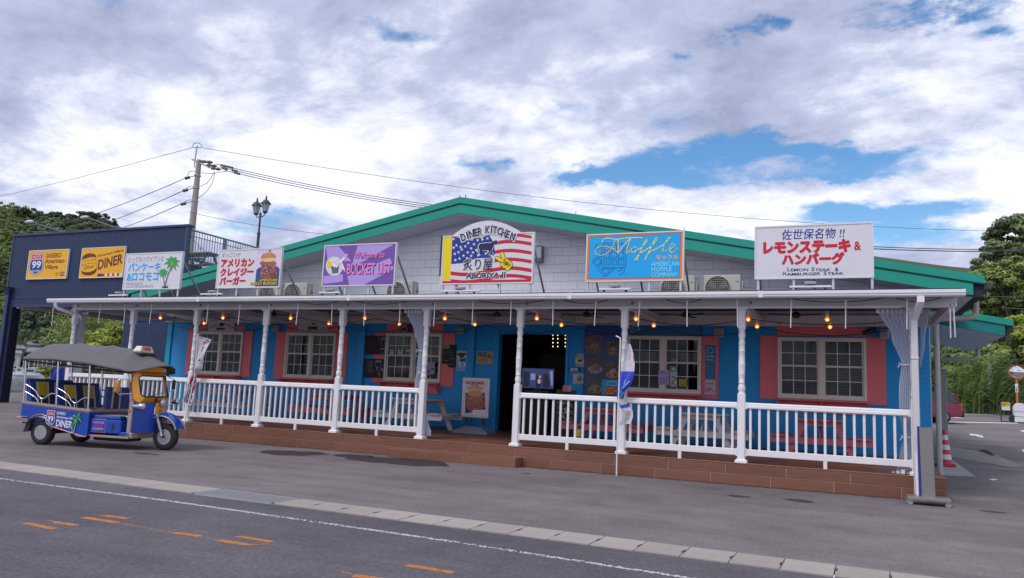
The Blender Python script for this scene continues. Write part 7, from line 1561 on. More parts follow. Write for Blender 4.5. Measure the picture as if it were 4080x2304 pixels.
# ------------------------------------------------------------------ stainless rolling stand seen from behind, striped cone
cM = crop(3400, 1650, 3.638); SS = mat('brushed_steel', (.30, .295, .28), .38, .6, var=.08, scale=3, sc=(1, 1, 12))
YM = -1.05
t = thing('rolling_sign_stand', 'tall stainless steel panel stand on a wheeled base in front of the corner post', 'stand', tuple(PZ(*cM(1085, 1370), 0)))
base_ = PZ(*cM(1085, 1345), 0); YM = base_.y+.1
a = [PY(*cM(x, y), YM) for x, y in ((785, 1205), (1422, 1240))]; zp = (a[0].z+a[1].z)/2; x0, x1 = a[0].x, a[1].x
MB().bbox((x0, YM, zp-.05), (x1, YM+.46, zp), .006).build('base_plate', SS, t); p0_, p1_ = PY(*cM(905, 185), YM+.25), PY(*cM(1143, 198), YM+.25); b0_, b1_ = PY(*cM(975, 1180), YM+.25), PY(*cM(1190, 1190), YM+.25)
pz = (p0_.z+p1_.z)/2; MB().plate([(b0_.x+.02, YM+.25, zp), (b1_.x, YM+.25, zp), (p1_.x, YM+.25, pz), (p0_.x+.05, YM+.25, pz)], .03).build('panel', SS, t)
MB().plate([(b0_.x-.02, YM+.285, zp), (b1_.x-.05, YM+.285, zp), (p1_.x-.06, YM+.285, pz+.01), (p0_.x+.02, YM+.285, pz+.01)], .02).build('front_board', col('stand_blue', 50, 45, 130, 1.3), t); MB().plate([(b0_.x-.055, YM+.30, zp), (b0_.x-.03, YM+.30, zp), (p0_.x+.01, YM+.30, zp+.7), (p0_.x-.02, YM+.30, zp+.7)], .02).build('edge_strip', WHITE, t)
for sx, sy in ((x0+.04, YM+.04), (x1-.04, YM+.04), (x0+.04, YM+.42), (x1-.04, YM+.42)):
    MB().bbox((sx-.03, sy-.03, .085), (sx+.03, sy+.03, zp-.05), .004).build('leg', SS, t); w_ = MB().lathe((sx, sy-.018, .045), [(.045, 0), (.045, .036)], 14, 'Y').build('caster', mat('caster_grey', (.3, .3, .31), .5), t); MB().box((sx-.022, sy-.026, .05), (sx+.022, sy+.026, .086)).build('fork', GALV, w_)
cQ = crop(3400, 1200, 1.616); q = PG(*cQ(578, 1062)); t = thing('striped_cone', 'red and white striped traffic cone beside the drain pipe', 'cone', (q.x+.05, q.y, gz(q.y)))
H_ = .80; CR = mat('cone_red', (.55, .035, .06), .45); CWt = mat('cone_white', (.70, .68, .70), .4)
for k in range(7): z0_, z1_ = .05+k*H_/7, .05+(k+1)*H_/7; rr_ = lambda z: lerp(.155, .045, (z-.05)/H_); MB().lathe((0, 0, 0), [(rr_(z0_), z0_), (rr_(z1_), z1_)], 20).build('band', CR if k % 2 == 0 else CWt, t, world=False)
MB().bbox((-.21, -.21, 0), (.21, .21, .05), .015).build('foot', CR, t, world=False); MB().bbox((-.19, -.19, .05), (.19, .19, .075), .01).build('foot_collar', CR, t, world=False)
q = PG(*cQ(560, 880)); x_ = 17.55; t = thing('grey_post', 'square grey pillar standing behind the drain pipe', 'pillar', (x_, 8.4, gz(8.4))); pp_ = PY(*cQ(565, 450), 8.4); MB().bbox((pp_.x-.13, 8.3, gz(8.4)-.02), (pp_.x+.11, 8.5, pp_.z), .01).build('shaft', mat('warm_grey', (.27, .25, .24), .7), t); MB().bbox((pp_.x-.15, 8.28, pp_.z), (pp_.x+.13, 8.52, pp_.z+.05), .01).build('cap', MATS['warm_grey'], t)
# ================================================================== VEGETATION
def leaf_mat(name, rgb, var=.45, scale=.9):
    if name in MATS: return MATS[name]
    m = bpy.data.materials.new(name); m.use_nodes = True; t = m.node_tree; b = t.nodes['Principled BSDF']; o = t.nodes['Material Output']
    g = N('ShaderNodeNewGeometry', t); ns = N('ShaderNodeTexNoise', t); ns.inputs['Scale'].default_value = scale; ns.inputs['Detail'].default_value = 4; L(g.outputs['Position'], ns.inputs['Vector'], t)
    rp = N('ShaderNodeValToRGB', t); L(ns.outputs['Fac'], rp.inputs[0], t); e = rp.color_ramp.elements
    e[0].position = .32; e[0].color = (*[c*(1-var) for c in rgb], 1); e[1].position = .68; e[1].color = (min(.5, rgb[0]*(1+var*1.3)), min(.5, rgb[1]*(1+var)), rgb[2]*(1+var*.5), 1)
    hv = N('ShaderNodeHueSaturation', t); L(rp.outputs[0], hv.inputs['Color'], t); L(math_node('ADD', math_node('MULTIPLY', g.outputs['Random Per Island'], .5, tree=t), .75, tree=t), hv.inputs['Value'], t)
    L(hv.outputs[0], b.inputs['Base Color'], t); b.inputs['Roughness'].default_value = .55; b.inputs['Specular IOR Level'].default_value = .35
    tl = N('ShaderNodeBsdfTranslucent', t); L(hv.outputs[0], tl.inputs[0], t); mx = N('ShaderNodeMixShader', t); mx.inputs[0].default_value = .25; L(b.outputs[0], mx.inputs[1], t); L(tl.outputs[0], mx.inputs[2], t); L(mx.outputs[0], o.inputs[0], t)
    MATS[name] = m; return m
BARK = mat('bark', (.10, .075, .055), .9, var=.25, scale=5, bump=.5, bscale=20)
def leaves(mb, c, rad, ncl, per, size, rnd, flat=.6, shell=.55):
    """leaf clumps spread through an ellipsoid crown"""
    c = Vector(c); v, f = mb.v, mb.f; base = len(v)
    for _ in range(ncl):
        while True:
            d = Vector((rnd.uniform(-1, 1), rnd.uniform(-1, 1), rnd.uniform(-1, 1)))
            if .05 < d.length < 1: break
        k = (shell+(1-shell)*rnd.random()); d = d.normalized()*k
        cc = c+Vector((d.x*rad[0], d.y*rad[1], d.z*rad[2])); rc = (rad[0]+rad[1]+rad[2])/3*rnd.uniform(.16, .30)
        for _ in range(per):
            n = Vector((rnd.gauss(0, 1), rnd.gauss(0, 1), rnd.gauss(0, 1)+.35)).normalized(); p = cc+Vector((n.x*rc*1.25, n.y*rc*1.25, n.z*rc*flat))*rnd.uniform(.55, 1.0)
            n2 = (n+Vector((rnd.uniform(-.6, .6), rnd.uniform(-.6, .6), rnd.uniform(-.1, .7)))).normalized()
            a = n2.orthogonal().normalized(); b = n2.cross(a); th = rnd.uniform(0, 6.28); a, b = a*cos(th)+b*sin(th), b*cos(th)-a*sin(th); s = size*rnd.uniform(.6, 1.3)
            i = len(v); v += [tuple(p-a*s), tuple(p+b*s*.55), tuple(p+a*s), tuple(p-b*s*.55)]; f.append([i, i+1, i+2, i+3]); mb.mi.append(0); mb.smooth.append(False)
    return mb
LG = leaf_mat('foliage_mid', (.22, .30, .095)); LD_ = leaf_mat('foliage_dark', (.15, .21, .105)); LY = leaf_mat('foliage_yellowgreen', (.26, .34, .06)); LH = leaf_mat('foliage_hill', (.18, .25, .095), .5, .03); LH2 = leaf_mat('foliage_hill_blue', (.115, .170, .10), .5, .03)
def tree(label, x, y, z0, zc, rad, m, seed, ncl=60, per=110, size=.16, group='trees on the slope right of the diner'):
    rnd = random.Random(seed); t = thing('broadleaf_tree', label, 'tree', (x, y, z0), group=group)
    tr = MB(); pts = [Vector((x, y, z0-.3))]; n = 6
    for k in range(1, n+1): pts.append(Vector((x+rnd.uniform(-.2, .2), y+rnd.uniform(-.2, .2), lerp(z0, zc+rad[2]*.3, k/n))))
    r0_ = .10+rad[0]*.06; tr.tube(pts, [lerp(r0_, r0_*.3, k/n) for k in range(n+1)], 8)
    for k in range(7):
        a = rnd.uniform(0, 6.28); p = pts[rnd.randint(2, n-1)]; q = Vector((x+cos(a)*rad[0]*.75, y+sin(a)*rad[1]*.75, zc+rnd.uniform(-.4, .6)*rad[2])); tr.tube([p, lerp(p, q, .5)+Vector((0, 0, .3)), q], [r0_*.4, r0_*.25, r0_*.1], 6)
    tr.build('trunk', BARK, t); leaves(MB(), (x, y, zc), rad, ncl, per, size, rnd).build('crown', m, t); return t
def tree_at(label, px_, py_, Y, rx, rz, m, seed, **kw):
    p = PY(px_, py_, Y); tree(label, p.x, Y, gz(Y)-.1+max(0, (Y-48)*.18), p.z, (rx, rx*.9, rz), m, seed, **kw)
tree_at('tall dark evergreen tree topping the slope at the crossing cables', 4045, 985, 62, 2.3, 2.7, LD_, 21, ncl=80, per=120)
tree_at('rounded grey green tree below the tallest dark tree', 3995, 1050, 60, 2.1, 1.9, LD_, 22, ncl=60)
tree_at('broad light green tree beside the main green eave end', 4020, 1130, 55, 2.5, 2.0, LG, 23, ncl=80)
tree_at('grey green tree level with the rear wing roof', 3960, 1215, 57, 2.3, 1.6, LG, 24, ncl=60)
tree_at('bright yellow green tree under the thin eave cable', 4045, 1330, 50, 2.1, 1.5, LY, 25, ncl=60)
tree_at('deep green tree behind the round traffic mirror', 4040, 1430, 49, 2.3, 1.4, LG, 26, ncl=55)
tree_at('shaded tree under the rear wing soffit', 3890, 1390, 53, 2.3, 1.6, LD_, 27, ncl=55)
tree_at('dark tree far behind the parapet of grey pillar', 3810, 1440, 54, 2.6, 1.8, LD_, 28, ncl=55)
for i, (px_, py_, Y, rx, rz_, m) in enumerate(((4200, 1000, 60, 3, 3.4, LD_), (4230, 1200, 54, 3, 2.6, LG), (4250, 1400, 50, 3, 2.2, LG), (4480, 1100, 60, 3.5, 4, LD_), (4520, 1380, 52, 3.2, 2.6, LY), (3700, 1440, 56, 2.8, 2.2, LD_))):
    tree_at(('dark tree right of the tallest evergreen', 'green tree past the fence, under the dark tree', 'low green tree past the fence end', 'large dark tree furthest along the slope', 'yellow green tree furthest along the fence', 'dark tree hidden behind the diner corner')[i], px_, py_, Y, rx, rz_, m, 40+i, ncl=50, per=90, size=.2)
# slope behind the trees
hm = MB()
def hz_(x, y): return 1.5+max(0, y-50)*.33+1.2*sin(x*.13)+.8*sin(y*.17+x*.05)
hm.grid(lambda u, v: (lerp(-4, 130, u), lerp(48.5, 120, v), hz_(lerp(-4, 130, u), lerp(48.5, 120, v))-(2.0 if v == 0 else 0)), 40, 20); struct(hm, 'hillside', mat('undergrowth_soil', (.05, .075, .03), .95, var=.4, scale=.6))
rnd = random.Random(77); mbu = MB()
for k in range(230):
    x, y = rnd.uniform(6, 62), rnd.uniform(49.5, 75); leaves(mbu, (x, y, hz_(x, y)+.6), (1.4, 1.2, 1.2), 5, 60, .22, rnd, shell=.3)
setp(mbu.build('undergrowth', LD_), 'dense dark undergrowth covering the slope behind the car park', 'undergrowth', kind='stuff')
# giant reeds along the foot of the slope
REED = leaf_mat('reed_leaf', (.24, .36, .11), .35, 1.5); REED2 = leaf_mat('reed_leaf_dull', (.16, .25, .085), .35, 1.5)
def reeds(label, px_, Y, n, h0, h1, spread, lean, m, seed):
    rnd = random.Random(seed); b = PY(px_, 1650, Y); z0 = gz(Y)-.02; t = thing('giant_reed', label, 'reed', (b.x, Y, z0), group='giant reeds at the edge of the car park'); st, lf = MB(), MB()
    for k in range(n):
        x, y = b.x+rnd.gauss(0, spread), Y+rnd.gauss(0, .5); h = rnd.uniform(h0, h1); lx = rnd.gauss(lean, .15); pts = [Vector((x+lx*h*.25*(u/6)**2*4, y, z0+h*u/6*(1-.06*abs(lx)*(u/6)))) for u in range(7)]
        st.tube(pts, [.018, .017, .016, .014, .012, .009, .005], 4, False)
        for j in range(16):
            u = lerp(.18, 1.0, j/15)*6; i = min(5, int(u)); p = lerp(pts[i], pts[i+1], u-i); a = (0 if j % 2 else pi)+rnd.uniform(-.7, .7); L_ = rnd.uniform(.5, .85)*(1.1-.4*j/15); d = Vector((cos(a), sin(a)*.6, 0)); w = .035
            q = [p, p+d*L_*.35+Vector((0, 0, L_*.28)), p+d*L_*.75+Vector((0, 0, L_*.18)), p+d*L_+Vector((0, 0, -L_*.22))]; s = Vector((-d.y, d.x, .3)).normalized()*w
            lf.add([q[0]-s*.6, q[0]+s*.6, q[1]-s, q[1]+s, q[2]-s*.8, q[2]+s*.8, q[3]], [(0, 1, 3, 2), (2, 3, 5, 4), (4, 5, 6)])
    st.build('stems', m, t); lf.build('blades', m, t); return t
reeds('pale tall giant reeds beside the grey pillar', 3785, 44.5, 26, 3.6, 4.8, .7, .1, REED, 1); reeds('pale giant reeds leaning right in front of the slope', 3850, 45.0, 26, 3.4, 4.8, .8, .45, REED, 2); reeds('dull dense giant reeds in the middle of the slope foot', 3905, 45.5, 30, 2.6, 4.0, .9, .5, REED2, 3)
reeds('arching giant reeds bending towards the wire fence', 3950, 45.2, 26, 2.4, 3.6, .9, .9, REED2, 4); reeds('short giant reeds near the yellow sign', 3985, 45.4, 22, 1.2, 2.2, .8, .7, REED2, 5); reeds('low giant reeds behind the red car', 3800, 43.8, 24, 1.6, 2.6, .7, .2, REED2, 6)
mbg = MB(); rnd = random.Random(5)
for k in range(2600):
    x, y = rnd.uniform(12, 45), rnd.uniform(44.9, 46.8); h = rnd.uniform(.15, .6); a = rnd.uniform(0, 6.28); mbg.add([(x-.02*cos(a), y-.02*sin(a), gz(y)), (x+.02*cos(a), y+.02*sin(a), gz(y)), (x+.2*h*cos(a*3), y+.2*h*sin(a*3), gz(y)+h)], [(0, 1, 2)])
setp(mbg.build('grass', REED2), 'rough grass verge at the far edge of the car park', 'grass', kind='stuff')
# ------------------------------------------------------------------ things of the car park
cP = crop(3720, 1350, 3.933)
def ground_at(px_, Y): p = PY(px_, 1660, Y); return Vector((p.x, Y, gz(Y)))
YM_ = 36.0; mc = PY(*cP(1308, 518), YM_); g0 = ground_at(cP(1318, 0)[0], YM_)
t = thing('traffic_mirror', 'round convex traffic mirror with orange rim on an orange pole', 'traffic mirror', (mc.x, YM_, g0.z)); OR = mat('mirror_orange', (.62, .16, .04), .45)
pxp = PY(*cP(1308, 900), YM_).x; MB().cyl((pxp, YM_+.05, g0.z), (mc.x-.03, YM_+.05, mc.z), .055, 12).build('pole', OR, t); R_ = .36
mm_ = MB().lathe(mc, [(R_+.05, .04), (R_+.05, -.03), (R_, -.05), (R_, .0)], 32, 'Y').build('rim', OR, t); MB().lathe(mc, [(R_, -.035), (R_*.8, -.062), (R_*.5, -.085), (R_*.2, -.095), (.001, -.097)], 32, 'Y').build('mirror_glass', mat('mirror_glass', (.75, .73, .75), .04, 1.0, var=0), t)
MB().grid(lambda u, v: (mc.x+(R_+.07)*cos(lerp(.15*pi, .85*pi, u)), YM_-.02-.16*v, mc.z+(R_+.07)*sin(lerp(.15*pi, .85*pi, u))), 16, 2).build('hood', OR, t)
a = [PY(*cP(x, y), YM_-.02) for x, y in ((1275, 705), (1328, 843))]; MB().bbox((a[0].x, YM_-.03, a[1].z), (a[1].x, YM_-.01, a[0].z), .004).build('notice_plate', SIGNW, t); F = Face(cP, YM_-.032, t); F.text('注', 1284, 1318, 752, 785, NAVYI, 1, bold=.01); F.text('意', 1284, 1318, 790, 825, NAVYI, 1, bold=.01)
Yy = 34.0; a = [PY(*cP(x, y), Yy) for x, y in ((1048, 995), (1200, 1125))]; zg = gz(Yy)
t = thing('parking_notice_stand', 'yellow and white parking notice on a black folding stand', 'notice stand', (a[0].x, Yy, zg)); MB().bbox((a[0].x+.04, Yy-.02, a[1].z), (a[1].x, Yy, a[0].z), .005).build('board', SIGNW, t); xm_ = lerp(a[1].z, a[0].z, .45); MB().box((a[0].x+.05, Yy-.023, xm_), (a[1].x-.01, Yy-.0205, a[0].z-.01)).build('yellow_field', mat('notice_yellow', (.75, .52, .02), .5), t)
F = Face(cP, Yy-.024, t); F.text('駐車場案内', 1065, 1185, 1012, 1036, INK, 1, bold=.02); F.text('ご案内', 1070, 1130, 1042, 1060, INK, 1, bold=.02); MB().tube([(a[0].x, Yy, zg), (a[0].x, Yy, a[0].z+.02), (a[1].x+.03, Yy, a[0].z+.02), (a[1].x+.03, Yy, a[1].z-.03)], .03, 6).build('frame', ACD, t); MB().cyl((a[0].x, Yy-.1, zg+.03), (a[0].x+1.0, Yy-.1, zg+.03), .025, 6).build('foot', ACD, t)
Yk = 33.4; k0 = PY(*cP(1375, 1310), Yk); t = thing('parking_meter_box', 'white and blue round topped box with black wheel at the car park edge', 'machine', (k0.x, Yk, gz(Yk))); hb = PY(*cP(1380, 1010), Yk).z-gz(Yk); pr = [(-.28, .05), (.28, .05)]+[(.28*cos(i*pi/12), hb-.28+.28*sin(i*pi/12)) for i in range(13)]
MB().plate([(-.05+x, -.25, z) for x, z in pr], .5).build('shell', SIGNW, t, world=False); MB().plate([(.10+x, -.22, z*.98) for x, z in pr], .62).build('blue_side', FLB, t, world=False); MB().box((-.34, -.255, hb*.55), (.1, -.251, hb*.57)).box((-.34, -.255, hb*.30), (.1, -.251, hb*.32)).build('panel_seam', ACD, t, world=False); MB().lathe((-.38, -.2, .20), [(.20, 0), (.20, .14)], 18, 'Y').build('wheel', RUB, t, world=False)
# wire fence
fe = thing('wire_fence', 'low grey wire mesh fence in front of the wooded slope', 'fence', (ground_at(4063, 46.5)+Vector((0, 0, 0)))[:]); fx0, fx1 = ground_at(3950, 46.5).x, ground_at(3950, 46.5).x+22; FG = mat('fence_grey', (.36, .38, .44), .5, .3); zf = gz(46.5); ht_ = PY(4040, 1536, 46.5).z-zf
MB().cyl((fx0, 46.5, zf+ht_), (fx1, 46.5, zf+ht_), .03, 6).build('top_rail', FG, fe)
xpst = ground_at(4063, 46.5).x
for k in range(-1, 9): MB().cyl((xpst+k*2.0, 46.5, zf-.1), (xpst+k*2.0, 46.5, zf+ht_), .05 if k else .09, 8).build('post', FG, fe)
mw = MB(); st_ = .11
for k in range(int((fx1-fx0+ht_)/st_)):
    for sgn in (1, -1):
        a0 = fx0+k*st_-(ht_ if sgn > 0 else 0); mw.bar((a0, 46.49, zf), (a0+sgn*ht_, 46.49, zf+ht_), .008, .008) if sgn > 0 else mw.bar((a0, 46.48, zf), (a0-ht_, 46.48, zf+ht_), .008, .008)
setp(mw.build('mesh', FG, fe), kind='stuff')
t = thing('concrete_pole', 'grey concrete pole among the trees behind the rear wing', 'pole', (PY(3940, 1350, 48).x, 48, 1.4)); xk = PY(3940, 1350, 48).x; MB().cyl((xk, 48, 1.4), (xk, 48, PY(3940, 1300, 48).z+.6), .16, 12).build('shaft', GALV, t); MB().lathe((xk, 48, PY(3940, 1300, 48).z+.6), [(.16, 0), (.17, .03), (.05, .08)], 12).build('cap', GALV, t)
# ------------------------------------------------------------------ red car
def car(label, x, y, rz, m):
    t = thing('parked_car', label, 'car', (x, y, gz(y)), rz); t.rotation_euler = (math.atan(GS)*cos(rz)*0, 0, rz)
    low = [(-2.15, .38), (-2.2, .62), (-2.12, .95), (-1.2, 1.02), (1.0, 1.0), (1.9, .88), (2.15, .70), (2.18, .38), (1.75, .30), (-1.7, .30)]
    W = .88
    def loft(sec):
        mb = MB(); n = len(sec); rows = [(-W, .93), (-W*.98, .98), (-W*.80, 1.0), (W*.80, 1.0), (W*.98, .98), (W, .93)]; vs = []
        for yy, k in rows: vs += [(px2*lerp(.97, 1, (k-.93)/.07), yy, .3+(pz2-.3)*lerp(.96, 1, (k-.93)/.07)) for px2, pz2 in sec]
        mb.add(vs, [(j*n+i, j*n+(i+1) % n, (j+1)*n+(i+1) % n, (j+1)*n+i) for j in range(5) for i in range(n)], True); mb.add(vs[:n], [tuple(range(n))[::-1]]); mb.add(vs[-n:], [tuple(range(n))]); return mb
    loft(low).build('body', m, t, world=False)
    cab = [(-2.05, .98), (-1.85, 1.42), (-1.5, 1.52), (.1, 1.55), (.6, 1.35), (1.15, .98)]
    gl_ = MB(); n = len(cab); vs = [(x_, yy*(1-.12*(z_-.98)/.57*1.0), z_) for yy in (-W*.93, W*.93) for x_, z_ in cab]; gl_.add(vs, [(i, i+1, i+1+n, i+n) for i in range(n-1)], True); gl_.add(vs[:n], [tuple(range(n))[::-1]]); gl_.add(vs[n:], [tuple(range(n))]); gl_.build('cabin_glass', mat('car_glass', (.03, .035, .04), .08), t, world=False)
    MB().add([(x_, yy, z_+.012) for yy in (-W*.80, W*.80) for x_, z_ in ((-1.9, 1.44), (-1.5, 1.53), (.1, 1.56), (.35, 1.47))], [(i, i+1, i+5, i+4) for i in range(3)], True).build('roof', m, t, world=False)
    for s in (-1, 1):
        for pa, pb2 in (((-2.02, 1.0), (-1.85, 1.43)), ((-.5, 1.0), (-.55, 1.54)), ((1.12, 1.0), (.1, 1.55)), ((-1.35, 1.0), (-1.45, 1.5))): MB().bar((pa[0], s*W*.94, pa[1]), (pb2[0], s*W*.83, pb2[1]), .05, .07).build('pillar', m, t, world=False)
        MB().bbox((-2.20, s*.62-.16, .80), (-2.05, s*.62+.16, .98), .03).build('tail_light', mat('tail_red', (.5, .02, .03), .25), t, world=False); MB().bbox((2.02, s*.62-.15, .68), (2.14, s*.62+.15, .80), .03).build('headlight', mat('headlamp_lens', (.55, .57, .6), .1, .3), t, world=False)
        for xw in (-1.3, 1.3):
            w = MB().lathe((xw, s*(W-.1), .32), [(.2, -.11), (.30, -.11), (.32, -.07), (.32, .07), (.30, .11), (.2, .11)], 24, 'Y').build('wheel', RUB, t, world=False); MB().lathe((xw, s*(W-.0), .32), [(.21, -.01 if s < 0 else .01), (.001, -.015 if s < 0 else .015)], 20, 'Y').build('rim', RIMM, w, world=False)
    MB().bbox((-2.24, -.80, .32), (-2.05, .80, .62), .04).build('rear_bumper', mat('bumper_dark', (.035, .035, .04), .5), t, world=False); MB().bbox((2.05, -.80, .32), (2.22, .80, .55), .04).build('front_bumper', m, t, world=False); MB().bbox((-2.23, -.25, .72), (-2.17, .25, .86), .006).build('number_plate', SIGNW, t, world=False)
    return t
pc = PG(3765, 1690); car('dark red car mostly hidden behind the grey pillar', pc.x-1.45, pc.y+.8, pi+.15, mat('car_red', (.20, .010, .035), .2, coat=.6, var=.04))
# ================================================================== FAR SHORE: wooded hills, houses, boats
def hill(name, ridge, D0, D1, m_soil, seed):
    """terrain from the shore (distance D0) up to the ridge (distance D1), the ridge read from photograph pixels"""
    pts = []
    for px_, py_ in ridge:
        d = ray(px_, py_+22); h = Vector((d.x, d.y, 0)).length; k = D1/h; top = CAM+d*k; k0 = D0/h; foot = Vector((CAM.x+d.x*k0, CAM.y+d.y*k0, -.6)); pts.append((foot, top))
    n = len(pts)-1
    def f(u, v):
        k = u*n; i = min(n-1, int(k)); s = k-i; a, b = lerp(pts[i][0], pts[i+1][0], s), lerp(pts[i][1], pts[i+1][1], s)
        if v <= 1: p = lerp(a, b, v); p.z = lerp(a.z, b.z, v**.85)
        else: p = lerp(a, b, v); p.z = b.z*(1-(v-1)*1.2)
        return p
    MB_ = MB().grid(lambda u, v: f(u, v*1.5), 60, 14); struct(MB_, name, m_soil); return f
cS = crop(0, 780, 4.954)
R1 = [(-1500, 560), (-900, 640), (-500, 700), (-250, 770), (0, 815)]+[cS(*p) for p in ((200, 245), (330, 285), (450, 285), (600, 335), (700, 395), (780, 475), (900, 520), (1100, 590), (1400, 640), (1800, 720))]
R2 = [cS(*p) for p in ((500, 480), (830, 470), (950, 425), (1050, 400), (1200, 408), (1400, 410), (1600, 392), (1720, 392), (1850, 430), (1950, 500), (2080, 500), (2200, 570), (2300, 640))]+[(520, 960), (600, 1000), (760, 1080), (1000, 1180), (1500, 1300)]
SOIL = mat('forest_floor', (.045, .068, .03), .95, var=.3, scale=.05)
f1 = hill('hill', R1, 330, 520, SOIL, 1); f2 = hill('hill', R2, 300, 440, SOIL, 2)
def forest(name, label, f, n, m, seed, size, urange, per=7, leaf=.9):
    rnd = random.Random(seed); mb = MB()
    for k in range(n):
        u = rnd.uniform(*urange); v = rnd.random()**.8; p = f(u, min(1.02, v*1.02)); r = size*rnd.uniform(.65, 1.35)
        leaves(mb, p+Vector((0, 0, r*.45)), (r, r, r*rnd.uniform(.7, 1.1)), per, 34, leaf*rnd.uniform(.8, 1.2), rnd, .75, .5)
    setp(mb.build(name, m), label, 'forest', kind='stuff')
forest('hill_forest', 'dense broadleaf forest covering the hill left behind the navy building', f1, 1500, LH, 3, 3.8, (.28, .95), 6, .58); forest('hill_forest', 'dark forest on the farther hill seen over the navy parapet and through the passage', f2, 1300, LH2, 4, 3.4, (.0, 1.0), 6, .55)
# single larger trees on the skyline
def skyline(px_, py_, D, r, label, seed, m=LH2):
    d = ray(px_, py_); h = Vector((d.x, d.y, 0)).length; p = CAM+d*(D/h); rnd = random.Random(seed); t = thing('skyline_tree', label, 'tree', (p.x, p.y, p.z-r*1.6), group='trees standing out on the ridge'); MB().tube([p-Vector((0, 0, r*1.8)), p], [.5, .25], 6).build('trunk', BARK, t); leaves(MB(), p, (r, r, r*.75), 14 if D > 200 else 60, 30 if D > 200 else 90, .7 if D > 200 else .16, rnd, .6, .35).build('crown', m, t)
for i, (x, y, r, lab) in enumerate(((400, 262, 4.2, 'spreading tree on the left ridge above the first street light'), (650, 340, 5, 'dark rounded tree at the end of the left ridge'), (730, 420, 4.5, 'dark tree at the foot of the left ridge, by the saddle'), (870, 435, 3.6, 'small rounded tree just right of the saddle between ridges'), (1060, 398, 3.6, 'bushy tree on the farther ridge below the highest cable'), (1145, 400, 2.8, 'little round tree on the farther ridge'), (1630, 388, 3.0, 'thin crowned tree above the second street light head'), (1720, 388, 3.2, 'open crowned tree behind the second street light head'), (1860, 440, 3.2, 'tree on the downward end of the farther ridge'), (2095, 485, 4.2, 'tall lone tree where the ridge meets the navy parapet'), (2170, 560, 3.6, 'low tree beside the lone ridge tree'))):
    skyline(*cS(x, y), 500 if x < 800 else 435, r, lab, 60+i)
# houses on the shore
def shore(px_, py_, D):
    d = ray(px_, py_); h = Vector((d.x, d.y, 0)).length; return CAM+d*(D/h)
RT = mat('grey_roof_tiles', (.19, .19, .21), .6, var=.15, scale=.5); HW = mat('house_wall', (.42, .41, .40), .8, var=.1); HW2 = mat('house_wall_dark', (.14, .13, .13), .8)
cH = crop(0, 1150, 2.911)
def house(label, l, r, ridge, eave, base, D, wall, hip=.0):
    a, b = shore(*cH(l, eave), D), shore(*cH(r, eave), D); zr = shore(*cH((l+r)/2, ridge), D).z; zb = shore(*cH((l+r)/2, base), D).z; w = (b-a).length; c_ = (a+b)/2; ang = atan2(b.y-a.y, b.x-a.x); t = thing('shore_house', label, 'house', (c_.x, c_.y, zb-3), ang, group='houses on the far shore'); H = c_.z-zb+3; Rz = zr-c_.z; dp = w*.42
    MB().box((-w*.44, -dp*.8, 0), (w*.44, dp*.8, H)).build('wall', wall, t, world=False); hx = w/2*(1-hip)
    MB().add([(-w/2, -dp, H-.1), (w/2, -dp, H-.1), (w/2, dp, H-.1), (-w/2, dp, H-.1), (-hx, 0, H+Rz), (hx, 0, H+Rz), (-w/2, -dp, H-.45), (w/2, -dp, H-.45), (w/2, dp, H-.45), (-w/2, dp, H-.45)], [(0, 1, 5, 4), (2, 3, 4, 5), (1, 2, 5), (3, 0, 4), (6, 7, 1, 0), (7, 8, 2, 1), (8, 9, 3, 2), (9, 6, 0, 3), (9, 8, 7, 6)]).build('roof', RT, t, world=False)
    for k in range(max(2, int(w/3.5))):
        x = -w*.36+k*w*.72/max(1, int(w/3.5)-1) if int(w/3.5) > 1 else 0; q = MB().box((x-.6, -dp*.8-.03, H*.35), (x+.6, -dp*.8-.005, H*.35+1.2)).build('window', mat('far_window', (.06, .07, .09), .2), t, world=False); MB().box((x-.65, -dp*.8-.05, H*.35-.06), (x+.65, -dp*.8-.03, H*.35)).build('sill', WHITE, q, world=False)
house('small white gabled house standing highest on the far shore', 412, 488, 500, 520, 560, 335, HW, .12); house('long grey roofed house below the small white one', 335, 560, 555, 600, 640, 325, HW2, .3); house('wide grey roofed house behind the dark column edge', 150, 345, 555, 595, 640, 322, HW, .25); house('grey roofed house with pale eaves in front of the long one', 290, 480, 615, 650, 700, 312, HW, .3); house('low shore house with white lit eaves by the column', 120, 300, 660, 690, 740, 305, HW2, .2); house('long low boathouse by the water', 60, 260, 715, 745, 800, 300, HW, .1); house('grey boathouse at the water behind the canopy', 300, 620, 690, 735, 800, 302, HW2, .15)
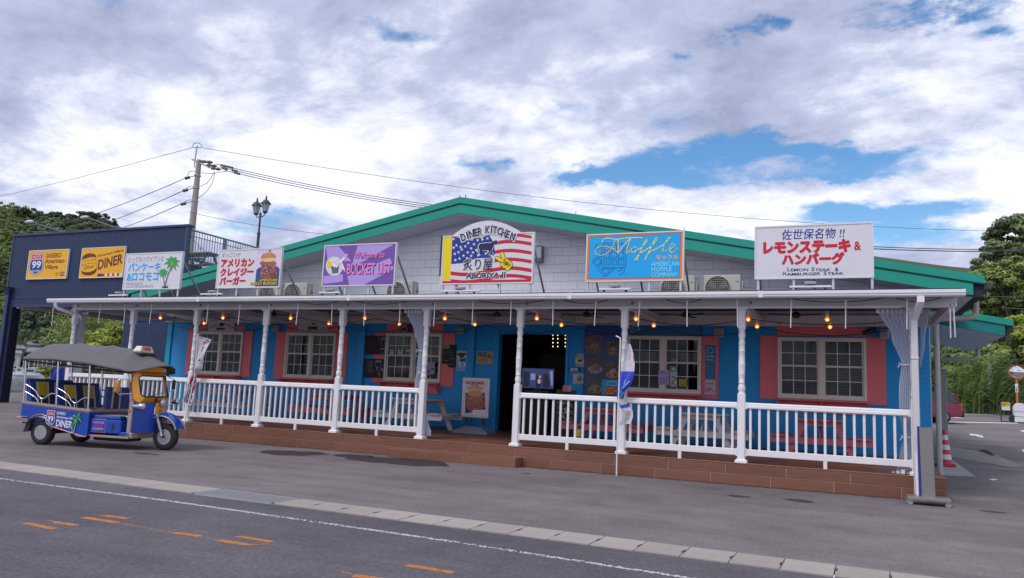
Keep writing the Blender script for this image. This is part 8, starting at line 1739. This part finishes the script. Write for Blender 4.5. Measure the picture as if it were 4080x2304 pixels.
# boats
def boat(label, px_, D, ln, cab, seed, tint):
    p = shore(px_, 1487, D); rnd = random.Random(seed); t = thing('moored_boat', label, 'boat', (p.x, p.y, -.7), rnd.uniform(-.5, .5)+.35, group='boats moored along the far shore'); hull = MB(); sec = [(-1, .85, .9), (-.5, 1, 1.0), (.3, .95, 1.15), (.8, .5, 1.5), (1.0, .03, 1.75)]; vs = []
    for s, w, h in sec: vs += [(s*ln/2, -w*ln*.13, h), (s*ln/2, -w*ln*.09, -.1), (s*ln/2, w*ln*.09, -.1), (s*ln/2, w*ln*.13, h)]
    hull.add(vs, [(i*4+j, i*4+j+1, (i+1)*4+j+1, (i+1)*4+j) for i in range(4) for j in range(3)]+[(i*4+3, i*4, (i+1)*4, (i+1)*4+3) for i in range(4)]+[(3, 2, 1, 0)]); hull.build('hull', mat('boat_white', (.62, .62, .64), .5), t, world=False)
    MB().box((-ln*.5, -ln*.128, .72), (ln*.28, -ln*.122, .82)).build('stripe', tint, t, world=False); c_ = MB().bbox((-ln*.2, -ln*.08, 1.0), (ln*.1, ln*.08, 1.0+cab), .1).build('cabin', mat('boat_white', (.62, .62, .64), .5), t, world=False); MB().box((-ln*.15, -ln*.083, 1.0+cab*.5), (ln*.08, -ln*.081, 1.0+cab*.85)).build('cabin_window', mat('far_window', (.06, .07, .09), .2), c_, world=False); MB().box((-ln*.22, -ln*.09, 1.0+cab), (ln*.13, ln*.09, 1.1+cab)).build('cabin_roof', mat('boat_white', (.62, .62, .64), .5), c_, world=False); MB().cyl((ln*.05, 0, 1.0+cab), (ln*.05, 0, 3.5+cab*1.4), .07, 6).build('mast', WHITE, t, world=False); MB().cyl((-ln*.42, 0, 1.0), (-ln*.42, 0, 3.0), .06, 6).build('stern_pole', GALV, t, world=False)
BL1, BL2, BL3 = mat('boat_blue', (.04, .12, .35), .5), mat('boat_green', (.03, .2, .16), .5), mat('boat_dark', (.06, .06, .08), .5)
for i, (x, D, ln, cb, lab) in enumerate(((60, 285, 9, 1.8, 'white boat nearest the navy column'), (85, 276, 8, 2.2, 'white boat with tall cabin second from the column'), (105, 288, 10, 1.6, 'long white boat with low cabin'), (126, 272, 8, 2.0, 'white boat seen under the canopy hooks'), (140, 290, 9, 2.4, 'white boat with blue stripe and tall cabin'), (158, 278, 8, 1.6, 'small white boat left of the bush'), (176, 286, 9, 2.0, 'white boat behind the bush'), (200, 280, 9, 1.8, 'white boat behind the blue tarpaulin'), (232, 284, 9, 2.0, 'white boat beside the end post of the porch'), (30, 282, 10, 2.0, 'white boat hidden mostly by the navy column'))): boat(lab, x, D, ln, cb, 90+i, (BL1, BL2, BL3)[i % 3])
# things on the quay behind the tuk-tuk
t = thing('quay_bush', 'small yellow green bush on the quay behind the tuk-tuk', 'bush', tuple(PY(188, 1500, 7.6))); b = PY(188, 1482, 7.6); MB().tube([(b.x, 7.6, gz(7.6)), (b.x, 7.6, b.z)], [.05, .02], 6).build('stem', BARK, t); leaves(MB(), b, (.34, .3, .30), 22, 40, .06, random.Random(3), .7, .3).build('foliage', LY, t); MB().lathe((b.x, 7.6, gz(7.6)), [(.18, 0), (.25, .35), (.27, .36), (.22, .34)], 14).build('pot', mat('pot_grey', (.2, .19, .18), .8), t)
q = PY(222, 1500, 7.2); t = thing('blue_tarpaulin_bundle', 'blue tarpaulin bundle with pink edge behind the tuk-tuk seats', 'tarpaulin', (q.x, 7.2, gz(7.2)))
MB().grid(lambda u, v: (q.x+lerp(-.55, .55, u)*(.6+.4*(1-v))+.25*v, 7.2+.18*sin(u*9)+.1*sin(v*6), lerp(gz(7.2), PY(222, 1462, 7.2).z, v)+.06*sin(u*7)*v), 24, 10).build('sheet', FLB, t); MB().grid(lambda u, v: (q.x+.58+.06*u+.1*v, 7.15+.1*sin(v*5), lerp(gz(7.2)+.4, PY(245, 1470, 7.2).z, v)), 3, 8).build('edge_strip', mat('flag_pink', (.5, .06, .22), .6), t)
q = PY(168, 1512, 7.0); t = thing('teal_handcart', 'teal plastic hand cart beside the blue tarpaulin', 'cart', (q.x, 7.0, gz(7.0))); TE = mat('teal_plastic', (.01, .26, .24), .45); zt_ = q.z-gz(7.0)
MB().add([(sx*a_, sy*b_, zt_+z) for z, a_, b_ in ((-.35, .32, .2), (.05, .55, .32)) for sx, sy in ((-1, -1), (1, -1), (1, 1), (-1, 1))], [(3, 2, 1, 0), (0, 1, 5, 4), (1, 2, 6, 5), (2, 3, 7, 6), (3, 0, 4, 7)]).build('tub', TE, t, world=False); MB().bar((-.6, 0, zt_+.06), (.6, 0, zt_+.06), .66, .03).build('rim', mat('grey_rim', (.5, .5, .5), .5), t, world=False); MB().lathe((-.1, -.36, .22), [(.22, 0), (.22, .06)], 18, 'Y').build('wheel', TE, t, world=False); MB().box((-.3, -.25, .2), (.3, .25, zt_-.35)).build('frame', ACD, t, world=False)
# far low bush / trees right of the curtain, behind the passage
skyline(430, 1385, 60, 2.4, 'bright yellow green shrub seen between curtain and dark passage wall', 200, LY)
skyline(390, 1300, 90, 6.0, 'rounded green tree seen between curtain and dark passage wall', 201, LG); skyline(460, 1330, 85, 5.0, 'green tree beside the dark passage wall', 202, LG)
